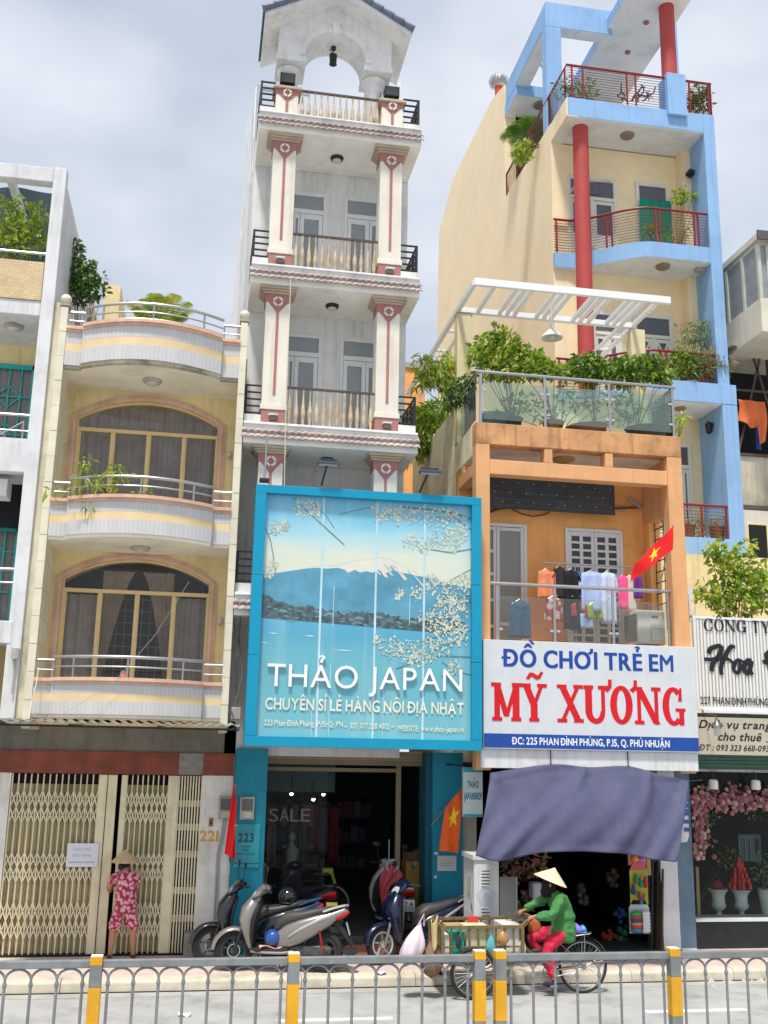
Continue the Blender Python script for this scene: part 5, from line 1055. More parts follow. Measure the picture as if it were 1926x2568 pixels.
# roof garden plants
def cl(sh, Y, lst, kr=1.0): return [(sp(sh, x, y, Y), r*kr) for x, y, r in lst]
plant('lime_shrub', 'tall yellow green shrub at the left of the roof garden', 'shrub', (5.0, -.75, 8.75), cl('m', -.75, ((450, 340, .17), (400, 380, .2), (490, 380, .2), (360, 430, .2), (440, 440, .24), (520, 430, .2), (550, 400, .12), (400, 490, .22), (480, 500, .22))), 1300, .12, LEAFY, M_stem, .5, .2, (.2, .26, M_pot))
plant('round_bush', 'dense bush with red tinged leaves beside the lime shrub in the roof garden', 'shrub', (5.75, -.75, 8.75), cl('m', -.75, ((600, 470, .2), (650, 500, .2), (560, 510, .16), (700, 500, .14), (620, 440, .12), (740, 500, .12))), 900, .11, [LEAF[0], LEAF[1], LEAF[1]], M_stem, .5, .2, (.18, .24, M_terra))
plant('glossy_shrub', 'dark leaved shrub at the middle of the glass balustrade', 'shrub', (6.5, -.75, 8.75), cl('m', -.75, ((830, 470, .2), (880, 490, .22), (800, 500, .16), (850, 520, .2), (910, 500, .16), (880, 440, .10))), 1100, .11, [LEAF[2], LEAF[0], LEAF[1]], M_stem, .45, .3, (.22, .22, M_terra))
plant('hedge_shrub', 'broad green shrub in the right half of the roof garden', 'shrub', (7.3, -.75, 8.75), cl('m', -.75, ((980, 500, .2), (1030, 480, .2), (1080, 510, .22), (1130, 480, .22), (1160, 510, .2), (1100, 460, .14), (1020, 530, .2), (1180, 540, .12))), 1600, .11, [LEAF[0], LEAF[1], LEAF[2]], M_stem, .45, .25, (.22, .24, M_pot))
plant('lime_bamboo', 'bright feathery bamboo leaning over the left parapet of the roof garden', 'plant', (4.25, .4, 9.2), cl('m', .3, ((110, 480, .2), (160, 500, .25), (200, 470, .25), (230, 520, .22), (180, 540, .22), (130, 540, .16), (250, 470, .16), (90, 560, .1), (110, 430, .08), (240, 590, .2))), 900, .15, [LEAFY[1], LEAFY[0], LEAFY[1]], M_stem, .2, .5)
plant('dark_spray', 'dark drooping leaves below the bamboo on the left parapet', 'plant', (4.22, -.3, 9.1), cl('m', -.35, ((240, 590, .16), (260, 620, .15), (230, 640, .12), (300, 560, .15), (330, 540, .12))), 300, .13, LEAFD, M_stem, .3, .6)
plant('hanging_fern', 'long bright fern hanging at the lower end of the left parapet', 'fern', (4.15, 3.0, 9.2), cl('m', 2.4, ((60, 800, .22), (90, 760, .25), (120, 720, .28), (150, 690, .25), (100, 830, .18), (50, 850, .2), (170, 670, .2), (40, 870, .15))), 1200, .22, [LEAFY[1], LEAF[0], LEAF[1]], M_stem, .16, .5)
for i, (px, py) in enumerate(((430, 640), (840, 690), (1110, 690))):
    p = sp('m', px, py, -.75); q = MB(); n = ('round blue grey pot', 'wide brown pot', 'dark basket pot')[i]; r = (.24, .34, .32)[i]; h = (.30, .20, .26)[i]
    q.lathe([(r*.7, 0), (r, h*.6), (r*1.02, h), (r*.9, h), (r*.8, h*.8), (0, h*.8)], (p.x, -.75, 8.51), 18); tag(q.build('plant_pot', [mat('pot_%d' % i, ((.10, .16, .20), (.28, .12, .07), (.09, .08, .07))[i], .6)], smooth=True, origin=(p.x, -.75, 8.51)), n+' standing behind the green roof glass', 'pot')
plant('ground_plants', 'low green plants behind the glass balustrade', 'plant', (5.9, -.6, 8.55), cl('m', -.6, ((520, 660, .2), (580, 640, .2), (640, 690, .16), (740, 600, .16), (800, 640, .14), (960, 620, .18), (1030, 670, .2), (1000, 720, .16), (700, 700, .14), (870, 650, .14), (1190, 660, .12), (480, 700, .16))), 620, .11, [LEAF[0], LEAF[2], LEAF[1]], M_stem, .4, .2)
plant('yellow_sprig', 'small yellow sprig hanging beside the right end of the roof glass', 'plant', (7.95, -.9, 8.5), cl('m', -1.0, ((1262, 710, .09), (1258, 760, .07), (1275, 700, .06))), 60, .12, LEAFY[:2], M_stem, .25, .5)
# cables on the balcony wall
q = MB(); q.tube([sp('p', 235, 500, -.03), sp('p', 330, 465, -.03), sp('p', 450, 452, -.03), sp('p', 700, 462, -.03), sp('p', 960, 458, -.03), sp('B', 700, 210, -.03), sp('B', 960, 200, -.03)], .022, 6); q.tube([sp('p', 500, 470, -.03), sp('p', 640, 530, -.03), sp('p', 760, 555, -.03), sp('p', 900, 530, -.03), sp('p', 960, 500, -.03)], .010, 6)
tag(q.build('wall_cable', mat('brown_cable', (.13, .07, .035), .7), smooth=True, origin=(5, -.03, 7)), 'brown cables sagging across the orange balcony wall', 'cable')
q = MB(); q.tube([sp('q', 90, 110, -.05), sp('q', 200, 190, -.05), sp('q', 300, 270, -.05), sp('q', 318, 370, -.06), sp('q', 330, 500, -.06), sp('q', 338, 900, -.06), sp('q', 348, 1600, -.06)], .035, 8); tag(q.build('drain_pipe', mat('grey_pipe', (.36, .33, .30), .6), smooth=True, origin=(7.5, -.05, 5)), 'grey pipe bending down the right corner of the orange balcony', 'pipe')
t = thing('air_conditioner', 'white air conditioner unit on the orange balcony', 'air conditioner', (7.3, -.7, 4.95)); a = sp('B', 940, 790, -.9); b = sp('B', 1120, 770, -.9)
q = MB(); xa, xb, za, zb = 7.08, 7.56, 5.0, 5.56; q.box(xa, xb, -.95, -.35, za, zb, 0); q.box(xa+.03, xb-.03, -.8, -.5, za-.05, za, 0); q.build('case', MATS['ac_casing'], t, bevel=.02)
q = MB(); q.add([(xa-.003, -.90, za+.05), (xa-.003, -.40, za+.05), (xa-.003, -.40, zb-.05), (xa-.003, -.90, zb-.05)], [(0, 1, 2, 3)], 0)
for k in range(14): q.box(xa-.008, xa-.004, -.90, -.40, za+.06+k*.033, za+.072+k*.033, 1)
q.build('fin_grille', [mat('fin_dark', (.10, .12, .13), .5), mat('fin', (.30, .33, .34), .4)], t)
q = MB(); q.box(xb-.26, xb-.03, -.985, -.951, za+.06, za+.24, 0); q.box(xb-.27, xb-.05, -.965, -.951, za+.26, za+.50, 0); q.box(xb-.25, xb-.13, -.972, -.966, za+.43, za+.47, 1); q.build('valve_cover', [MATS['ac_casing'], M_terra], t, bevel=.008)
# laundry on a rack
rk = thing('drying_rack', 'thin steel clothes drying rack on the orange balcony', 'rack', (6.3, -.62, 4.93)); q = MB(); zl = sp('B', 435, 490, -.62).z-.03; xa, xb = sp('B', 435, 490, -.62).x, sp('B', 960, 515, -.62).x
q.tube([(xa, -.62, zl), (xb, -.62, zl)], .014); q.tube([(xa+.05, -.62, zl-.55), (xb, -.62, zl-.55)], .01)
for x in (lerp(xa, xb, .33), xb-.06): q.tube([(x, -.60, 4.93), (x, -.62, zl)], .012)
q.build('frame', M_steel, rk, smooth=True)
LG = 'laundry drying on the orange balcony'
def hang(px, top, bot, w_, col, label, sl=0., name='garment', mm=None, Y=-.66, wav=.02):
    a = sp('B', px, top, Y); b = sp('B', px, bot, Y); garment(name, label, (a.x, Y, a.z), w_, a.z-b.z, col, LG, sl, mm=mm, wav=wav)
    h = MB(); h.tube([(a.x-w_*.33, Y+.02, a.z-.01), (a.x, Y+.02, a.z+.06), (a.x+w_*.33, Y+.02, a.z-.01)], .006, 5); h.tube([(a.x, Y+.02, a.z+.06), (a.x, Y+.03, a.z+.10)], .005, 5)
    tag(h.build('clothes_hanger', M_steel, origin=(a.x, Y, a.z)), 'wire clothes hanger holding the '+label.split(' hanging')[0], 'hanger', 'hangers on the drying rack')
hang(458, 548, 690, .32, (.80, .26, .12), 'salmon orange top hanging at the left end of the rack', .0)
hang(528, 532, 690, .22, (.03, .025, .03), 'black lacy blouse hanging beside the orange top', .1)
hang(590, 550, 860, .26, (.012, .012, .016), 'long black trousers and shirt hanging in the middle of the rack', .14, wav=.035)
hang(632, 560, 690, .18, (.07, .17, .34), 'dark blue shirt hanging behind the black clothes', .0, Y=-.60)
hang(705, 558, 760, .42, (.40, .52, .80), 'wide light blue shirt hanging on the rack', .22)
hang(790, 560, 830, .26, (.56, .62, .78), 'pale blue long shirt with sleeves hanging right of the light blue one', .3, wav=.03)
hang(828, 575, 760, .14, (.30, .55, .66), 'sky blue cloth hanging between the pale shirt and the pink towel', .0, Y=-.6)
hang(872, 580, 748, .20, (.85, .10, .28), 'bright pink towel hanging on the rack', .0, name='towel', wav=.008)
hang(912, 580, 758, .20, (.62, .53, .46), 'beige cloth hanging right of the pink towel', .0, name='towel', wav=.008)
hang(952, 580, 690, .16, (.14, .03, .24), 'purple top hanging at the right end of the rack', .0)
hang(495, 698, 815, .34, (.66, .58, .56), 'white floral shorts hanging on the lower rail', .0, name='shorts', mm=pattern('floral_shorts', 'floral', (.45, .08, .06), (.70, .64, .60), 9.))
hang(630, 728, 790, .32, (.32, .05, .05), 'dark red shorts hanging on the lower rail', .0, name='shorts')
hang(710, 735, 800, .34, (.28, .36, .05), 'olive green shorts hanging on the lower rail', .0, name='shorts')
hang(665, 785, 850, .28, (.32, .45, .72), 'light blue underlayer hanging lowest below the red shorts', .0)
hang(312, 718, 905, .38, (.035, .10, .19), 'dark blue jeans hanging by the white balcony door', .0, name='jeans', mm=mat('denim', (.035, .10, .19), .9, var=.3, vscale=20))
YF = -1.6; f_ = lambda x, y: sp('q', x, y, YF)
flag('bright red flag with yellow star on the right orange pillar', (f_(690, 478), f_(160, 1010), f_(130, 1230), f_(685, 800)), YF, (f_(655, 1330)+Vector((0, .45, 0)), f_(692, 470)), M_red, .035, (.46, .50), .27, (1.6, .8))
# sign of the toy shop
S_ = thing('toy_shop_sign', 'white shop sign with blue and red Vietnamese lettering and a blue address band', 'sign', (6.1, -1.35, 3.0)); M_sgn = mat('sign_white', (.60, .63, .67), .35, var=.03, dirt=(.45, .47, .48), dirt_amt=.3, streak=.3)
XA, XB = 4.335, 7.85; q = MB(); q.box(XA, XB, -1.36, -1.205, 3.27, 4.93); q.build('panel', M_sgn, S_, bevel=.008)
q = MB(); q.box(XA+.005, XB-.005, -1.3635, -1.3605, 3.29, 3.50); q.build('address_band', mat('band_blue', (.008, .065, .32), .4), S_)
bz = lambda x, y: sp('B', x, y, -1.36)
q = MB(); lettering('ĐỒ CHƠI TRẺ EM', bz(222, 1060).x, bz(1142, 1100).x, 4.525, .265, -1.36, .004, .016, mb=q, track=.12); lettering('ĐỒ CHƠI TRẺ EM', bz(222, 1060).x+.014, bz(1142, 1100).x+.014, 4.525, .265, -1.36, .0046, .016, mb=q, track=.12); q.build('blue_lettering', mat('letter_blue', (.008, .055, .30), .4), S_)
q = MB(); slab_text('MỸ XƯƠNG', bz(165, 1360).x, bz(1215, 1400).x, 3.69, .58, -1.36, .005, .28, .14, .20, .10, mb=q); q.build('red_lettering', mat('letter_red', (.60, .004, .012), .4), S_)
q = MB(); lettering('ĐC: 225 PHAN ĐÌNH PHÙNG, P.15, Q. PHÚ NHUẬN', bz(270, 1480).x, bz(1125, 1505).x, 3.345, .105, -1.3635, .003, .022, mb=q); q.build('address_lettering', mat('letter_offwhite', (.78, .80, .82), .4), S_)
q = MB(); q.box(XA-.02, XB+.005, -1.30, -1.05, 2.985, 3.268); q.build('lower_fascia', M_white, O, bevel=.006)
# toy shop below
M_pw = mat('white_tiled_pillar', (.66, .68, .70), .4, var=.05, vscale=2, dirt=(.35, .34, .32), dirt_amt=.25, streak=.2); M_bgp = mat('blue_grey_pillar', (.12, .19, .27), .7, var=.1, vscale=3, dirt=(.45, .44, .40), dirt_amt=.22)
q = MB(); q.box(7.60, 7.895, -.32, .5, .1, 2.98, 0); q.box(7.60, 7.896, -.325, .5, .1, .42, 0); q.box(4.337, 4.57, -.08, .5, .1, 2.98, 2); q.build('shop_pillar', [M_pw, M_bgp, MATS['grey_plaster']], O, bevel=.008, each=True)
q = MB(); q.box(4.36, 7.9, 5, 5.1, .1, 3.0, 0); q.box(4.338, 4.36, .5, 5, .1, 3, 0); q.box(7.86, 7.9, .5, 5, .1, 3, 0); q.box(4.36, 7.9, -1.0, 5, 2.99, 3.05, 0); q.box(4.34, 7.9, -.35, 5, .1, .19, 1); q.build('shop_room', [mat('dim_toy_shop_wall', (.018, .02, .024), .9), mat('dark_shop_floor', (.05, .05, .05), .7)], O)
# purple tarpaulin
tp = [(150, 190), (480, 145), (690, 160), (900, 155), (1060, 196), (1225, 236)]; bt = [(70, 640), (205, 668), (480, 620), (830, 625), (1000, 655), (1145, 672)]
T0 = [sp('b', x, y, -1.32) for x, y in tp]; T1 = [sp('b', x, y, -1.85) for x, y in bt]
def spl(pts, t):
    n = len(pts)-1; f = t*n; i = min(int(f), n-1); f -= i; p0, p1, p2, p3 = pts[max(i-1, 0)], pts[i], pts[i+1], pts[min(i+2, n)]
    return .5*((2*p1)+(p2-p0)*f+(2*p0-5*p1+4*p2-p3)*f*f+(3*p1-p0-3*p2+p3)*f**3)
def tarp(u, v):
    a = spl(T0, u); b = spl(T1, u); p = a.lerp(b, v); sag = -.10*math.sin(PI*v)
    fold = .075*math.sin(u*7.2+.8)*math.sin(PI*min(1, v*1.1))**.8+.035*math.sin(u*17+v*2)*v+.02*math.sin(u*31+v*5)*v*v
    fold += .028*math.sin(u*12+3*math.sin(u*4)+v*1.5)*(.3+.7*v)+.018*math.sin(u*47+v*9)*v
    for uc in (.03, .37, .73, .98):                                         # creases fanning from the tie points
        d = (u-uc)/(.02+.12*v); fold -= .075*math.exp(-d*d)*(1-.35*v)
    fold += .015*math.sin(v*40+u*20)*max(0, 1-v*6)
    return (p.x, p.y+sag+fold, p.z)
q = MB(); q.grid(tarp, 110, 50); o = q.build('tarpaulin', mat('purple_tarpaulin', (.064, .068, .135), .75, var=.07, vscale=2.5, dirt=(.11, .115, .20), dirt_amt=.5, streak=.3, bump=.08, bscale=90), smooth='all', solid=.004, origin=(6, -1.6, 2)); tag(o, 'faded purple tarpaulin stretched below the toy shop sign', 'tarpaulin')
q = MB()
for (px, py, ty) in ((480, 145, 62), (900, 155, 80), (1225, 236, 232)): a = sp('b', px, py, -1.32); q.tube([a, (a.x+(.25 if px > 1200 else 0), -1.315, a.z+(.28 if px < 1200 else .02))], .008, 6); q.ball(tuple(a), .018, 8, 6)
tag(q.build('tie_rope', M_blackp, origin=(6, -1.3, 2.9)), 'short dark cords tying the purple tarpaulin to the fascia', 'rope')
# toys and clutter in the doorway
def toyset(name, label, x, z1, z0, w_, Y, cols_, kind):
    t = thing(name, label, 'toy pack', (x, Y, z0)); q = MB(); q.box(x-w_/2, x+w_/2, Y, Y+.02, z0, z1, 0); q.prism([(x-w_/2, z1), (x+w_/2, z1), (x+w_*.3, z1+.12), (x-w_*.3, z1+.12)], 'y', Y, Y+.018, 1); q.build('card', [mat(name+'_card', cols_[0], .5, var=.2, vscale=9), mat(name+'_header', cols_[1], .5)], t)
    if kind == 'pins':
        n = 6
        for i in range(n):
            z = lerp(z1-.08, z0+.05, i/(n-1)); q = MB(); s = 1 if i % 2 else -1
            q.lathe([(.02, -.16), (.042, -.12), (.045, -.04), (.028, .02), (.022, .06), (.032, .11), (.02, .15)], (x, Y-.05, z), 10, 0, 'x') ; q.lathe([(.045, .02), (.05, .06), (.046, .13), (.02, .155)], (x, Y-.05, z), 10, 1, 'x'); q.build('pin', [mat('toy_%d' % i, cols_[2+i % (len(cols_)-2)], .35), M_whitesh], t, smooth=True)
    else:
        random.seed(5)
        for i in range(11):
            q = MB(); px_, pz = x+random.uniform(-.38, .38)*w_, lerp(z0+.05, z1-.08, random.random()); r = random.uniform(.025, .05)
            q.lathe([(r*.5, -r*1.6), (r, -r*.8), (r*.6, r*.4), (r*.5, r), (r*.2, r*1.5)], (px_, Y-.03, pz), 9); q.build('toy', mat('toy_%d' % (i % 6), cols_[2+i % (len(cols_)-2)], .35), t, smooth=True)
    q = MB(); q.add([(x-w_/2, Y-.09, z0), (x+w_/2, Y-.09, z0), (x+w_/2, Y-.09, z1), (x-w_/2, Y-.09, z1)], [(0, 1, 2, 3)]); q.build('clear_cover', G_clear, t)
tc_ = [(.02, .45, .12), (.75, .05, .02), (.03, .08, .35), (.80, .35, .02), (.70, .03, .18), (.02, .30, .55)]
a = sp('f', 250, 1240, -.42); b = sp('f', 255, 1590, -.42); toyset('toy_hammer_set', 'tall yellow and green pack of colourful plastic toys hanging in the doorway', a.x, a.z, b.z, .30, -.42, [(.50, .46, .04), (.60, .12, .14)]+tc_, 'mix')
a = sp('f', 265, 1630, -.45); b = sp('f', 270, 1890, -.45); toyset('toy_bowling_set', 'pack of colourful bowling pins hanging below the yellow toy pack', a.x, a.z, b.z, .34, -.42, [(.55, .55, .58), (.6, .6, .62), (.75, .10, .03), (.02, .06, .32), (.01, .35, .12), (.75, .55, .02), (.70, .03, .25), (.12, .25, .60)], 'pins')
a = sp('f', 235, 1120, -.40); q = MB(); q.box(a.x-.15, a.x+.15, -.40, -.38, a.z-.10, a.z+.16, 0); q.ball((a.x-.05, -.42, a.z), .06, 10, 7, 1); q.ball((a.x+.07, -.42, a.z+.04), .05, 10, 7, 2); tag(q.build('toy_pack', [mat('pink_card', (.60, .16, .20), .5, var=.3, vscale=12), mat('toy_orange', (.8, .25, .03), .4), mat('toy_violet', (.3, .06, .4), .4)], origin=(a.x, -.4, a.z)), 'pink carded toy hanging just under the tarpaulin', 'toy pack')
for i in range(3):
    xa = sp('f', 370+i*40, 1500, -.25).x; q = MB(); q.bar((xa-.02, -.22-.05*i, .19), (xa+.06, -.20-.05*i, 1.62-.1*i), .10, .02); tag(q.build('leaning_board', mat('dark_board_%d' % i, ((.05, .045, .04), (.03, .028, .03), (.12, .08, .05))[i], .6, var=.2, vscale=8), origin=(xa, -.25, .19)), ('dark grey board', 'black board', 'narrow brown board')[i]+' leaning against the white pillar of the toy shop', 'board', 'boards leaning by the pillar')
q = MB(); a = sp('f', 355, 1210, -.36); q.box(a.x-.035, a.x+.035, -.37, -.36, a.z-.12, a.z+.13); tag(q.build('cardboard_tag', mat('cardboard', (.42, .29, .14), .8), origin=(a.x, -.36, a.z)), 'brown cardboard strip hanging beside the toy packs', 'card')
random.seed(21)
for i, (px, py, r, c_, lb) in enumerate(((800, 1090, .13, (.35, .07, .02), 'orange toy bundle on the dark shop floor'), (870, 1070, .12, (.02, .16, .09), 'green toy bundle on the dark shop floor'), (850, 960, .10, (.03, .10, .28), 'blue toy bundle hanging in the toy shop'), (650, 850, .10, (.06, .08, .09), 'grey box pack on a shelf in the toy shop'), (820, 760, .11, (.09, .06, .04), 'brown toy bundle hanging in the toy shop'))):
    p = sp('b', px, py, .6); q = MB()
    for k in range(9): v = rnd_sphere()*r; q.ball((p.x+v.x, .6+v.y, p.z+v.z*1.6), random.uniform(.03, .07), 8, 6)
    tag(q.build('toy_bundle', mat('toybundle_%d' % i, c_, .5, var=.4, vscale=12), smooth='all', origin=(p.x, .6, p.z)), lb, 'toys', 'toys in the dark shop')
c = [(sp('b', x, y, -.2), r) for x, y, r in ((250, 700, .12), (300, 680, .14), (330, 730, .13), (270, 760, .10), (400, 700, .12), (360, 850, .10), (330, 900, .10), (420, 660, .1))]
q = MB(); leaves(q, c, 300, .11, .6, .2, 4); tag(q.build('toy_cluster', [mat('mix_brown', (.20, .10, .06), .6), mat('mix_pink', (.55, .20, .19), .6), mat('mix_green', (.16, .20, .06), .6), mat('mix_dark', (.06, .04, .04), .6)], origin=(4.6, -.2, 1.6)), 'cluster of small brown and pink packs hanging at the left of the toy shop', 'toys')
p = sp('b', 398, 825, -.3); q = MB(); q.box(p.x-.09, p.x+.09, -.42, -.18, p.z-.14, p.z+.12); tag(q.build('plastic_stool', mat('pale_plastic', (.50, .50, .55), .4), bevel=.04, origin=(p.x, -.3, p.z)), 'pale plastic tub beside the riding person in the shop', 'tub')
a = sp('b', 200, 755, -.5); b = sp('b', 292, 1000, -.5); q = MB(); q.box(a.x, b.x, -.52, -.48, .17, a.z, 0); q.box(b.x-.006, b.x+.012, -.525, -.475, .17, a.z, 1); tag(q.build('display_board', [mat('grey_board', (.25, .28, .27), .7, var=.06), M_steel], origin=(a.x, -.5, .17)), 'plain grey board standing behind the utility cabinet', 'board')
p = sp('f', 712, 700, -.55); q = MB()
prof = [(0, -.40), (.10, -.38), (.135, -.30), (.14, .20), (.12, .33), (.07, .40), (0, .42)]; q.lathe(prof, (p.x, -.42, p.z), 16, 0); q.lathe([(.141, .10), (.143, .12), (.141, .14)], (p.x, -.42, p.z), 16, 1)
q.ball((p.x+.02, -.42, p.z+.36), (.115, .115, .13), 14, 9, 2)
for i in range(4): q.box(p.x-.02+.02*(i % 2), p.x+.10, -.565, -.55, p.z+.16-i*.125, p.z+.22-i*.125, 1)
tag(q.build('inflatable_tube', [mat('white_vinyl', (.66, .67, .68), .35, var=.05), mat('tube_blue', (.03, .10, .42), .4), mat('tube_red', (.60, .10, .03), .4, var=.5, vscale=9)], smooth=True, origin=(p.x, -.42, p.z)), 'white inflatable advertising tube hanging behind the tarpaulin corner', 'inflatable')
# ================================================================== the tall blue and yellow house set back behind
M_blue = mat('sky_blue_paint', (.26, .45, .72), .75, var=.04, vscale=1.0, dirt=(.13, .20, .32), dirt_amt=.3, streak=.36, bump=.06)
M_ylw = mat('pale_yellow_wall', (.86, .71, .47), .85, var=.04, vscale=.8, dirt=(.50, .34, .18), dirt_amt=.10, streak=.16, bump=.1)
M_ylw2 = mat('balcony_yellow_wall', (.90, .73, .45), .85, var=.05, vscale=.8, dirt=(.5, .36, .18), dirt_amt=.25)
M_rcol = mat('red_column_paint', (.43, .06, .055), .65, var=.06, dirt=(.3, .05, .05), dirt_amt=.3)
M_rrail = mat('dark_red_rail', (.24, .018, .022), .45, var=.1)
M_bsoff = mat('white_blue_soffit', (.78, .78, .74), .85, var=.06, dirt=(.35, .34, .30), dirt_amt=.35)
U = thing('blue_house', 'tall sky blue and yellow house with red columns rising behind the orange house', 'house', (9.8, 4, .16))
XL, XI, XR = 7.92, 11.45, 11.745; YF, YB = 4.0, 5.13
q = MB(); q.box(XI, XR-.003, YF, YB+.5, 11.55, 18.66, 0); q.box(XL+.02, XI-.001, YF, 9, 18.135, 18.64, 0); q.box(XI, XR, YF-.001, YF+1.2, 18.0, 18.66, 0) if False else None
q.box(11.515, 11.885, YF-.02, YB+.4, 7.48, 11.12, 0); q.box(10.30, 11.885, YF-.02, YB+.4, 11.13, 11.62, 0); q.box(8.0, 11.885, YF-.021, YB+.4, 7.46, 7.96, 0)
YR = 5.35; zA = sp('t', 600, 138, YR).z; zB = sp('t', 590, 14, YR).z; xA = sp('t', 543, 300, YR).x; xB = sp('t', 620, 300, YR).x; xC = sp('t', 872, 110, YR).x
q.box(xA, xB, YR, YR+.35, 18.6, zA, 0); q.box(xA, xC, YR-.001, YR+.35, zA, zB, 0); q.box(xA+.001, xB, YR+.351, 8.95, zA+.1, zB, 0); zc1, zc2 = sp('t', 480, 487, 8.0).z, sp('t', 480, 432, 8.0).z; q.box(xA+.01, 9.6, 8.0, 9.2, zc1, zc2, 0)
q.box(11.42, XR-.01, YR+.3, YR+.65, 18.64, sp('t', 1220, 117, YR+.3).z, 0); q.box(9.60, 11.27, 3.55, 10, 21.83, 22.1, 0)
q.box(10.50, 10.99, YF-.10, YF-.001, 18.47, 19.62, 0); q.box(10.50, 10.99, YF-.001, YF+.4, 18.64, 19.62, 0)
q.build('blue_frame', M_blue, U, bevel=.012)
q = MB()
poly = [(YB, 3), (17.7, 3), (17.7, 20.2), (17.56, 22.14), (15.4, 23.1), (10.4, 22.9), (9.1, 22.5), (9.1, 18.8), (YB, 18.65)]
q.prism(poly, 'x', XL, XL+.3, 0); q.box(XL+.301, XR+.1, YB, 9, 3, 18.1, 1); q.box(XL+.3, XR+.1, 9, 17.7, 3, 22.4, 0); q.box(XL+.001, XL+.30, YF+.001, YB-.001, 18.13, 18.62, 0); q.box(XL+.31, XR, 9.0, 9.1, 18.6, 22.0, 1)
q.box(XI-.22, XI, YB-.35, YB, 11.6, 18.13, 1)
q.build('wall', [M_ylw, M_ylw2], U)
q = MB(); q.box(XL+.05, XI-.002, YF+.01, YB, 18.12, 18.134, 0); q.box(9.605, 11.265, 3.555, 9.99, 21.815, 21.829, 0); q.box(10.31, 11.51, YF, YB, 11.115, 11.129, 0); q.box(8.1, 11.88, YF, YB, 7.447, 7.459, 0); q.box(xA+.02, xC-.02, YR+.01, YR+.34, zA-.014, zA-.002, 0); q.box(xA+.02, xB-.02, YR+.36, 8.9, zA+.086, zA+.098, 0); q.box(xA+.02, 9.58, 8.01, 9.19, zc1-.014, zc1-.002, 0); q.build('soffit', M_bsoff, U, each=True)
def sway(t):                                                    # plan of the wavy balcony edge
    x = lerp(XL, XI, t); s = min(1, max(0, (t-.08)/.52)); s = s*s*(3-2*s); return (x, lerp(YB-.12, YF+.02, s))
def wavy(zb, zt, mi=0):
    q = MB(); n = 36; pts = [sway(i/n) for i in range(n+1)]; q.prism(pts+[(XI, YB), (XL, YB)], 'z', zb, zt, 0); s = MB(); s.prism([(x, y+.01) for x, y in pts]+[(XI, YB), (XL, YB)], 'z', zb-.012, zb-.001); s.build('soffit', M_bsoff, U)
    q.build('balcony_slab', M_blue, U)
    r = MB(); r.tube([(x, y+.05, zt+.90) for x, y in pts], .030, 8); r.build('handrail', M_rrail, U, smooth=True)
    b = MB()
    for k in range(11): b.tube([(x, y+.05, zt+.07+k*.073) for x, y in pts], .0075, 5)
    b.build('rail_bars', mat('brown_rail_bar', (.19, .055, .035), .5), U, smooth=True)
    p = MB()
    for t in (.02, .33, .36, .62, .65, .9, .93): x, y = sway(t); p.box(x-.018, x+.018, y+.03, y+.07, zt, zt+.90)
    p.build('rail_post', M_rrail, U, each=True)
wavy(14.68, 15.07); wavy(11.35, 11.45)
def straight_rail(pts, z0, z1, nb, posts, br=.0075):
    r = MB(); r.tube([(x, y, z1) for x, y in pts], .030, 8); r.build('handrail', M_rrail, U, smooth=True); b = MB()
    for k in range(nb): b.tube([(x, y, lerp(z0+.06, z1-.06, k/(nb-1))) for x, y in pts], br, 5)
    b.build('rail_bars', MATS['brown_rail_bar'], U); p = MB()
    for t in posts: v = pl([(x, y, 0) for x, y in pts], t); p.box(v.x-.018, v.x+.018, v.y-.018, v.y+.018, z0, z1)
    p.build('rail_post', M_rrail, U, each=True)
straight_rail([(XL+.04, YF+1.4), (XL+.04, YF+.04), (XR-.02, YF+.04), (XR-.02, YF+1.2)], 18.64, 19.55, 12, (.02, .3, .345, .37, .47, .49, .60, .615, .66, .68))
straight_rail([(XL+.02, 9.0), (XL+.02, YF+.6)], 18.66, 19.5, 11, (.0, .25, .5, .75))
straight_rail([(8.4, YF+.03), (11.51, YF+.03)], 7.96, 8.71, 9, (.4, .62, .66, .8, .99))
q = MB()
for k in range(6): q.tube([(8.4+.05, YF+.05, 8.02+k*.11), (11.5, YF+.05, 8.02+k*.11)], .006, 5)
c = MB(); c.lathe([(.19, 0), (.19, 18.12-11.4)], (8.42, YF+.42, 11.4), 24); c.build('red_column', M_rcol, U, smooth=True)
c = MB(); c.lathe([(.19, 0), (.19, 21.82-18.6)], (10.77, YF+.30, 18.6), 24); c.build('red_column', M_rcol, U, smooth=True)
for p, r in (((9.65, YF+.45, 18.12), .17), (tuple(sp('m', 1187, 50, YF+.4)), .17), (tuple(sp('r', 160, 995, YF+.4)), .13), (tuple(sp('t', 512, 535, 8.3)), .2)):
    zf_ = min((18.12, 14.668, 11.115, zc1-.014), key=lambda v: abs(v-p[2])); q = MB(); q.lathe([(r, 0), (r*1.03, -.02), (r*.9, -.06), (0, -.08)], (p[0], p[1], zf_), 20); q.build('ceiling_lamp', mat('brown_lamp', (.26, .19, .14), .5, dirt=(.1, .08, .06), dirt_amt=.4), U, smooth=True)
for px, py in ((1045, 112), (952, 262)):
    d = sp('t', px, py, 4.2)-CAM_POS; p = CAM_POS+d*((21.81-CAM_POS.z)/d.z); q = MB(); q.lathe([(.07, 0), (.07, -.03), (.05, -.05), (0, -.05)], tuple(p), 14); q.build('downlight', M_terra, U, smooth=True)
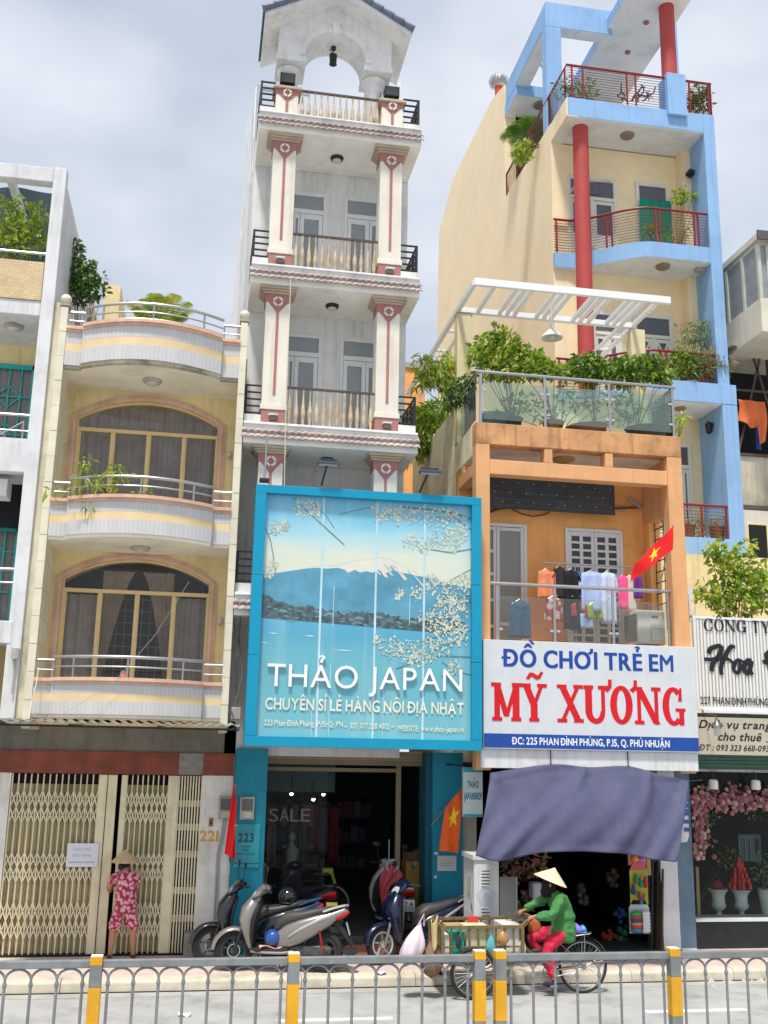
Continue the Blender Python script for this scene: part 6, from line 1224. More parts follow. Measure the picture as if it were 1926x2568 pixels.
def bdoor(xa, xb, z0, z1, kind, Y=YB):
    f = MB(); y0 = Y-.06; f.box(xa, xa+.09, y0, Y+.02, z0, z1); f.box(xb-.09, xb, y0, Y+.02, z0, z1); f.box(xa+.09, xb-.09, y0, Y+.019, z1-.09, z1); f.box(xa+.09, xb-.09, y0, Y+.019, z1-.62, z1-.53)
    xm = (xa+xb)/2; f.box(xm-.05, xm+.05, y0+.01, Y+.01, z0, z1-.62)
    for a, b in ((xa+.09, xm-.05), (xm+.05, xb-.09)):
        f.box(a, a+.06, y0+.02, Y+.01, z0, z1-.63); f.box(b-.06, b, y0+.02, Y+.01, z0, z1-.63); f.box(a+.06, b-.06, y0+.02, Y+.009, z1-.72, z1-.63); f.box(a+.06, b-.06, y0+.02, Y+.009, z0, z0+.6)
        if kind == 'cross': f.bar((a+.06, Y-.035, z1-1.35), (b-.06, Y-.035, z1-.72), .02, .05); f.bar((b-.06, Y-.034, z1-1.35), (a+.06, Y-.034, z1-.72), .02, .05); f.box(a+.06, b-.06, y0+.021, Y+.008, z1-1.42, z1-1.34)
    o = f.build('balcony_door', mat('cream_joinery', (.70, .68, .58), .5, var=.05), U, bevel=.008); p = MB(); p.add([(xa+.05, Y-.012, z0), (xb-.05, Y-.012, z0), (xb-.05, Y-.012, z1-.05), (xa+.05, Y-.012, z1-.05)], [(0, 1, 2, 3)]); p.build('pane', glass('blue_house_pane', (.20, .20, .24), .5), o)
    b = MB()
    for k in range(14):
        if z0+.72+k*.15 < z1-.1: b.box(xa+.1, xb-.1, Y-.011, Y-.003, z0+.7+k*.15, z0+.712+k*.15)
    b.build('window_bar', mat('grey_bar', (.45, .45, .48), .5), o)
a = sp('z', 325, 1190, YB); b = sp('z', 595, 1200, YB); bdoor(8.30, b.x, 15.1, a.z, 'plain'); c_ = sp('z', 795, 1235, YB); d_ = sp('z', 1140, 1270, YB); bdoor(c_.x, d_.x, 15.1, c_.z, 'plain')
a = sp('m', 1110, 250, YB); b = sp('m', 1225, 250, YB); bdoor(a.x-.35, b.x, 11.5, a.z, 'cross'); bdoor(8.85, 9.6, 11.5, sp('m', 870, 232, YB).z, 'plain')
a = sp('r', 150, 1130, YB); bdoor(a.x-.3, sp('r', 205, 1140, YB).x, 7.95, a.z, 'plain')
q = MB(); q.tube([(XL+.32, YB-.3, 16.55), (8.5, YB-.4, 16.9), (9.3, YB-.35, 17.0)], .035, 8); tag(q.build('curved_pipe', mat('pale_grey_pipe', (.5, .47, .42), .5), smooth=True, origin=(8.5, YB-.4, 16.9)), 'pale curved pipe end in the upper balcony of the blue house', 'pipe')
a = sp('z', 845, 1395, YB-.15); b = sp('z', 1165, 1410, YB-.15); q = MB(); q.grid(lambda u, v: (lerp(a.x, b.x, u), YB-.16+.03*math.sin(u*8+v*3)+.02*math.sin(u*19), lerp(15.3, a.z-.02, v)), 40, 16); tag(q.build('green_cloth', mat('green_cloth', (.005, .27, .17), .85, var=.06), smooth='all', solid=.006, origin=(a.x, YB-.16, 15.3)), 'green cloth hung over the upper balcony door of the blue house', 'cloth')
q = MB(); p = sp('z', 1400, 1160, YF+.7); q.box(XI-.10, XI-.01, YF+.55, YF+.75, p.z-.05, p.z+.06); q.lathe([(.05, -.1), (.05, .1)], (XI-.14, YF+.6, p.z), 8, None, 'y'); tag(q.build('wall_camera', M_black, origin=(XI-.1, YF+.6, p.z)), 'small black camera on the inner side of the upper blue wall', 'camera')
p = sp('r', 255, 325, YF+.35); q = MB(); q.box(p.x-.16, p.x+.14, YF+.25, YF+.4, p.z-.08, p.z+.10); q.tube([(p.x+.1, YF+.33, p.z), (XI-.02, YF+.33, p.z+.02)], .02, 6); tag(q.build('floodlight', M_grey, bevel=.01, origin=(p.x, YF+.3, p.z)), 'grey floodlight under the middle balcony of the blue house', 'floodlight')
p = sp('r', 340, 1065, YF+.5); q = MB(); q.lathe([(.03, .18), (.09, .12), (.07, -.08), (.02, -.13)], (11.42, YF+.5, p.z), 8, 0); q.box(11.44, 11.515, YF+.46, YF+.54, p.z+.04, p.z+.14, 0); tag(q.build('wall_lantern', M_black, origin=(11.42, YF+.5, p.z)), 'black lantern on the inner side of the lower blue wall', 'lantern')
q = MB(); q.lathe([(.13, -1.6), (.13, .35)], (8.15, 10.4, 23.0), 14, 0); q.lathe([(.15, .35), (.22, .42), (.26, .54), (.23, .67), (.11, .74), (0, .75)], (8.15, 10.4, 23.0), 18, 1); 
for i in range(18): a = i*2*PI/18; q.tube([(8.15+.25*math.cos(a), 10.4+.25*math.sin(a), 23.40), (8.15+.31*math.cos(a+.1), 10.4+.31*math.sin(a+.1), 23.55), (8.15+.26*math.cos(a+.2), 10.4+.26*math.sin(a+.2), 23.71)], .012, 5, 1)
tag(q.build('roof_ventilator', [mat('vent_red', (.65, .07, .05), .5), mat('dull_aluminium', (.42, .42, .41), .5, .8)], smooth=True, origin=(8.15, 10.4, 22.6)), 'spherical steel roof ventilator on a red pipe', 'ventilator')
q = MB(); a = sp('t', 500, 300, 7.5); q.tube([(a.x, 7.5, a.z), (a.x+.25, 7.5, a.z-.4), (a.x+.5, 7.5, a.z-.9), (a.x+.5, 7.5, 19)], .04, 6); tag(q.build('roof_pole', mat('pale_green_pole', (.5, .62, .58), .6), origin=(a.x, 7.5, 19)), 'thin pale green crooked pole behind the blue roof frame', 'pole')
# plants of the blue house
pm = thing('potted_palm', 'green palm leaning over the left side rail of the blue house', 'palm', (7.95, 7.4, 18.7)); q = MB(); base = sp('t', 440, 620, 7.6)
for i in range(22):
    a = i*2.39; frond(q, (8.1+.1*math.cos(a), 7.6+.1*math.sin(a), 19.75), (math.cos(a)*.85, math.sin(a)*.8, 1.25), random.uniform(.8, 1.2), 16, .6, .34, 0)
q.build('frond', [LEAF[0], LEAF[2]], pm); q = MB(); q.tube([(8.0, 7.6, 18.6), (8.0, 7.6, 19.8)], .07, 8); q.build('trunk', M_stem, pm)
def clt(sh, Y, lst): return [(sp(sh, x, y, Y), r) for x, y, r in lst]
plant('rail_shrub', 'pale leafy plant spilling through the left side rail of the blue house', 'plant', (8.0, 6.0, 18.6), clt('t', 6.2, ((420, 760, .2), (440, 740, .2), (400, 790, .18), (435, 790, .2), (415, 725, .12))), 360, .13, [LEAF[0], LEAF[1], LEAFY[0]], M_stem, .45, .3)
plant('terrace_shrub', 'grey green shrub behind the left corner of the top rail', 'plant', (8.4, 4.4, 18.7), clt('t', 4.35, ((620, 440, .2), (660, 420, .18), (700, 460, .2), (740, 430, .2), (730, 470, .18), (630, 480, .16), (770, 480, .14), (690, 490, .2))), 420, .11, [LEAF[0], leafmat('leaf_grey', (.25, .28, .14)), LEAF[2]], M_stem, .35, .2)
plant('terrace_bush', 'dark green bush behind the right corner of the top rail', 'bush', (11.4, 4.3, 18.7), clt('t', 4.3, ((1270, 500, .18), (1300, 470, .2), (1330, 500, .18), (1350, 470, .12), (1310, 520, .2), (1260, 530, .14), (1345, 530, .14))), 520, .12, LEAFD, M_stem, .4, .2)
q = MB(); random.seed(3)
for i in range(7):
    a = sp('t', 930+i*16, 510, 4.4); pts = [a]; 
    for k in range(5): pts.append(pts[-1]+Vector((random.uniform(-.09, .14), random.uniform(-.05, .05), random.uniform(.02, .13))))
    q.tube(pts, .018, 6, 0)
c = clt('t', 4.4, ((1060, 475, .06), (1065, 490, .05))); leaves(q, c, 30, .07, .6, .1, 1); q.mi[-60:] = [1]*60
for px in (960, 1000): a = sp('t', px, 520, 4.4); q.lathe([(.08, 0), (.11, .14), (0, .14)], (a.x, 4.4, 18.65), 12, 2)
tag(q.build('bonsai', [mat('dark_twisted_stem', (.05, .035, .03), .8), mat('desert_rose_pink', (.85, .12, .16), .6), M_pot], origin=(9.9, 4.4, 18.65)), 'twisted bare bonsai stems with a pink flower behind the top rail', 'plant')
plant('balcony_tree', 'small yellow green tree in the upper balcony of the blue house', 'tree', (10.85, 4.5, 15.1), clt('t', 4.5, ((1210, 980, .14), (1225, 1000, .14), (1280, 990, .09), (1190, 1010, .10), (1240, 960, .08), (1300, 995, .07))), 170, .11, LEAFY, M_stem, .5, .2, (.15, .2, M_terra))
q = MB(); random.seed(9)
for i in range(9):
    a = sp('t', 1000+i*26, 1240, 4.45); a.z = 15.1; pts = [a]
    for k in range(5): pts.append(pts[-1]+Vector((random.uniform(-.12, .12), random.uniform(-.05, .05), random.uniform(.05, .16))))
    q.tube(pts, .014, 6, 0); leaves(q, [(pts[-1], .10), (pts[-2], .08)], 26, .08, .5, .1, 1); q.mi[-52:] = [random.choice((1, 2))]*52
tag(q.build('balcony_plants', [M_stem, LEAF[0], LEAFD[1]], origin=(10.2, 4.45, 15.1)), 'row of thin potted plants behind the wavy red rail', 'plants')
plant('willowy_plant', 'grey green willowy plant at the right of the third floor balcony', 'plant', (10.9, 4.3, 11.6), clt('r', 4.3, ((230, 590, .2), (260, 620, .2), (210, 620, .18), (180, 640, .14), (250, 660, .2), (240, 560, .12), (270, 580, .1), (160, 600, .09))), 420, .12, [leafmat('leaf_grey', (.25, .28, .14)), LEAF[0], leafmat('leaf_silver', (.24, .27, .18))], M_stem, .28, .4)
plant('ledge_bush', 'rounded green bush on the blue ledge', 'bush', (10.35, 4.2, 11.65), clt('r', 4.15, ((110, 760, .2), (140, 740, .22), (160, 780, .2), (120, 800, .2), (90, 790, .14), (150, 710, .14))), 560, .11, [LEAF[0], LEAF[1], LEAF[0]], M_stem, .45, .2, (.17, .2, mat('teal_pot', (.02, .22, .2), .5)))
plant('ledge_grass', 'feathery grey green plant beside the bush on the blue ledge', 'plant', (10.85, 4.2, 11.65), clt('r', 4.15, ((210, 770, .2), (200, 800, .2), (230, 740, .18), (240, 800, .16), (190, 730, .14))), 1300, .15, [leafmat('leaf_grey', (.25, .28, .14)), LEAF[0], LEAFD[1]], M_stem, .14, .2, (.2, .2, M_grey))
plant('ledge_dry_bush', 'dry yellow brown bush at the right end of the blue ledge', 'bush', (11.35, 4.2, 11.65), clt('r', 4.15, ((280, 740, .2), (300, 770, .22), (330, 760, .18), (270, 790, .18), (310, 710, .14), (350, 790, .14), (395, 750, .08))), 1300, .14, [leafmat('leaf_dry', (.30, .26, .12)), leafmat('leaf_grey', (.25, .28, .14)), leafmat('leaf_straw', (.40, .33, .16))], M_stem, .16, .1, (.2, .2, M_pot))
c = clt('B', 4.35, ((1230, 260, .18), (1260, 300, .2), (1310, 270, .2), (1340, 310, .18), (1390, 270, .14), (1400, 320, .14), (1080, 230, .2), (1100, 260, .2), (1060, 210, .15), (1430, 330, .10)))
plant('orchid_plants', 'tangled orchids behind the lowest red rail of the blue house', 'plants', (10.7, 4.35, 7.98), c, 420, .17, [LEAF[0], leafmat('leaf_grey', (.25, .28, .14)), leafmat('leaf_straw', (.40, .33, .16))], M_stem, .14, .4)
for px in (1225, 1380): p = sp('B', px, 330, 4.3); q = MB(); q.lathe([(.12, 0), (.17, .3), (.18, .32), (0, .30)], (p.x, 4.3, 7.965), 14); tag(q.build('flower_pot', M_terra, smooth=True, origin=(p.x, 4.3, 7.965)), 'terracotta pot behind the lowest red rail '+('near the orange house' if px < 1300 else 'near the blue column'), 'pot')

# ================================================================== 227: flower shop
F = thing('flower_shop', 'single storey flower shop with large window and dark base at the right edge', 'shop', (9.9, 0, .16)); xa, xb = 7.90, 12.4
q = MB(); q.box(7.90, 8.185, -.28, .4, .1, 3.0, 0); q.box(7.899, 8.186, -.285, -.1, .1, .20, 3); q.box(8.0, xb, -.3, .5, 2.99, 3.24, 1); q.box(8.186, xb, -.14, -.05, .10, .60, 2); q.box(8.186, xb, -.30, .2, .60, .635, 3)
q.box(7.95, xb, -.2, 4.0, 3.24, 3.9, 4); q.box(xb-.1, xb, -.1, 4, .1, 3.3, 4); q.box(8.0, xb, 3.4, 3.95, 3.9, 7.45, 5)
q.build('wall', [M_bgp, mat('green_shutter', (.05, .15, .11), .5, var=.1, dirt=(.15, .15, .12), dirt_amt=.4), mat('dark_window_base', (.018, .028, .035), .25, var=.3), M_pw, MATS['grey_plaster'], M_ywall], F)
q = MB()
for k in range(3): q.box(8.01, xb, -.315, -.30, 3.06+k*.055, 3.095+k*.055, 0)
q.box(8.0, xb, -.325, -.28, 2.97, 3.015, 1); q.build('shutter', [MATS['green_shutter'], M_grey], F)
q = MB(); q.add([(8.19, -.12, .635), (xb, -.12, .635), (xb, -.12, 2.97), (8.19, -.12, 2.97)], [(0, 1, 2, 3)]); q.build('window_pane', G_clear, F)
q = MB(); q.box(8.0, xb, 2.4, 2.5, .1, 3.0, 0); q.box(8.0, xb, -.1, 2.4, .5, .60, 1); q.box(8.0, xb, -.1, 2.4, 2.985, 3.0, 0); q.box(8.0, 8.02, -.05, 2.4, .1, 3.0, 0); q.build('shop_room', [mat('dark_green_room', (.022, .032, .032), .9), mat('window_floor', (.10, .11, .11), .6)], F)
# flower garland round the window
q = MB(); random.seed(12)
def rose(c, r):
    mi = random.choice((0, 0, 1, 1, 2, 3))
    for k in range(3):
        rr = r*(1-.27*k); n = 6; cz = Vector(c)+Vector((0, -.012*k-.01, 0)); ph = random.random()*6
        for i in range(n):
            a = ph+i*2*PI/n; b = a+2*PI/n*.9; p0 = cz; p1 = cz+Vector((rr*math.cos(a), -.012, rr*math.sin(a))); p2 = cz+Vector((rr*math.cos(b), -.016, rr*math.sin(b))); p3 = cz+Vector((rr*1.12*math.cos((a+b)/2), .004, rr*1.12*math.sin((a+b)/2)))
            q.add([p0, p1, p3, p2], [(0, 1, 2, 3)], mi)
for i in range(520):
    t = random.random()
    if t < .62: px, py = random.uniform(800, 1690), random.gauss(520, 62)-.04*(0)
    else: px, py = random.gauss(870, 42), random.uniform(480, 1120)
    p = sp('f', px, py, -.18-random.random()*.14)
    if p.x < 8.2: continue
    rose((p.x, p.y, p.z), random.uniform(.022, .043))
lc = [(sp('f', x, y, -.20), .11) for x, y in ((850, 500), (950, 480), (1100, 470), (1250, 500), (1400, 520), (1550, 560), (860, 650), (900, 760), (870, 900), (870, 1020), (1000, 700), (1450, 680), (990, 930))]; o_ = len(q.f); leaves(q, lc, 330, .05, .5, .3, 2); q.mi[o_:] = [4+m for m in q.mi[o_:]]
tag(q.build('flower_garland', [mat('rose_pink', (.50, .22, .25), .8, var=.25, vscale=20), mat('rose_deep', (.36, .12, .16), .8, var=.25, vscale=20), mat('rose_pale', (.58, .38, .36), .8, var=.2, vscale=20), mat('rose_cream', (.55, .46, .36), .8, var=.2), LEAFD[1], mat('dry_leaf', (.25, .22, .15), .8)], origin=(9, -.2, 2.5)), 'garland of pink roses along the top and left of the flower shop window', 'garland')
def urn(name, label, px, top, bot, Yp, grp=None):
    a = sp('f', px, top, Yp); b = sp('f', px, bot, Yp); h = a.z-b.z; r = h*.36; q = MB(); q.box(a.x-r*.62, a.x+r*.62, Yp-r*.62, Yp+r*.62, b.z, b.z+h*.045)
    q.lathe([(r*.55, .045*h), (r*.5, .09*h), (r*.26, .16*h), (r*.22, .25*h), (r*.35, .30*h), (r*.62, .36*h), (r*.72, .45*h), (r*.66, .52*h), (r*.60, .58*h), (r*.64, .8*h), (r*.80, .92*h), (r*.97, .97*h), (r*.98, 1*h), (r*.88, .985*h), (r*.6, .85*h), (0, .8*h)], (a.x, Yp, b.z), 22)
    return tag(q.build(name, mat('urn_white', (.50, .53, .52), .5, var=.08), smooth=True, origin=(a.x, Yp, b.z)), label, 'urn', grp), a
o, a = urn('urn', 'white footed urn with a small red bloom in the shop window', 1065, 1430, 1740, .28, 'urns in the flower shop window'); q = MB(); q.ball((a.x, .28, a.z+.04), .07, 10, 7); leaves(q, [((a.x, .28, a.z+.05), .08)], 60, .05, .8, .1, 1); tag(q.build('red_flower', mat('dark_red_petal', (.40, .03, .04), .6), origin=(a.x, .28, a.z)), 'small dark red bloom in the left urn', 'flower')
o, a = urn('urn', 'white footed urn carrying a cone of red cans in the shop window', 1300, 1437, 1740, .28, 'urns in the flower shop window'); q = MB()
for k in range(5):
    n = 7-k; rr = .17*(1-k/5.2)
    for i in range(n): t = i*2*PI/n+k*.4; q.lathe([(.032, 0), (.032, .085), (.026, .09)], (a.x+rr*math.cos(t), .28+rr*math.sin(t), a.z+.02+k*.085), 10)
q.lathe([(.03, 0), (.03, .1)], (a.x, .28, a.z+.43), 10); q.lathe([(.06, -.05), (.04, .4), (.02, .45)], (a.x, .28, a.z), 10); tag(q.build('can_cone', mat('red_can', (.62, .035, .03), .3, .3, var=.2, vscale=15), smooth=True, origin=(a.x, .28, a.z)), 'cone of shiny red cans on the right urn', 'decoration')
a = sp('f', 1560, 1520, .2); q = MB(); q.lathe([(.10, 0), (.15, .40), (.16, .41), (.14, .41), (0, .38)], (a.x+.02, .2, .63), 20); tag(q.build('white_planter', MATS['urn_white'], smooth=True, origin=(a.x, .2, .63)), 'tall white planter at the right edge of the shop window', 'planter')
plant('window_foliage', 'dim grey green foliage standing in the white planter', 'plant', (a.x, .25, 1.0), [((a.x, .25, 1.35), .15), ((a.x+.05, .25, 1.55), .13), ((a.x-.05, .2, 1.2), .12)], 160, .06, [leafmat('leaf_grey', (.25, .28, .14)), LEAFD[1]], M_stem, .5, .2)
plant('yellow_flowers', 'dark plant with yellow and orange flowers deep in the flower shop', 'plant', (9.0, 1.2, .7), [(sp('f', 1220, 1080, 1.2), .12), (sp('f', 1180, 1010, 1.2), .07), (sp('f', 1150, 1130, 1.2), .16), (sp('f', 1230, 1180, 1.2), .12)], 220, .06, [mat('petal_yellow', (.5, .42, .03), .6), LEAFD[0], LEAFD[1], LEAFD[2]], M_stem, .6, .2)
a = sp('f', 1270, 870, 1.5); b = sp('f', 1520, 1150, 1.5); q = MB(); q.box(a.x, b.x, 1.5, 1.53, b.z, a.z, 0)
for t in (0, .28, .5): x = lerp(a.x, b.x, t); q.box(x, x+.02, 1.48, 1.5, b.z+.02, a.z-.06, 1)
q.box(a.x, lerp(a.x, b.x, .55), 1.48, 1.499, a.z-.06, a.z-.04, 1); q.box(lerp(a.x, b.x, .74), lerp(a.x, b.x, .88), 1.485, 1.499, lerp(b.z, a.z, .25), lerp(b.z, a.z, .85), 2)
tag(q.build('window_decoration', [mat('dim_teal_board', (.10, .15, .15), .6), mat('dim_white', (.25, .28, .28), .6), M_black], origin=(a.x, 1.5, b.z)), 'dim pale window shaped decoration hanging inside the flower shop', 'decoration')
a = sp('f', 850, 1200, .1); q = MB(); q.bar((a.x, .1, .64), (a.x-.02, .05, a.z), .05, .03); tag(q.build('bamboo_stick', mat('bamboo', (.42, .34, .15), .6), origin=(a.x, .1, .64)), 'pale bamboo stick leaning at the left side of the shop window', 'stick')
for i, (px, py) in enumerate(((1020, 350), (1455, 355))):
    p = sp('f', px, py, -.36); t = thing('window_lamp', ('left', 'right')[i]+' white glass lamp under the green shutter above the rose garland', 'lamp', (p.x, -.36, p.z), 'white lamps above the garland'); q = MB(); q.lathe([(.045, .07), (.075, .05), (.08, -.06), (.07, -.09), (0, -.09)], (p.x, -.36, p.z), 14); q.build('shade', mat('lamp_white', (.70, .70, .66), .4), t, smooth=True); q = MB(); q.tube([(p.x, -.36, p.z+.07), (p.x, -.36, p.z+.16), (p.x, -.31, p.z+.20)], .014, 6); q.build('holder', M_black, t)
# white slatted board with black lettering
Y = -1.0; SG = thing('slatted_sign', 'white vertical slat sign board with black lettering at the right edge', 'sign', (10, Y, 3.9)); xa, xb, za, zb = 8.03, 12.2, 3.96, 5.49; q = MB()
q.box(xa, xa+.05, Y, Y+.06, za, zb); q.box(xa+.05, xb, Y, Y+.06, zb-.045, zb); q.box(xa+.05, xb, Y, Y+.06, za, za+.05); q.box(xa+.10, xb, Y-.03, Y+.05, za-.05, za-.001); q.build('frame', M_whitesh, SG, bevel=.005)
q = MB(); x = xa+.065
while x < xb: q.box(x, x+.034, Y+.01, Y+.05, za+.05, zb-.045); x += .0595
q.build('slats', M_whitesh, SG)
hz = lambda x, y: sp('h', x, y, Y); q = MB()
slab_text('CÔNG TY', hz(215, 380).x, hz(985, 430).x+.06, (hz(240, 385).z+hz(840, 428).z)/2, .205, Y, .006, .19, .07, .13, .05, mb=q); q.part += 1; lettering('227 PHAN ĐÌNH PHÙNG, P.15', hz(180, 1260).x, hz(180, 1260).x+1.42, (hz(200, 1268).z+hz(850, 1300).z)/2, .115, Y, .004, .006, mb=q)
def brush(pts, w0):
    k = 0
    for i in range(len(pts)-1):
        for j in range(8):
            a = spl([Vector((p[0], p[1], 0)) for p in pts], (i+j/8)/(len(pts)-1)); b = spl([Vector((p[0], p[1], 0)) for p in pts], (i+(j+1)/8)/(len(pts)-1)); A_, B_ = hz(a.x, a.y), hz(b.x, b.y)
            d = Vector((B_.x-A_.x, 0, B_.z-A_.z)).normalized(); n = Vector((.80, 0, -.60)); wv = w0*(.4+.6*abs(d.cross(n).y)); nn = Vector((-d.z, 0, d.x))*wv; e = d*.006; k += 1
            q.prism([(A_.x+nn.x-e.x, A_.z+nn.z-e.z), (A_.x-nn.x-e.x, A_.z-nn.z-e.z), (B_.x-nn.x+e.x, B_.z-nn.z+e.z), (B_.x+nn.x+e.x, B_.z+nn.z+e.z)], 'y', Y-.006-.0004*(k % 11), Y)
q.part += 1
brush([(275, 665), (300, 610), (400, 575), (430, 600), (400, 690), (320, 800), (310, 880)], .042); brush([(225, 735), (300, 740), (420, 730), (520, 740), (560, 780)], .040); brush([(590, 590), (540, 590), (470, 700), (425, 820), (430, 920)], .040)
brush([(640, 750), (600, 770), (575, 840), (600, 900), (640, 880), (655, 800), (630, 745), (700, 770)], .036); brush([(790, 750), (740, 760), (700, 850), (730, 910), (770, 860), (790, 760), (775, 850), (800, 920)], .042); brush([(1010, 650), (970, 690), (985, 760), (940, 770), (1000, 800), (1010, 860)], .045)
q.build('lettering', mat('ink_black', (.010, .012, .020), .5), SG)
q = MB(); q.box(8.0, 12.2, Y-.02, Y+.03, 3.845, 3.905); q.box(8.0, 12.2, Y+.05, Y+.2, 3.25, 5.0, 0) if False else None; q.build('painted_shadow_gap', M_black, SG)  # solid black strip stands in for the shadow between the two signs
BS = thing('service_sign', 'beige sign with black italic lettering and a phone number below the slatted board', 'sign', (10, -1, 3.25)); q = MB(); q.box(8.0, 12.2, Y-.03, Y+.03, 3.25, 3.842); q.build('panel', mat('sign_beige', (.48, .43, .33), .5, var=.05, dirt=(.35, .3, .22), dirt_amt=.3), BS)
q = MB(); Y2 = Y-.03; h2 = lambda x, y: sp('h', x, y, Y2)
lettering('Dịch vụ trang', h2(155, 1550).x, h2(985, 1600).x+.05, (h2(170, 1552).z+h2(720, 1588).z)/2, .125, Y2, .003, .022, .28, mb=q); q.part += 1; lettering('trí', h2(985, 1600).x+.18, h2(985, 1600).x+.40, h2(720, 1588).z, .125, Y2, .003, .022, .28, mb=q)
q.part += 1; lettering('cho thuê', h2(380, 1705).x, h2(905, 1740).x, (h2(400, 1712).z+h2(850, 1728).z)/2, .125, Y2, .003, .022, .28, mb=q); q.part += 1; lettering('ĐT : 093 323 6611-093', h2(160, 1830).x, h2(985, 1855).x+.02, (h2(180, 1832).z+h2(900, 1852).z)/2, .092, Y2, .003, .016, .28, mb=q); q.box(h2(965, 1735).x, h2(1100, 1740).x, Y2-.0031, Y2, h2(970, 1737).z, h2(970, 1728).z)
q.build('lettering', MATS['ink_black'], BS)
p = sp('h', 375, 1530, -1.45); L_ = thing('sign_lamp', 'wall lamp with dark conical shade and glass jar in front of the beige sign', 'lamp', (p.x, -1.45, p.z)); q = MB(); q.lathe([(.02, .10), (.03, .06), (.105, -.005), (.11, -.015), (.10, -.012), (0, .04)], (p.x, -1.45, p.z), 18); q.tube([(p.x, -1.45, p.z+.09), (p.x, -1.45, p.z+.14), (p.x, -1.2, p.z+.17), (p.x, -1.02, p.z+.15)], .010, 6); q.build('shade', mat('dull_metal', (.12, .12, .11), .4, .5), L_, smooth=True); q = MB(); q.lathe([(.05, 0), (.055, -.04), (.05, -.14), (.03, -.16), (0, -.16)], (p.x, -1.45, p.z-.01), 14); q.build('glass_jar', mat('jar_glass', (.55, .53, .48), .15, var=.1), L_, smooth=True)
tc_ = [(sp('B', x, y, -.3), r) for x, y, r in ((1350, 440, .18), (1400, 430, .2), (1450, 470, .22), (1420, 540, .22), (1500, 510, .22), (1560, 540, .25), (1380, 480, .12), (1320, 650, .2), (1370, 670, .22), (1440, 640, .24), (1420, 720, .2), (1520, 620, .26), (1580, 600, .25), (1600, 660, .25), (1500, 690, .25), (1450, 580, .2), (1560, 400, .12), (1540, 440, .12), (1300, 700, .12), (1640, 560, .22), (1620, 720, .22), (1560, 730, .22), (1390, 760, .14))]
tr = thing('leafy_tree', 'light green leafy tree rising behind the slatted sign board', 'tree', (9.3, -.2, 3.9)); q = MB(); leaves(q, tc_, 1500, .115, .6, .25, 3); q.build('crown', [LEAF[1], LEAFY[0], LEAF[0]], tr); q = MB(); q.tube([(9.25, -.25, 3.9), (9.2, -.28, 4.8), (9.05, -.3, 5.6)], [.03, .026, .018], 8); q.tube([(9.3, -.2, 3.9), (9.5, -.25, 5.0), (9.5, -.3, 5.9)], [.03, .024, .014], 8); stems(q, (9.1, -.3, 5.0), tc_[:16], .012); q.build('trunk', M_stem, tr)
c = [(sp('B', x, y, .6), r) for x, y, r in ((1600, 560, .12), (1640, 600, .15), (1630, 650, .14), (1570, 650, .12), (1600, 690, .1))]; q = MB(); leaves(q, c, 130, .10, .8, .2, 2); tag(q.build('white_blossoms', [mat('white_petal', (.80, .80, .76), .6), LEAFY[0]], origin=(9.6, .6, 4)), 'white blossoms among the leaves of the light green tree', 'flowers')
q = MB(); a = sp('q', 940, 1480, -.6); q.box(a.x-.06, a.x-.02, -.62, -.55, 5.45, a.z+.1); q.box(a.x-.1, a.x+.1, -.62, -.55, a.z-.3, a.z-.27); q.box(a.x-.12, a.x+.02, -.6, -.5, a.z+.0, a.z+.22); q.box(a.x+.06, a.x+.08, -.6, -.57, 5.4, a.z-.1); tag(q.build('meter_frame', M_white, origin=(a.x, -.6, 5.4)), 'white metal frame and box between the orange pillar and the slatted sign', 'frame')

# ================================================================== grey concrete house at the right edge, small roofs behind
G = thing('concrete_house', 'weathered concrete house with an upper window strip at the right edge', 'house', (14, 5, .16)); M_cw = mat('stained_concrete_wall', (.52, .47, .36), .9, var=.12, vscale=1.2, dirt=(.13, .11, .08), dirt_amt=.5, streak=.55, bump=.2); M_cw2 = mat('pale_concrete_wall', (.66, .63, .54), .85, var=.06, vscale=1.2, dirt=(.3, .27, .2), dirt_amt=.3, streak=.3)
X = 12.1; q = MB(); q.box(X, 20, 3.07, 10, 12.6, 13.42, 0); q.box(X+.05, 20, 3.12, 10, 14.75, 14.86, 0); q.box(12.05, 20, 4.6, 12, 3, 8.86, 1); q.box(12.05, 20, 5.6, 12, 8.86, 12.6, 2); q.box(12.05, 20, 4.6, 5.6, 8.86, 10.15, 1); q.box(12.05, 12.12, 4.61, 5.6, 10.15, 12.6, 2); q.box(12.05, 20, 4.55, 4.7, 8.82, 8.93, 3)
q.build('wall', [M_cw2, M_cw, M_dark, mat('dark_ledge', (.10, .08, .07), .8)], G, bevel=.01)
q = MB(); q.box(X-.02, 20, 2.95, 10, 14.86, 15.0, 0); q.box(X-.06, 20, 2.90, 2.95, 14.80, 15.02, 1); q.build('roof', [M_cw2, mat('dark_roof_edge', (.10, .09, .09), .7)], G)
q = MB()
for y in (3.07, 3.75, 4.5, 5.4, 6.3): q.box(X, X+.08, y, y+.09, 13.42, 14.75)
for x in (12.32, 13.4, 14.5, 15.6): q.box(x, x+.10, 3.07, 3.15, 13.42, 14.75)
wf = q.build('window_post', mat('pale_green_frame', (.48, .52, .45), .6), G, each=True); q = MB(); q.add([(X+.04, 3.1, 13.42), (X+.04, 7, 13.42), (X+.04, 7, 14.75), (X+.04, 3.1, 14.75)], [(0, 1, 2, 3)]); q.add([(X+.05, 3.11, 13.42), (18, 3.11, 13.42), (18, 3.11, 14.75), (X+.05, 3.11, 14.75)], [(0, 1, 2, 3)]); q.build('pane', mat('dusty_pane', (.27, .29, .30), .35, var=.1, dirt=(.4, .4, .38), dirt_amt=.4), wf)
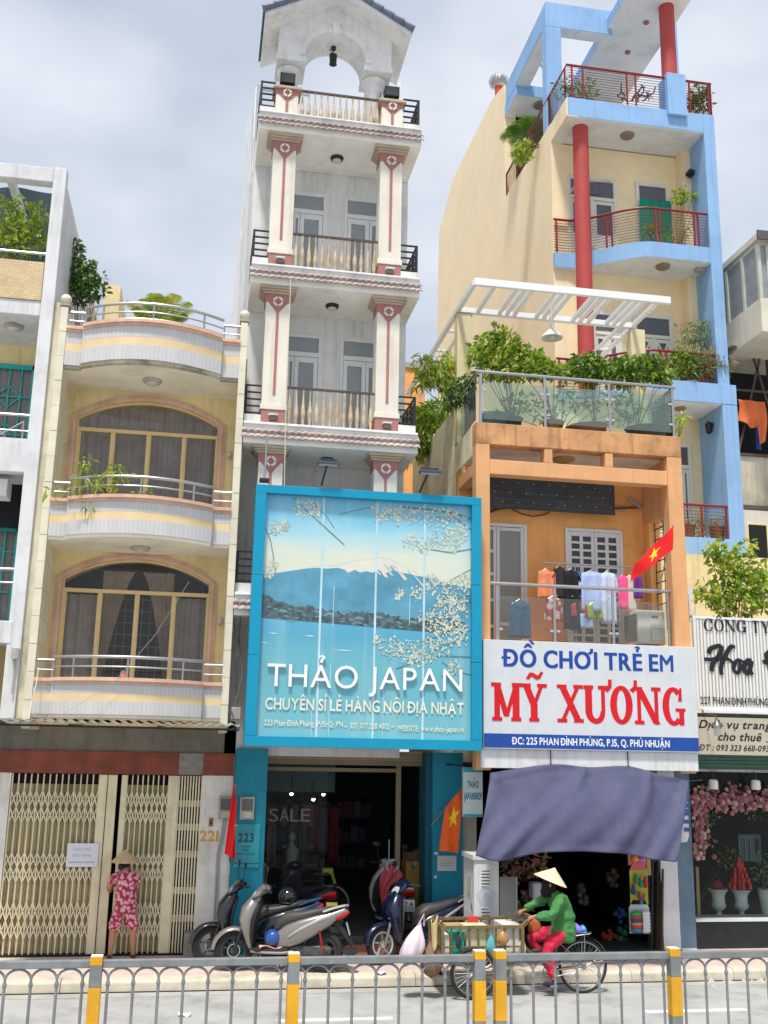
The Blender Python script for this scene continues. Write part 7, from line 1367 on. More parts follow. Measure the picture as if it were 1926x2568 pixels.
q = MB(); q.grid(lambda u, v: (lerp(11.95, 17, u), lerp(4.2, 5.7, v), 12.70+.10*v+.02*math.sin(u*120)), 160, 3); q.build('canopy', M_rust, G, smooth='all', solid=.01)
q = MB(); q.bar((12.2, 4.62, 10.2), (12.9, 4.62, 12.6), .04, .05); q.bar((13.35, 4.62, 10.2), (12.75, 4.62, 12.6), .04, .05); q.bar((12.1, 4.6, 11.75), (16, 4.6, 11.75), .04, .05); q.box(13.1, 13.2, 4.62, 4.7, 10.15, 12.6); q.box(12.05, 16, 4.55, 4.62, 10.12, 10.18); q.build('strut', mat('rust_brown_steel', (.09, .06, .05), .7), G)
q = MB(); q.box(12.1, 20, 4.53, 4.59, 3.0, 8.8, 0); q.box(12.28, 12.72, 4.50, 4.529, 7.0, 8.45, 1); q.box(12.24, 12.76, 4.515, 4.528, 6.95, 8.5, 2); q.build('lower_wall', [M_cw2, M_dark, M_ywall], G)
q = MB(); q.box(12.0, 18, 4.2, 4.5, 7.32, 7.38); q.build('green_ledge', mat('green_ledge', (.05, .35, .28), .6), G)
a = sp('r', 425, 925, 4.5); b = sp('r', 545, 935, 4.5); q = MB(); q.grid(lambda u, v: (lerp(a.x, b.x, u)+.03*math.sin(v*4), 4.48+.05*math.sin(u*11+v*2)*(.3+v), a.z-.02*u-(.50+.16*math.sin(u*3.1)+(.45 if u > .72 else 0)*1)*v), 40, 18, 0); q.grid(lambda u, v: (lerp(a.x, b.x, .62+.2*u), 4.52+.03*math.sin(u*9), a.z-.6-.6*v), 10, 8, 1)
tag(q.build('orange_cloth', [mat('orange_cloth', (.72, .17, .05), .85, var=.12, vscale=4), mat('blue_cloth', (.03, .08, .35), .9)], smooth='all', solid=.008, origin=(a.x, 4.5, a.z-.5)), 'orange cloth hung to dry at the dark opening of the concrete house', 'cloth')
q = MB(); zo = sp('5', 1310, 895, 9).z; q.box(3.9, 5.6, 9.0, 13, 9, zo, 0); q.box(3.85, 5.65, 8.95, 13, zo, zo+.15, 1); tag(q.build('orange_back_house', [M_or, M_grey], origin=(4.7, 10, .16)), 'small orange house behind between the white tower and the roof garden', 'house')
q = MB(); q.grid(lambda u, v: (lerp(4.42, 6.0, u), lerp(.6, 2.6, v), 8.95+.5*v+.02*abs(math.sin(u*40))), 80, 3); tag(q.build('tiled_lean_to', MATS['pinkish_roof_tile'], smooth='all', solid=.02, origin=(5, 1.5, 8.9)), 'small red tiled lean-to roof behind the bamboo', 'roof')
# ================================================================== street fence in the median
M_fgrey = mat('galvanised_grey', (.24, .26, .27), .55, .2, var=.15, vscale=5, dirt=(.13, .10, .08), dirt_amt=.5, streak=.3)
M_fyel = mat('fence_yellow', (.74, .38, .012), .6, var=.08, vscale=5, dirt=(.26, .15, .04), dirt_amt=.45, streak=.3)
YFN = -5.3
zr = (sp('3', 300, 1606, YFN).z+sp('g', 1000, 1376, YFN).z+sp('b', 1400, 1168, YFN).z)/3
posts = [((sp(k, a, b, YFN).x+sp(k, c, b, YFN).x)/2) for k, a, c, b in (('3', 592, 668, 1590), ('g', 408, 484, 1350), ('b', 58, 122, 1150), ('b', 166, 236, 1150), ('b', 1110, 1176, 1150))]
span = posts[1]-posts[0]
def fence(label, ps):
    t = thing('street_fence', label, 'fence', (sum(ps)/len(ps), YFN, 0), 'grey median fence runs with yellow banded posts')
    for x in ps:
        q = MB(); w_ = .060; zt = zr+.035
        q.box(x-w_, x+w_, YFN-w_, YFN+w_, 0, zt-.70, 0); q.box(x-w_-.0015, x+w_+.0015, YFN-w_-.0015, YFN+w_+.0015, zt-.699, zt-.295, 1); q.box(x-w_, x+w_, YFN-w_, YFN+w_, zt-.294, zt-.083, 0); q.box(x-w_-.0015, x+w_+.0015, YFN-w_-.0015, YFN+w_+.0015, zt-.082, zt, 1); q.box(x-w_*.97, x+w_*.97, YFN-w_*.97, YFN+w_*.97, zt+.0005, zt+.008, 2)
        q.box(x-.09, x+.09, YFN-.09, YFN+.09, 0, .012, 0); q.build('post', [M_fgrey, M_fyel, M_line], t, bevel=.005)
    for a, b in zip(ps, ps[1:]):
        q = MB(); q.box(a+.061, b-.061, YFN-.035, YFN+.035, zr-.075, zr); q.build('top_rail', M_fgrey, t, bevel=.008)
        q = MB(); q.box(a+.061, b-.061, YFN-.02, YFN+.02, .10, .14); q.build('bottom_rail', M_fgrey, t)
        n = max(1, round((b-a)/(span/8))); st = (b-a)/n; zs = zr-.20
        for i in range(n):
            x = a+(i+.5)*st; q = MB(); q.tube([(x, YFN, .12), (x, YFN, zs)], .0155, 8); q.lathe([(.019, -.03), (.022, -.02), (.022, .0), (.019, .01)], (x, YFN, zs-.02), 8)
            for s in (-1, 1):
                pts = [(x, YFN, zs-.005)]; r = st/2
                for k in range(8): th = PI/2*k/7; pts.append((x+s*(r-r*math.cos(th)), YFN, zs+.012+.105*math.sin(th)))
                q.tube(pts, [.0155]+[.0125]*8, 8)
            q.build('baluster', M_fgrey, t, smooth=True)
fence('grey fence run with yellow banded posts in front of the cream house and scooters', [posts[0]-span, posts[0], posts[1], posts[2]])
fence('grey fence run with yellow banded posts in front of the cargo tricycle and flower shop', [posts[3], posts[4], posts[4]+span, posts[4]+2*span])

# ================================================================== utility cabinet
t = thing('utility_cabinet', 'white roadside utility cabinet with louvres and a painted over patch', 'cabinet', (4.36, -1.1, .165)); M_cab = mat('cabinet_white', (.66, .67, .69), .4, var=.03, dirt=(.30, .24, .18), dirt_amt=.2, streak=.25)
q = MB(); q.box(4.175, 4.555, -1.40, -.78, .26, 1.66, 0); q.box(4.15, 4.58, -1.42, -.76, .165, .262, 2); q.build('body', [M_cab, M_cab, M_conc], t, bevel=.012)
q = MB(); q.box(4.15, 4.58, -1.43, -.75, 1.66, 1.735, 0); q.box(4.14, 4.16, -1.42, -.9, 1.655, 1.668, 1); q.build('cap', [M_cab, MATS['rusty_corrugated_sheet']], t, bevel=.022)
q = MB(); q.box(4.20, 4.535, -1.408, -1.401, .30, 1.60, 0); q.build('door', M_cab, t, bevel=.004)
q = MB()
for zc in (1.10, .44+.36, ):
    pass
for z0 in (sp('c', 1340, 555, -1.41).z, sp('c', 1340, 905, -1.41).z):
    for k in range(5): q.bar((4.285, -1.413, z0+k*.045), (4.405, -1.413, z0+k*.045), .016, .018, 0); q.box(4.285, 4.405, -1.4095, -1.4085, z0+.013+k*.045, z0+.026+k*.045, 1)
q.build('louvre', [M_whitesh, M_black], t)
p = sp('c', 1340, 680, -1.409); q = MB(); pts = [(p.x+(.135+.018*math.sin(a*3)+.012*math.sin(a*7))*math.cos(a), p.z+(.165+.02*math.sin(a*4+1))*math.sin(a)) for a in [i*2*PI/26 for i in range(26)]]; q.prism(pts, 'y', -1.4098, -1.4085, 0)
lo = [(p.x+.065*math.cos(a), p.z+.085*math.sin(a)) for a in [i*4.2/18+.6 for i in range(19)]]; hi = [(p.x+.085*math.cos(a), p.z+.11*math.sin(a)) for a in [i*4.2/18+.6 for i in range(19)]]; q.strip(lo, hi, -1.4103, -1.409, 1); q.build('paint_patch', [mat('patch_grey', (.50, .53, .58), .6, var=.12, vscale=9), mat('patch_pale', (.60, .62, .66), .6)], t)
q = MB(); q.box(4.172, 4.176, -1.25, -1.0, 1.10, 1.42, 0); q.box(4.1705, 4.1725, -1.2, -1.06, 1.14, 1.20, 1); q.box(4.155, 4.176, -1.33, -1.29, .95, 1.07, 2); q.build('label_plate', [mat('old_label', (.5, .48, .42), .6, dirt=(.3, .2, .1), dirt_amt=.5), M_grey, M_chrome], t)

# ================================================================== scooters
def scooter(name, label, pos, heading, paint, accent, seatm, steer=0., lean=-.09, plate=(.62, .64, .64), text=None, z0=.165, kind=0, group='parked scooters', mirrors=True):
    root = thing(name, label, 'scooter', (0, 0, 0), group); LO = []
    def bd(mb, nm, m, par=None, **k): o = mb.build(nm, m, par or root, **k); return o
    def wheel(x, nm, M=None):
        q = MB(); q.ring((x, 0, .27), .222, .052, 'y', 36, 10, 0, .85)
        if M: q.xf(M)
        o = bd(q, nm, M_rubber, smooth='all'); r = MB(); r.ring((x, 0, .27), .172, .022, 'y', 32, 8, 0, 1.6); r.lathe([(.0, -.055), (.04, -.05), (.045, .05), (0, .055)], (x, 0, .27), 14, 0, 'y')
        for i in range(5):
            a = i*2*PI/5+.3; d = Vector((math.cos(a), 0, math.sin(a))); e = Vector((-d.z, 0, d.x)); c = Vector((x, 0, .27)); r.bar(c+d*.035+e*.012, c+d*.165-e*.01, .022, .03, 0, (0, 1, 0)); 
        r.ring((x, .058 if nm == 'front_wheel' else -.05, .27), .085, .010, 'y', 24, 6, 1)
        if M: r.xf(M)
        r.build('rim', [accent if kind else mat('rim_grey', (.07, .07, .07), .4, .4), M_chrome], o, smooth=True); return o
    ST = Matrix.Translation(Vector((.50, 0, 0))) @ Matrix.Rotation(steer, 4, Vector((-.35, 0, 1)).normalized()) @ Matrix.Translation(Vector((-.50, 0, 0)))
    wheel(.66, 'front_wheel', ST); wheel(-.62, 'rear_wheel')
    q = MB()
    def fen(u, v):
        a = lerp(R(2), R(150), u); s = (v-.5)*2; r = .315-.05*abs(s)**2.2; w_ = .082*(1-.35*abs(u-.45)*1.2); return (.66+r*math.cos(a)*1.02, s*w_, .27+r*math.sin(a))
    q.grid(fen, 18, 8); q.xf(ST); bd(q, 'front_fender', paint, smooth='all', solid=.006)
    q = MB()
    for s in (-1, 1): q.tube([(.66, s*.075, .27), (.60, s*.075, .44), (.53, s*.06, .62)], [.020, .024, .022], 8)
    q.xf(ST); bd(q, 'fork', M_black if not kind else M_steel, smooth=True)
    q = MB(); q.loft([(.40, .27, .11, .03, PI/2), (.43, .36, .175, .05, PI/2), (.47, .52, .22, .08, PI/2), (.49, .67, .225, .115, PI/2), (.455, .82, .19, .125, PI/2*1.08), (.38, .95, .12, .085, PI/2*1.15), (.34, 1.02, .07, .045, PI/2*1.2)], 18, pw=2.6); bd(q, 'front_apron', paint, smooth=True)
    q = MB(); q.prism([(.585, .62), (.575, .74), (.54, .80), (.56, .60)], 'y', -.13, -.03); q.prism([(.585, .62), (.575, .74), (.54, .80), (.56, .60)], 'y', .03, .13); q.build('indicator', accent, root, bevel=.01)
    q = MB(); q.loft([(.385, .30, .10, .02, PI/2), (.385, .45, .19, .022, PI/2), (.375, .62, .20, .025, PI/2), (.345, .78, .17, .03, PI/2*1.1), (.30, .92, .10, .025, PI/2*1.2)], 16, pw=3); bd(q, 'leg_shield', M_blackp, smooth=True)
    q = MB(); q.loft([(.42, .285, .13, .03), (.30, .275, .165, .035), (.0, .275, .165, .035), (-.12, .29, .15, .04)], 16, pw=5); bd(q, 'floorboard', M_blackp, smooth=True)
    q = MB(); q.loft([(.40, .262, .14, .028), (.2, .25, .176, .026), (-.05, .25, .178, .026), (-.2, .27, .15, .03)], 16, pw=4); bd(q, 'under_panel', paint, smooth=True)
    q = MB(); q.loft([(.04, .42, .11, .12), (-.08, .47, .16, .17), (-.28, .535, .185, .175), (-.48, .61, .18, .15), (-.68, .70, .15, .10), (-.84, .775, .10, .055), (-.94, .815, .05, .028)], 20, pw=4); bd(q, 'body_panel', paint, smooth=True)
    q = MB()
    for s in (-1, 1): q.loft([(-.12, .46, .008, .012, 0, s*.172), (-.3, .575, .010, .020, 0, s*.186), (-.6, .715, .010, .024, 0, s*.168), (-.9, .83, .008, .018, 0, s*.075)], 10)
    bd(q, 'side_trim', accent, smooth=True)
    q = MB(); q.loft([(.09, .56, .09, .06), (.03, .63, .125, .10), (-.10, .70, .15, .10), (-.30, .735, .155, .075), (-.48, .785, .148, .06), (-.68, .83, .12, .045), (-.82, .85, .07, .022)], 18, pw=2.8); bd(q, 'seat', seatm, smooth=True)
    q = MB()
    for s in (-1, 1): q.tube([(-.60, s*.145, .80), (-.74, s*.125, .85), (-.90, s*.07, .885), (-.94, 0, .89)], [.015, .017, .017, .016], 8)
    bd(q, 'grab_rail', accent, smooth=True)
    q = MB(); q.loft([(-.80, .72, .13, .045), (-.90, .765, .095, .04), (-.965, .80, .05, .022)], 14); tl = bd(q, 'tail_light', mat('tail_red', (.45, .012, .015), .2, spec=.6), smooth=True)
    q = MB(); q.tube([(-.78, 0, .66), (-.92, 0, .50), (-1.02, 0, .36)], [.05, .045, .03], 8); q.prism([(-.86, .30), (-1.06, .34), (-1.09, .26), (-.98, .20)], 'y', -.07, .07); bd(q, 'rear_fender', M_blackp, smooth=True)
    q = MB(); q.prism([(-.985, .50), (-.935, .665), (-.928, .665), (-.978, .50)], 'y', -.095, .095); pk = bd(q, 'licence_plate', mat('plate_%d%d' % (plate[0]*100, plate[2]*100), plate, .4))
    q = MB(); q.loft([(-.05, .28, .08, .06), (-.3, .29, .11, .085), (-.55, .29, .10, .08), (-.72, .28, .05, .06)], 12); q.bar((-.35, .10, .29), (-.64, .10, .28), .05, .10); bd(q, 'engine', mat('engine_grey', (.075, .075, .08), .5, .3, var=.3, vscale=12), smooth=True)
    q = MB(); q.tube([(-.15, -.14, .25), (-.4, -.15, .26), (-.55, -.155, .29), (-.95, -.165, .40)], [.02, .025, .055, .05], 10); bd(q, 'exhaust', M_blackp, smooth=True)
    q = MB(); q.tube([(-.62, .13, .27), (-.55, .13, .60)], .014, 8)
    sp_ = [(-.613+.06*k/40, .13+.03*math.cos(k*.9), .32+.24*k/40+.0) for k in range(60)]; sp_ = [(-.615+.055*k/59, .13+.030*math.cos(k*.75), .31+.25*k/59+.006*math.sin(k*.75)) for k in range(60)]; q.tube(sp_, .008, 5); bd(q, 'rear_shock', mat('shock_red', (.42, .03, .02), .4), smooth=True)
    q = MB(); q.tube([(-.05, .10, .24), (-.02, .19, .06), (.0, .22, .005)], .011, 6); q.tube([(-.12, .08, .24), (-.15, .17, .02)], .011, 6); q.tube([(-.12, -.08, .24), (-.15, -.17, .02)], .011, 6); bd(q, 'stand', M_black, smooth=True)
    h = MB(); h.loft([(.425, .99, .04, .03, .5), (.405, 1.015, .12, .085, .5), (.33, 1.06, .15, .105, .35), (.25, 1.085, .12, .07, .2), (.18, 1.09, .05, .025, .1)], 16); h.xf(ST); hb = bd(h, 'handlebar_cowl', paint, smooth=True)
    h = MB(); h.loft([(.432, .985, .03, .015, .5), (.424, 1.0, .09, .05, .5), (.41, 1.01, .085, .06, .5)], 14); h.xf(ST); h.build('headlight', mat('headlight_lens', (.50, .52, .54), .08, spec=.8), hb, smooth=True)
    h = MB(); h.loft([(.27, 1.12, .07, .05, -.6), (.225, 1.14, .05, .02, -.6)], 12); h.xf(ST); h.build('dashboard', M_blackp, hb, smooth=True)
    h = MB()
    for s in (-1, 1):
        h.tube([(.27, s*.10, 1.08), (.24, s*.22, 1.085), (.20, s*.34, 1.08)], [.016, .018, .018], 8); h.tube([(.27, s*.17, 1.075), (.245, s*.26, 1.07), (.23, s*.33, 1.065)], .007, 6)
    h.xf(ST); h.build('grip', M_blackp, hb, smooth=True, each=True)
    if mirrors:
        for s in (-1, 1):
            h = MB(); h.tube([(.26, s*.17, 1.09), (.27, s*.20, 1.19), (.26, s*.235, 1.33)], .007, 6, 0); h.loft([(.262, 1.27, .0, .0, 0, s*.25)], 3) if False else None; h.ball((.255, s*.25, 1.37), (.016, .07, .048), 12, 8, 0); h.xf(ST); h.build('mirror', M_blackp, hb, smooth=True)
    if text:
        # lettering on the rear plate, seen from behind
        q = MB()
        for (s_, z_) in zip(text, (.075, .012)):
            k = MB(); lettering(s_, -.075, .075, z_, .055, 0, .002, .02, mb=k); q.join(k)
        M = Matrix.Translation(Vector((-.988, 0, .515))) @ Matrix.Rotation(R(-17), 4, 'Y') @ Matrix.Rotation(R(-90), 4, 'Z'); M = Matrix.Translation(Vector((-.9865, 0, .505))) @ Matrix.Rotation(R(16.9), 4, 'Y') @ Matrix.Rotation(R(-90), 4, 'Z'); q.xf(M); q.build('plate_text', M_black, pk)
    root.rotation_euler = (0, 0, heading); root.location = (pos[0], pos[1], z0)
    tilt = Matrix.Rotation(heading, 4, 'Z') @ Matrix.Rotation(lean, 4, 'X'); root.rotation_euler = tilt.to_euler()
    return root
M_silver = mat('silver_brown_paint', (.29, .268, .245), .3, .6, var=.04, coat=.6); M_spale = mat('pale_silver_trim', (.50, .49, .47), .3, .4, coat=.4)
M_sblack = mat('black_gloss_paint', (.014, .020, .026), .25, var=.1, coat=.6); M_navy = mat('navy_gloss_paint', (.007, .012, .042), .25, .2, var=.08, coat=.6); M_greyw = mat('grey_white_paint', (.52, .52, .50), .3, coat=.4); M_bdark = mat('dark_blue_trim', (.02, .06, .16), .3)
M_seat = mat('black_seat_vinyl', (.030, .031, .033), .42, var=.15, bump=.1, bscale=300); M_seat2 = mat('grey_seat_vinyl', (.055, .055, .056), .5, var=.15, bump=.1, bscale=300)
def midpoint(fx_, fy, rx_, ry):
    h = math.atan2(fy-ry, fx_-rx_); return (fx_-.66*math.cos(h), fy-.66*math.sin(h)), h
P0, h0 = midpoint(.715, -1.22, 1.965, -1.50); scooter('silver_scooter', 'silver brown scooter with a dark seat parked sideways behind the fence', P0, h0, M_silver, M_spale, M_seat2, R(14), .09)
P1, h1 = midpoint(.40, -.80, 1.66, -.84); scooter('black_scooter', 'black scooter parked behind the silver scooter by the white pier', P1, h1, M_sblack, M_bdark, M_seat, R(10), .08, plate=(.62, .52, .10))
P2, h2_ = midpoint(2.89, -.98, 4.06, -.62); scooter('navy_scooter', 'dark navy scooter with pale front wheel turned outward in front of the teal shop', P2, h2_, M_navy, M_spale, M_seat2, R(6), .09, kind=1)
scooter('white_scooter', 'grey white scooter with its rear plate to the street standing inside the teal shop entrance', (3.27, .62), R(97), M_greyw, M_greyw, M_seat, R(-8), .06, text=('TA', '5252'), z0=.30, mirrors=True)
scooter('dark_scooter', 'dark scooter facing into the teal shop with a yellow rear plate', (1.80, .30), R(112), M_sblack, M_sblack, M_seat, R(6), .06, plate=(.62, .52, .10), z0=.30)
def helmet(name, label, c, m, r=.125, yaw=0, visor=None):
    t = thing(name, label, 'helmet', (c[0], c[1], c[2]-r)); q = MB(); q.lathe([(r*.82, -.55*r), (r*.98, -.2*r), (r*1.0, .1*r), (r*.92, .45*r), (r*.7, .75*r), (r*.35, .95*r), (0, 1.0*r)], c, 20); q.build('shell', m, t, smooth=True)
    q = MB(); q.ring((c[0], c[1], c[2]-.52*r), r*.83, .012, 'z', 22, 6); q.build('rim', M_black, t, smooth=True)
    q = MB(); q.tube([(c[0]-.05, c[1]-.06, c[2]-.5*r), (c[0]-.03, c[1]-.09, c[2]-r*1.25), (c[0]+.05, c[1]-.08, c[2]-.5*r)], .007, 5); q.build('strap', M_black, t)
a = sp('s', 805, 920, -1.36); helmet('helmet', 'glossy blue helmet standing on the silver scooter footboard', (a.x, -1.36, a.z), mat('helmet_blue', (.02, .07, .30), .12, var=.1, coat=.8), .125)
a = sp('s', 945, 460, -.62); helmet('helmet', 'glossy black helmet on the seat of the black scooter', (a.x, -.80, a.z-.05), mat('helmet_black', (.012, .013, .015), .1, coat=.8), .14)
a = sp('s', 780, 1010, -1.38); q = MB(); q.grid(lambda u, v: (a.x-.16+.33*u, -1.47+.16*v, .165+.325+.03*math.sin(u*6+v*3)+.03*u), 14, 8); tag(q.build('pink_rag', mat('pink_cloth', (.62, .36, .33), .9), smooth='all', solid=.01, origin=(a.x, -1.4, .45)), 'pink rag lying on the footboard of the silver scooter', 'cloth')
# red raincoat draped over the white scooter's handlebar
rc = thing('red_raincoat', 'red raincoat draped over the white scooter in the shop entrance', 'raincoat', (3.05, .25, .7)); Y = -.02; q = MB(); A0 = [sp('c', x, y, Y) for x, y in ((355, 345), (290, 480), (285, 620), (310, 780))]; B0 = [sp('c', x, y, Y) for x, y in ((460, 370), (520, 470), (400, 560), (340, 760))]
q.grid(lambda u, v: tuple((spl(A0, v)).lerp(spl(B0, v), u)+Vector((0, -.06*math.sin(PI*u)+.025*math.sin(u*11+v*4), 0))), 24, 30, 0); q.build('coat', mat('coat_red', (.42, .055, .06), .5, var=.12, vscale=6), rc, smooth='all', solid=.012)
a = sp('c', 405, 360, Y); q = MB(); q.ring((a.x, Y-.03, a.z), .085, .022, 'y', 22, 8); q.build('hood', mat('coat_lining', (.35, .33, .33), .7), rc, smooth=True)
q = MB(); a = sp('c', 380, 100, .48); q.tube([(a.x, .48, a.z-.75), (a.x, .48, a.z)], .012, 8); q.build('door_handle', M_steel, T, smooth=True)
a = sp('c', 640, 440, .45); q = MB(); q.box(a.x-.16, a.x+.17, .45, .85, .42, a.z+.19); tag(q.build('yellow_box', mat('ochre_box', (.30, .17, .02), .6, var=.2), bevel=.02, origin=(a.x, .6, .42)), 'ochre delivery box inside the right side of the teal shop', 'box')
a = sp('c', 640, 260, .5); q = MB(); q.grid(lambda u, v: (a.x-.2+.42*u, .55+.05*math.sin(u*9), a.z+.1-.55*v-.05*math.sin(u*6)), 20, 10); tag(q.build('brown_jacket', mat('brown_cloth', (.12, .055, .03), .9, var=.2), smooth='all', solid=.01, origin=(a.x, .55, a.z-.4)), 'brown jacket hanging above the ochre box in the shop', 'jacket')
a = sp('l', 600, 935, 1.0); q = MB(); q.box(a.x-.14, a.x+.05, .95, 1.1, a.z+.0, a.z+.10); q.bar((a.x+.02, 1.02, a.z+.06), (a.x+.11, 1.0, a.z-.22), .10, .05); CS = q
def bicycle_wheel(mb, c, r, tyre=.016, ns=28, mi=(0, 1)):
    mb.ring(c, r-tyre, tyre, 'y', 44, 8, mi[0]); mb.ring(c, r-tyre*2.4, .009, 'y', 44, 6, mi[1]); mb.lathe([(.016, -.05), (.022, 0), (.016, .05)], c, 10, mi[1], 'y')
    for i in range(ns):
        a = i*2*PI/ns; b = a+(.5 if i % 2 else -.5); s = .03*(1 if i % 2 else -1); mb.tube([(c[0]+.02*math.cos(b), c[1]+s, c[2]+.02*math.sin(b)), (c[0]+(r-tyre*2.4)*math.cos(a), c[1], c[2]+(r-tyre*2.4)*math.sin(a))], .0022, 4, mi[1], False)
a = sp('l', 610, 1110, .9); bk = thing('bicycle', 'dark bicycle standing inside the teal shop behind the scooters', 'bicycle', (a.x-.4, .9, .4)); cz = .4+.33
q = MB(); bicycle_wheel(q, (a.x, .95, cz), .33); q.build('wheel', [M_rubber, M_steel], bk, smooth=True); q = MB(); bicycle_wheel(q, (a.x-1.0, .95, cz), .33); q.build('wheel', [M_rubber, M_steel], bk, smooth=True)
q = MB(); q.tube([(a.x, .95, cz), (a.x-.42, .95, cz-.02), (a.x-.18, .95, cz+.42), (a.x, .95, cz)], .014); q.tube([(a.x-.42, .95, cz), (a.x-.85, .95, cz+.38), (a.x-.18, .95, cz+.36)], .014); q.tube([(a.x-1.0, .95, cz), (a.x-.82, .95, cz+.5)], .014); q.tube([(a.x-.8, .75, cz+.55), (a.x-.82, .95, cz+.52), (a.x-.8, 1.15, cz+.55)], .012); q.build('frame', M_sblack, bk, smooth=True); q = MB(); q.loft([(a.x-.05, cz+.47, .07, .03, 0, .95), (a.x-.3, cz+.47, .02, .02, 0, .95)], 10); q.build('saddle', M_blackp, bk, smooth=True); CS.build('child_seat', mat('lime_plastic', (.28, .36, .02), .5), bk, bevel=.02)

# ================================================================== people
def skin_fig(name, V, E, m, parent, root=0, sub=2, off=(0, 0, 0), fold=0.):
    """one continuous surface grown round connected joints; V: (x, y, z, rx[, ry])"""
    me = bpy.data.meshes.new(name); me.from_pydata([tuple(Vector(v[:3])-Vector(off)) for v in V], E, []); me.materials.append(m)
    o = bpy.data.objects.new(name, me); COL.objects.link(o); o.parent = parent
    md = o.modifiers.new('skin', 'SKIN'); md.use_smooth_shade = True; md.branch_smoothing = .4
    if not me.skin_vertices: me.skin_vertices.new() if hasattr(me.skin_vertices, 'new') else None
    sv = me.skin_vertices[0].data
    for i, v in enumerate(V): sv[i].radius = (v[3], v[4] if len(v) > 4 else v[3]); sv[i].use_root = (i == root)
    s = o.modifiers.new('sub', 'SUBSURF'); s.levels = sub+(1 if fold else 0); s.render_levels = s.levels
    if fold:                                                    # soft cloth folds
        tx = bpy.data.textures.get('cloth_folds') or bpy.data.textures.new('cloth_folds', 'CLOUDS'); tx.noise_scale = .085; tx.noise_depth = 1
        d = o.modifiers.new('folds', 'DISPLACE'); d.texture = tx; d.strength = fold; d.mid_level = .5; d.texture_coords = 'LOCAL'
    return o
def chain(V, E, a, pts):
    for p in pts: V.append(p); E.append((a, len(V)-1)); a = len(V)-1
    return a
def hand(V, E, wrist, d, n, side, curl=.5, sc=1.):
    """palm, four bent fingers of unequal length and a thumb from the side of the palm; d = pointing direction, n = palm normal"""
    d = Vector(d).normalized(); n = Vector(n).normalized(); s = d.cross(n).normalized()*side; w = Vector(V[wrist][:3])
    palm = chain(V, E, wrist, [(*(w+d*.05*sc), .026*sc, .018*sc)]); c = w+d*.075*sc
    for i, ln in enumerate((.068, .078, .072, .055)):
        b = c+s*((i-1.5)*.019*sc); f1 = b+(d*(1-curl*.5)+n*curl*.6).normalized()*ln*.45*sc; f2 = f1+(d*(1-curl)+n*curl*1.2).normalized()*ln*.35*sc; f3 = f2+(d*(.6-curl)+n*curl*1.4).normalized()*ln*.25*sc
        chain(V, E, palm, [(*b, .010*sc), (*f1, .0085*sc), (*f2, .008*sc), (*f3, .006*sc)])
    tb = w+d*.03*sc-s*.026*sc; chain(V, E, palm, [(*tb, .011*sc), (*(tb+(d*.7-s*.6+n*.2)*.035*sc), .010*sc), (*(tb+(d*1.2-s*.55+n*.55)*.055*sc), .008*sc)])
M_skin = mat('warm_skin', (.42, .22, .12), .55, var=.08); M_hair = mat('dark_hair', (.012, .010, .009), .6, var=.3, vscale=20); M_hat = mat('straw_hat', (.66, .50, .29), .8, var=.08, vscale=12); M_hatb = mat('pale_straw_hat', (.82, .66, .44), .8, var=.05, vscale=12)
def conical_hat(parent, c, ax_, r, h, m):
    q = MB(); n = 26; pr = [(0, h), (r*.18, h*.80), (r*.6, h*.40), (r, 0), (r*.985, -.004), (r*.58, h*.37), (0, h*.93)]; q.lathe(pr, (0, 0, 0), 36)
    for k in range(12): rr = r*(k+1)/12.5; q.ring((0, 0, h*(1-rr/r)+.002), rr, .0022, 'z', 36, 4)
    M = Matrix.Translation(Vector(c)) @ Vector((0, 0, 1)).rotation_difference(Vector(ax_)).to_matrix().to_4x4(); q.xf(M); return q.build('conical_hat', m, parent, smooth=True)
def head(V, E, neck, c, face, r=.092):
    f = Vector(face).normalized(); c = Vector(c); n1 = chain(V, E, neck, [(*(c-Vector((0, 0, .055))+f*.012), r*.74, r*.78), (*(c+Vector((0, 0, .02))), r, r*1.02), (*(c+Vector((0, 0, .075))-f*.005), r*.82, r*.86), (*(c+Vector((0, 0, .11))-f*.008), r*.35, r*.35)])
def face_bits(parent, c, face, off):
    f = Vector(face).normalized(); s = f.cross(Vector((0, 0, 1))).normalized(); c = Vector(c); q = MB()
    for k in (-1, 1): q.ball(tuple(c+f*.083+s*(k*.034)+Vector((0, 0, .015))), .0095, 8, 6, 0); q.ball(tuple(c+s*(k*.094)+Vector((0, 0, .0))), (.016, .016, .028), 8, 6, 1)
    q.ball(tuple(c+f*.097-Vector((0, 0, .012))), .016, 8, 6, 1); q.ball(tuple(c+f*.086-Vector((0, 0, .05))), (.02, .02, .007), 8, 6, 2); q.build('face', [M_black, M_skin, mat('lip', (.35, .12, .09), .5)], parent, smooth=True)
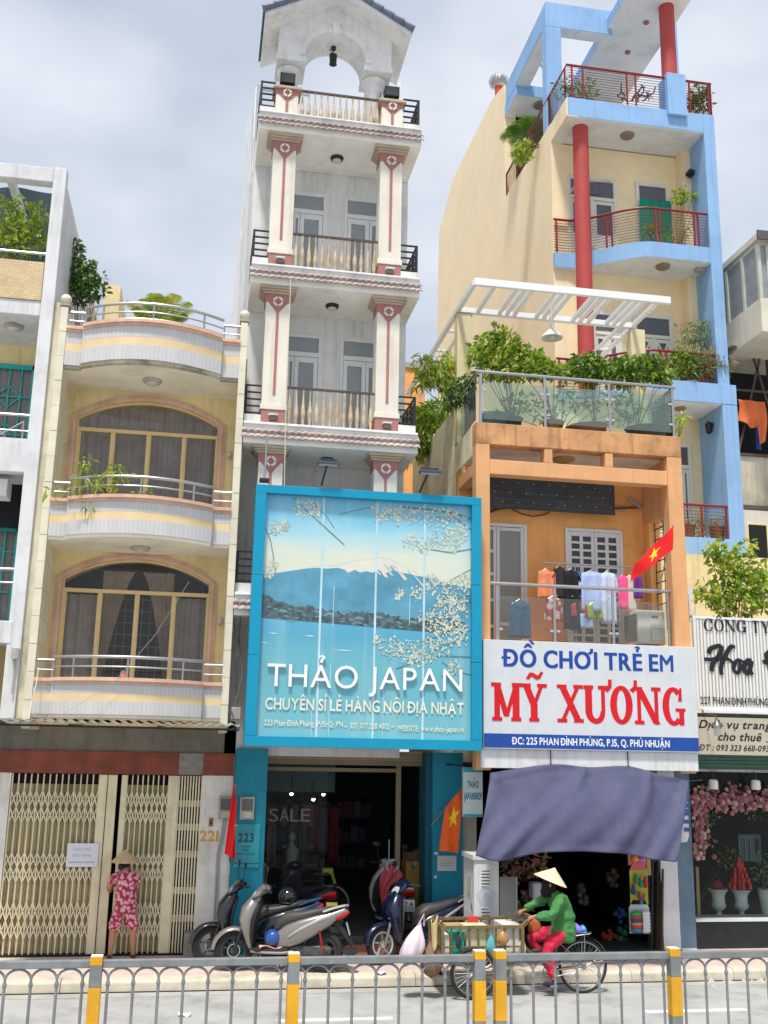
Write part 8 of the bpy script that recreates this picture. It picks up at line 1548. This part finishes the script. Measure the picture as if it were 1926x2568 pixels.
# woman at the gate, seen from behind
WX, WY, WZ = -.885, -.34, .19; wp = thing('person', 'person in pink floral clothes and conical hat standing at the folding gate', 'person', (WX, WY, WZ))
M_flor = pattern('pink_floral_cloth', 'floral', (.50, .05, .12), (.82, .50, .54), 19., .85)
def wv(x, y, z, *r): return (WX+x, WY+y, WZ+z, *r)
V = [wv(.03, 0, .80, .10, .08), wv(.015, .01, 1.0, .095, .07), wv(0, .02, 1.15, .105, .07), wv(-.015, .02, 1.21, .06, .055), wv(-.02, .03, 1.26, .045, .045)]; E = [(0, 1), (1, 2), (2, 3), (3, 4)]
head(V, E, 4, (WX-.03, WY+.05, WZ+1.345), (0, 1, -.1), .085)
for s, hp, kn, an in ((-1, -.06, -.13, -.145), (1, .11, .165, .18)):
    a = chain(V, E, 0, [wv(hp, 0, .76, .085), wv((hp+kn)/2, .0, .58, .078), wv(kn, .0, .40, .056), wv(kn, -.01, .27, .055), wv(an, -.005, .07, .036), wv(an, .01, .04, .036, .034)])
    chain(V, E, a, [wv(an+s*.012, .07, .030, .034, .022), wv(an+s*.02, .14, .026, .036, .016)])
a = chain(V, E, 2, [wv(-.15, .02, 1.145, .055), wv(-.205, .0, 1.10, .047), wv(-.235, .02, .96, .040), wv(-.225, .12, .90, .033), wv(-.19, .24, .96, .026)]); hand(V, E, a, (.15, 1, .2), (0, 0, -1), 1, .5)
a = chain(V, E, 2, [wv(.12, .02, 1.145, .055), wv(.165, .0, 1.10, .047), wv(.185, .05, .96, .040), wv(.14, .17, .92, .033), wv(.07, .27, .99, .026)]); hand(V, E, a, (-.2, 1, .2), (0, 0, -1), -1, .5)
skin_fig('body', V, E, M_skin, wp, 0, 2, (WX, WY, WZ)); face_bits(wp, (WX-.03, WY+.05, WZ+1.345), (0, 1, -.1), None)
V = [wv(.03, 0, .60, .17, .135), wv(.03, 0, .68, .185, .145), wv(.03, 0, .82, .175, .135), wv(.015, .01, 1.0, .162, .125), wv(0, .02, 1.13, .165, .12), wv(-.012, .02, 1.215, .10, .085)]; E = [(i, i+1) for i in range(5)]
chain(V, E, 4, [wv(-.145, .02, 1.14, .072, .065), wv(-.205, .0, 1.08, .07), wv(-.222, .01, 1.02, .066)]); chain(V, E, 4, [wv(.12, .02, 1.14, .072, .065), wv(.17, .0, 1.08, .07), wv(.182, .02, 1.02, .066)]); skin_fig('blouse', V, E, M_flor, wp, 0, 2, (WX, WY, WZ), .025)
V = [wv(.03, 0, .86, .13, .10), wv(.028, 0, .71, .165, .135)]; E = [(0, 1)]
for s, hp, kn in ((-1, -.06, -.13), (1, .11, .165)): chain(V, E, 1, [wv(hp-.015 if s < 0 else hp, 0, .62, .105), wv((hp+kn)/2, .0, .50, .100), wv(kn, .0, .345, .088)])
skin_fig('trousers', V, E, M_flor, wp, 0, 2, (WX, WY, WZ), .03)
q = MB(); q.ball((WX-.03, WY+.015, WZ+1.35), (.093, .088, .115), 16, 12); q.ball((WX-.075, WY-.055, WZ+1.27), (.045, .03, .05), 10, 8); q.build('hair', M_hair, wp, smooth=True)
conical_hat(wp, (WX-.03, WY+.02, WZ+1.325), (.02, .03, 1), .212, .188, M_hat)
q = MB()
for s, an in ((-1, -.145), (1, .18)): q.loft([(-.06, WZ+.008, .036, .010), (.02, WZ+.008, .034, .010), (.12, WZ+.008, .043, .010), (.18, WZ+.008, .03, .008)], 14); q.v[-56:] = [(WX+an+s*.008-v[1], WY+v[0], v[2]) for v in q.v[-56:]]; q.tube([(WX+an-.035, WY+.06, WZ+.02), (WX+an, WY+.09, WZ+.055), (WX+an+.035, WY+.06, WZ+.02)], .009, 6)
q.build('sandal', mat('dark_red_sandal', (.08, .02, .02), .6), wp, smooth=True)

# ------------------------------------------------------------------ cargo tricycle
YB_ = -2.31; CT = thing('cargo_tricycle', 'old cargo tricycle with a weathered yellow crate frame in front and a bicycle rear wheel', 'tricycle', (4.5, -2.2, 0)); M_wood = mat('weathered_yellow_rail', (.17, .125, .05), .8, var=.25, vscale=10, dirt=(.12, .09, .05), dirt_amt=.5, bump=.3); M_ofr = mat('worn_brown_frame', (.20, .17, .12), .6, .3, var=.25, vscale=10)
RW = (5.485, YB_, .355)
q = MB(); bicycle_wheel(q, RW, .355, .018, 32); q.build('rear_wheel', [M_rubber, M_steel], CT, smooth=True)
for y in (-2.56, -1.66):
    q = MB(); bicycle_wheel(q, (3.86, y, .33), .33, .024, 28); q.build('front_wheel', [M_rubber, M_steel], CT, smooth=True)
x0, x1, y0, y1 = 3.44, 4.56, -2.50, -1.74; zb, zm, zt = .47, .65, .90
q = MB()
for z, w_ in ((zb, .04), (zm, .022), (zt, .042)):
    q.bar((x0, y0, z), (x1, y0, z), w_, w_); q.bar((x0, y1, z), (x1, y1, z), w_, w_); q.bar((x0, y0+.03, z+.001), (x0, y1-.03, z+.001), w_, w_*.96); q.bar((x1, y0+.03, z+.001), (x1, y1-.03, z+.001), w_, w_*.96)
n = 9
for i in range(n+1):
    x = lerp(x0, x1, i/n)
    for y in (y0, y1): q.bar((x, y+.002, zb), (x, y+.002, zt), .022 if 0 < i < n else .045, .022 if 0 < i < n else .045)
for i in range(1, 6):
    y = lerp(y0, y1, i/6)
    for x in (x0, x1): q.bar((x, y, zb), (x, y, zt), .022, .022)
q.bar((x1-.01, y0, zt+.004), (x1+.16, y0+.1, zt+.10), .04, .05); q.bar((x1-.01, y1, zt+.004), (x1+.16, y1-.1, zt+.10), .04, .05); q.bar((x1+.16, y0+.1, zt+.10), (x1+.16, y1-.1, zt+.10), .04, .05)
for k in range(7): q.bar((x0, lerp(y0, y1, (k+.5)/7), zb-.02), (x1, lerp(y0, y1, (k+.5)/7), zb-.02), .09, .02)
q.build('crate_frame', M_wood, CT, bevel=.003)
q = MB(); q.bar((3.86, -2.60, .33), (3.86, -1.62, .33), .03, .03)
for y in (-2.45, -1.79): q.bar((3.86, y, .33), (3.86, y, zb-.03), .03, .03); q.bar((3.62, y, zb-.045), (4.5, y, zb-.045), .04, .04)
q.tube([(4.5, YB_+.1, .50), (4.62, YB_, .62), (4.80, YB_, .50), (4.98, YB_, .34)], .030, 10); q.tube([(4.98, YB_, .30), (5.16, YB_, .70)], .018, 8); q.tube([(5.12, YB_, .62), (4.75, YB_, .56)], .018, 8)
for s in (-1, 1): q.tube([(4.98, YB_+s*.03, .30), (5.485, YB_+s*.06, .355)], .012, 7); q.tube([(5.14, YB_+s*.03, .66), (5.485, YB_+s*.06, .355)], .010, 7)
q.build('frame', M_ofr, CT, smooth=True)
q = MB(); q.loft([(4.98, .735, .03, .02, 0, YB_), (5.08, .745, .06, .03, 0, YB_), (5.22, .755, .10, .035, 0, YB_), (5.28, .76, .09, .03, 0, YB_)], 14); q.tube([(5.16, YB_, .68), (5.17, YB_, .74)], .014, 8); q.build('saddle', M_blackp, CT, smooth=True)
q = MB()
for s in (-1, 1): q.tube([(5.22, YB_+s*.03, .66), (5.36, YB_+s*.06, .755), (5.58, YB_+s*.06, .78), (5.62, YB_, .79)], .007, 6); q.tube([(5.50, YB_+s*.05, .775), (5.49, YB_+s*.065, .37)], .006, 6)
for k in range(4): q.tube([(5.36+k*.065, YB_-.06, .768), (5.36+k*.065, YB_+.06, .768)], .005, 5)
q.build('rear_rack', M_steel, CT, smooth=True)
q = MB(); q.ring((4.98, YB_-.05, .30), .085, .006, 'y', 24, 5); 
for i in range(5): a = i*2*PI/5; q.tube([(4.98, YB_-.05, .30), (4.98+.085*math.cos(a), YB_-.05, .30+.085*math.sin(a))], .005, 5)
q.tube([(4.98, YB_-.07, .30), (5.0, YB_-.09, .14)], .010, 6); q.tube([(4.98, YB_+.07, .30), (4.95, YB_+.09, .46)], .010, 6); q.box(4.95, 5.05, YB_-.19, YB_-.10, .125, .15); q.box(4.90, 5.0, YB_+.10, YB_+.19, .45, .475); q.tube([(4.98, YB_-.05, .385), (5.485, YB_-.05, .395)], .005, 5); q.tube([(4.98, YB_-.05, .215), (5.485, YB_-.05, .315)], .005, 5); q.lathe([(.04, -.008), (.04, .008)], (5.485, YB_-.05, .355), 14, None, 'y'); q.build('chainset', M_steel, CT, smooth=True)
q = MB(); q.grid(lambda u, v: (RW[0]+.385*math.cos(lerp(R(20), R(165), u)), YB_+(v-.5)*.07, RW[2]+.385*math.sin(lerp(R(20), R(165), u))), 20, 3); q.build('mudguard', M_black, CT, smooth='all', solid=.004)
# load in and on the crate
def carton(label, x0, x1, y0, y1, z0, z1, m, name='carton', grp=None, bev=.006): return tag(MB().box(x0, x1, y0, y1, z0, z1).build(name, m, bevel=bev, origin=((x0+x1)/2, (y0+y1)/2, z0)), label, 'box', grp)
M_wc = mat('white_carton', (.66, .64, .58), .8, var=.06, dirt=(.4, .36, .28), dirt_amt=.3); M_cc = mat('cream_carton', (.60, .56, .36), .8, var=.06); zl = zb+.005
carton('cream white carton in the middle of the tricycle crate', 3.78, 4.10, -2.46, -2.1, zl, .90, M_cc); carton('white carton at the rear end of the tricycle crate', 4.28, 4.53, -2.46, -2.05, zl, .93, M_wc); carton('narrow white carton at the front end of the tricycle crate', 3.47, 3.55, -2.46, -2.1, zl, .80, M_wc)
carton('green plastic crate in the front half of the tricycle crate', 3.57, 3.76, -2.46, -2.1, zl, .84, mat('green_plastic', (.01, .34, .25), .4, var=.1), 'plastic_crate', None, .02); carton('low green plastic box under the cream carton', 3.78, 4.02, -2.485, -2.465, zl-.03, .66, MATS['green_plastic'], 'plastic_box')
carton('yellowish cardboard box in the far half of the tricycle crate', 3.6, 4.2, -2.05, -1.8, zl, .86, mat('cardboard', (.42, .29, .14), .8), 'cardboard_box'); carton('red box peeking over the tricycle crate rail', 3.90, 4.05, -2.09, -2.06, .70, .98, mat('red_card', (.6, .04, .04), .5), 'red_box')
def bag(name, label, c, rx, ry, rz, m, handles=True, seed=0, lean=0.):
    random.seed(seed); t = thing(name, label, 'bag', (c[0], c[1], c[2]-rz)); ph = [random.uniform(0, 6) for _ in range(5)]; q = MB()
    def fn(u, v):
        a = u*2*PI; th = lerp(-PI/2, PI/2, v); k = 1+.12*math.sin(3*a+ph[0]+v*4)+.09*math.sin(7*a+ph[1]+v*2)+.07*math.sin(11*a+v*9+ph[2]); taper = (.28+1.0*(1-v)**.8) if v > .25 else 1.07
        return (c[0]+rx*math.cos(th)*math.cos(a)*k*taper+lean*(v-.5), c[1]+ry*math.cos(th)*math.sin(a)*k*taper, c[2]+rz*(math.sin(th)*.55+(2*v-1)*.45)*(1+.06*math.sin(5*a+ph[3])))
    q.grid(fn, 30, 16); q.build('bag_body', m, t, smooth='all')
    if handles:
        q = MB()
        for s in (-1, 1): q.tube([(c[0]-rx*.25+lean*.45, c[1]+s*.01, c[2]+rz*.85), (c[0]-.01+lean*.7, c[1]+s*.015, c[2]+rz*1.4), (c[0]+rx*.2+lean*.5, c[1]+s*.01, c[2]+rz*.85)], .006, 5)
        q.build('handle', m, t)
    return t
def film(name, col): return mat(name, col, .35, var=.12, vscale=9, spec=.5)
p = sp('c', 640, 1120, -2.5); bag('plastic_bag', 'large white and pink plastic bag hanging at the front of the tricycle', (p.x-.02, -2.45, p.z-.03), .17, .14, .27, film('film_pinkwhite', (.68, .58, .64)), True, 1, .22)
p = sp('c', 800, 1210, -2.5); bag('brown_sack', 'brown sack hanging low at the front of the tricycle', (p.x+.02, -2.42, p.z-.10), .16, .15, .24, mat('sack_brown', (.22, .13, .08), .9, var=.2, vscale=12, bump=.3), False, 2)
p = sp('c', 760, 1400, -2.5); bag('dark_bag', 'dark bottom bag under the brown sack', (p.x+.02, -2.40, p.z+.02), .09, .09, .05, film('film_dark', (.02, .03, .02)), False, 3)
p = sp('c', 830, 960, -2.5); q = MB(); q.grid(lambda u, v: (p.x-.06+.10*u*(1-.4*v)+.10*v*.3, -2.52+.03*math.sin(u*8), p.z+.09-.36*v-.05*math.sin(u*5)), 10, 12); tag(q.build('cloth_bag', mat('yellowish_cloth', (.58, .46, .22), .9, var=.15), smooth='all', solid=.012, origin=(p.x, -2.52, p.z-.2)), 'yellowish cloth bag tied to the front corner of the crate', 'bag')
p = sp('c', 1060, 1100, -2.55); bag('black_bag', 'small black bag tied to the crate rail', (p.x, -2.57, p.z), .045, .04, .10, film('film_black', (.02, .025, .03)), True, 4)
p = sp('c', 1385, 1130, -2.55); bag('teal_bag', 'small teal plastic bag tied to the crate rail', (p.x, -2.57, p.z), .065, .05, .12, film('film_teal', (.10, .42, .42)), True, 5)
p = sp('c', 1500, 1070, -2.55); bag('amber_bag', 'brown amber plastic bag tied near the rear of the crate', (p.x, -2.57, p.z), .085, .06, .10, film('film_amber', (.42, .22, .07)), True, 6)
p = sp('k', 390, 1330, -2.55); bag('white_bag', 'small white plastic bag hanging below the handle bar of the crate', (p.x, -2.45, p.z+.0), .055, .05, .13, film('film_white', (.66, .66, .64)), True, 7)
p = sp('k', 395, 1545, -2.5); bag('pale_bundle', 'pale round bundle hanging under the tricycle frame', (p.x, -2.40, p.z), .075, .06, .055, film('film_grey', (.42, .43, .42)), False, 8)
p = sp('k', 1060, 1140, YB_); bag('purple_bag', 'purple and blue plastic bag on the rear rack of the tricycle', (p.x-.01, YB_, .84), .13, .08, .075, film('film_purple', (.22, .16, .62)), False, 9); p = sp('k', 1120, 1120, YB_); bag('blue_bag', 'shiny blue plastic bag on the rear rack beside the purple one', (p.x+.02, YB_-.03, .845), .06, .06, .05, film('film_blue', (.03, .30, .75)), False, 10)
p = sp('k', 560, 1020, -2.25); bag('orange_bag', 'rust red bag between the crate and the rider', (p.x-.02, -2.2, p.z-.03), .10, .09, .14, film('film_rust', (.40, .09, .03)), False, 11)
q = MB(); random.seed(4)
for i in range(60): a_ = (random.uniform(4.45, 4.7), random.uniform(-2.45, -2.0), .96); d = rnd_sphere()*.14; q.tube([a_, (a_[0]+d.x*.5, a_[1]+d.y*.5, a_[2]+abs(d.z)*.4), (a_[0]+d.x, a_[1]+d.y, a_[2]+abs(d.z)*.7)], .004, 4)
tag(q.build('twig_bundle', mat('grey_twigs', (.10, .085, .07), .9, var=.3), origin=(4.57, -2.2, .95)), 'tangle of dark twigs and wire at the rear edge of the crate', 'twigs')
# rider
rp = thing('person', 'person in green jacket red trousers and conical hat riding the cargo tricycle', 'person', (5.15, YB_, .78)); OF = (5.15, YB_, .78)
def yy(y): return YB_+y
HC = (5.00, yy(0), 1.425)
V = [(5.19, yy(0), .80, .10, .11), (5.21, yy(0), .95, .095, .105), (5.185, yy(0), 1.12, .095, .115), (5.13, yy(0), 1.26, .085, .12), (5.075, yy(0), 1.325, .055), (5.045, yy(0), 1.36, .046)]; E = [(0, 1), (1, 2), (2, 3), (3, 4), (4, 5)]; head(V, E, 5, HC, (-1, 0, -.1), .088)
NL = [(5.14, yy(-.09), .775, .09), (5.04, yy(-.10), .70, .08), (4.935, yy(-.11), .615, .06), (4.97, yy(-.12), .42, .05), (5.005, yy(-.13), .22, .034), (5.0, yy(-.13), .175, .034, .03)]
FL = [(5.14, yy(.09), .775, .09), (4.95, yy(.10), .755, .078), (4.765, yy(.11), .72, .06), (4.84, yy(.12), .60, .05), (4.945, yy(.13), .50, .034), (4.95, yy(.13), .47, .034, .03)]
for s, C in ((-1, NL), (1, FL)):
    a = chain(V, E, 0, C); x, y, z = C[-1][:3]; chain(V, E, a, [(x-.06, y, z-.022, .034, .022), (x-.12, y, z-.03, .030, .014)])
NA = [(5.12, yy(-.17), 1.255, .058), (5.06, yy(-.215), 1.17, .050), (4.965, yy(-.24), 1.055, .043), (4.83, yy(-.23), 1.03, .036), (4.745, yy(-.20), 1.035, .026)]
FA = [(5.10, yy(.17), 1.255, .058), (4.99, yy(.215), 1.20, .050), (4.86, yy(.24), 1.12, .043), (4.76, yy(.23), 1.09, .036), (4.735, yy(.20), 1.065, .026)]
a = chain(V, E, 3, NA); hand(V, E, a, (-1, .15, -.1), (0, 0, -1), -1, .85); a = chain(V, E, 3, FA); hand(V, E, a, (-1, -.15, -.15), (0, 0, -1), 1, .85)
skin_fig('body', V, E, M_skin, rp, 0, 2, OF); face_bits(rp, HC, (-1, 0, -.1), None)
def gro(L_, k, a=0): return [(*p[:3], p[3]*k+a) for p in L_]
M_gj = mat('green_jacket', (.055, .21, .06), .85, var=.16, vscale=7, bump=.25, bscale=26)
V = [(5.18, yy(0), .66, .16, .19), (5.195, yy(0), .745, .18, .205), (5.205, yy(0), .86, .165, .19), (5.215, yy(0), .98, .158, .18), (5.19, yy(0), 1.13, .155, .185), (5.14, yy(0), 1.26, .135, .18), (5.085, yy(0), 1.335, .085)]; E = [(i, i+1) for i in range(6)]
chain(V, E, 5, gro(NA, 1.15, .018)); chain(V, E, 5, gro(FA, 1.15, .016)); skin_fig('jacket', V, E, M_gj, rp, 0, 2, OF, .05)
V = [(5.20, yy(0), .90, .12, .14), (5.18, yy(0), .78, .14, .165)]; E = [(0, 1)]; chain(V, E, 1, gro(NL[:5], 1.0, .022)); chain(V, E, 1, gro(FL[:5], 1.0, .022)); skin_fig('trousers', V, E, mat('crimson_trousers', (.62, .022, .065), .8, var=.10, vscale=7, bump=.2, bscale=26), rp, 0, 2, OF, .04)
q = MB(); q.ball((5.005, yy(0), 1.40), (.103, .100, .125), 18, 12); q.ball((4.965, yy(0), 1.33), (.075, .085, .085), 14, 10); q.ball((5.06, yy(0), 1.33), (.055, .075, .10), 12, 9); q.build('dark_scarf', mat('dark_scarf', (.010, .011, .013), .95, var=.2), rp, smooth=True)
conical_hat(rp, (5.035, yy(0), 1.475), (.35, -.06, .936), .243, .19, M_hatb)
q = MB()
for C in (NL, FL): x, y, z = C[-1][:3]; q.ball((x-.05, y, z-.02), (.10, .043, .034), 14, 8); q.ball((x+.012, y, z+.012), (.042, .042, .05), 10, 8)
q.build('sock_shoe', mat('dark_sock', (.030, .018, .040), .9), rp, smooth=True)
# litter and small marks on the street
for i, (px, py, s, lb) in enumerate((('3', (1195, 1980), .07, 'scrap of white paper on the road below the pink figure'), ('b', (430, 1335), .07, 'crumpled pale wrapper by the kerb under the pedal'), ('g', (995, 1485), .06, 'flat white scrap on the pavement in front of the red steps'))):
    d = sp(px, *py, 0)-CAM_POS; z = 0.003 if i != 2 else .166; p = CAM_POS+d*((z-CAM_POS.z)/d.z); q = MB(); random.seed(i); q.grid(lambda u, v: (p.x+(u-.5)*s*2.2, p.y+(v-.5)*s*2, z+.012+.015*math.sin(u*7+i)*math.cos(v*6)), 8, 6); tag(q.build('litter', MATS['paper'], smooth='all', solid=.002, origin=(p.x, p.y, z)), lb, 'litter')
q = MB(); d = sp('b', 1340, 1320, 0); random.seed(8)
for i in range(16):
    t = sp('b', random.uniform(1290, 1640), random.uniform(1285, 1335), 0)-CAM_POS; p = CAM_POS+t*((.05-CAM_POS.z)/t.z); r = random.uniform(.02, .06); q.add([(p.x-r, min(p.y, -1.78), 0.0), (p.x+r, min(p.y, -1.78), 0.0), (p.x+r*.6, min(p.y, -1.78)+r, .0), (p.x, min(p.y, -1.78)+r*.4, r*.9)], [(0, 1, 3), (1, 2, 3), (2, 0, 3)])
tag(q.build('kerb_rubble', M_conc, origin=(8, -1.8, 0)), 'broken concrete rubble along the kerb in front of the flower shop', 'rubble', None, 'stuff')
q = MB(); q.tube([sp('s', 770, 1240, -1.75), sp('s', 778, 1270, -1.78)], .02, 6) if False else None
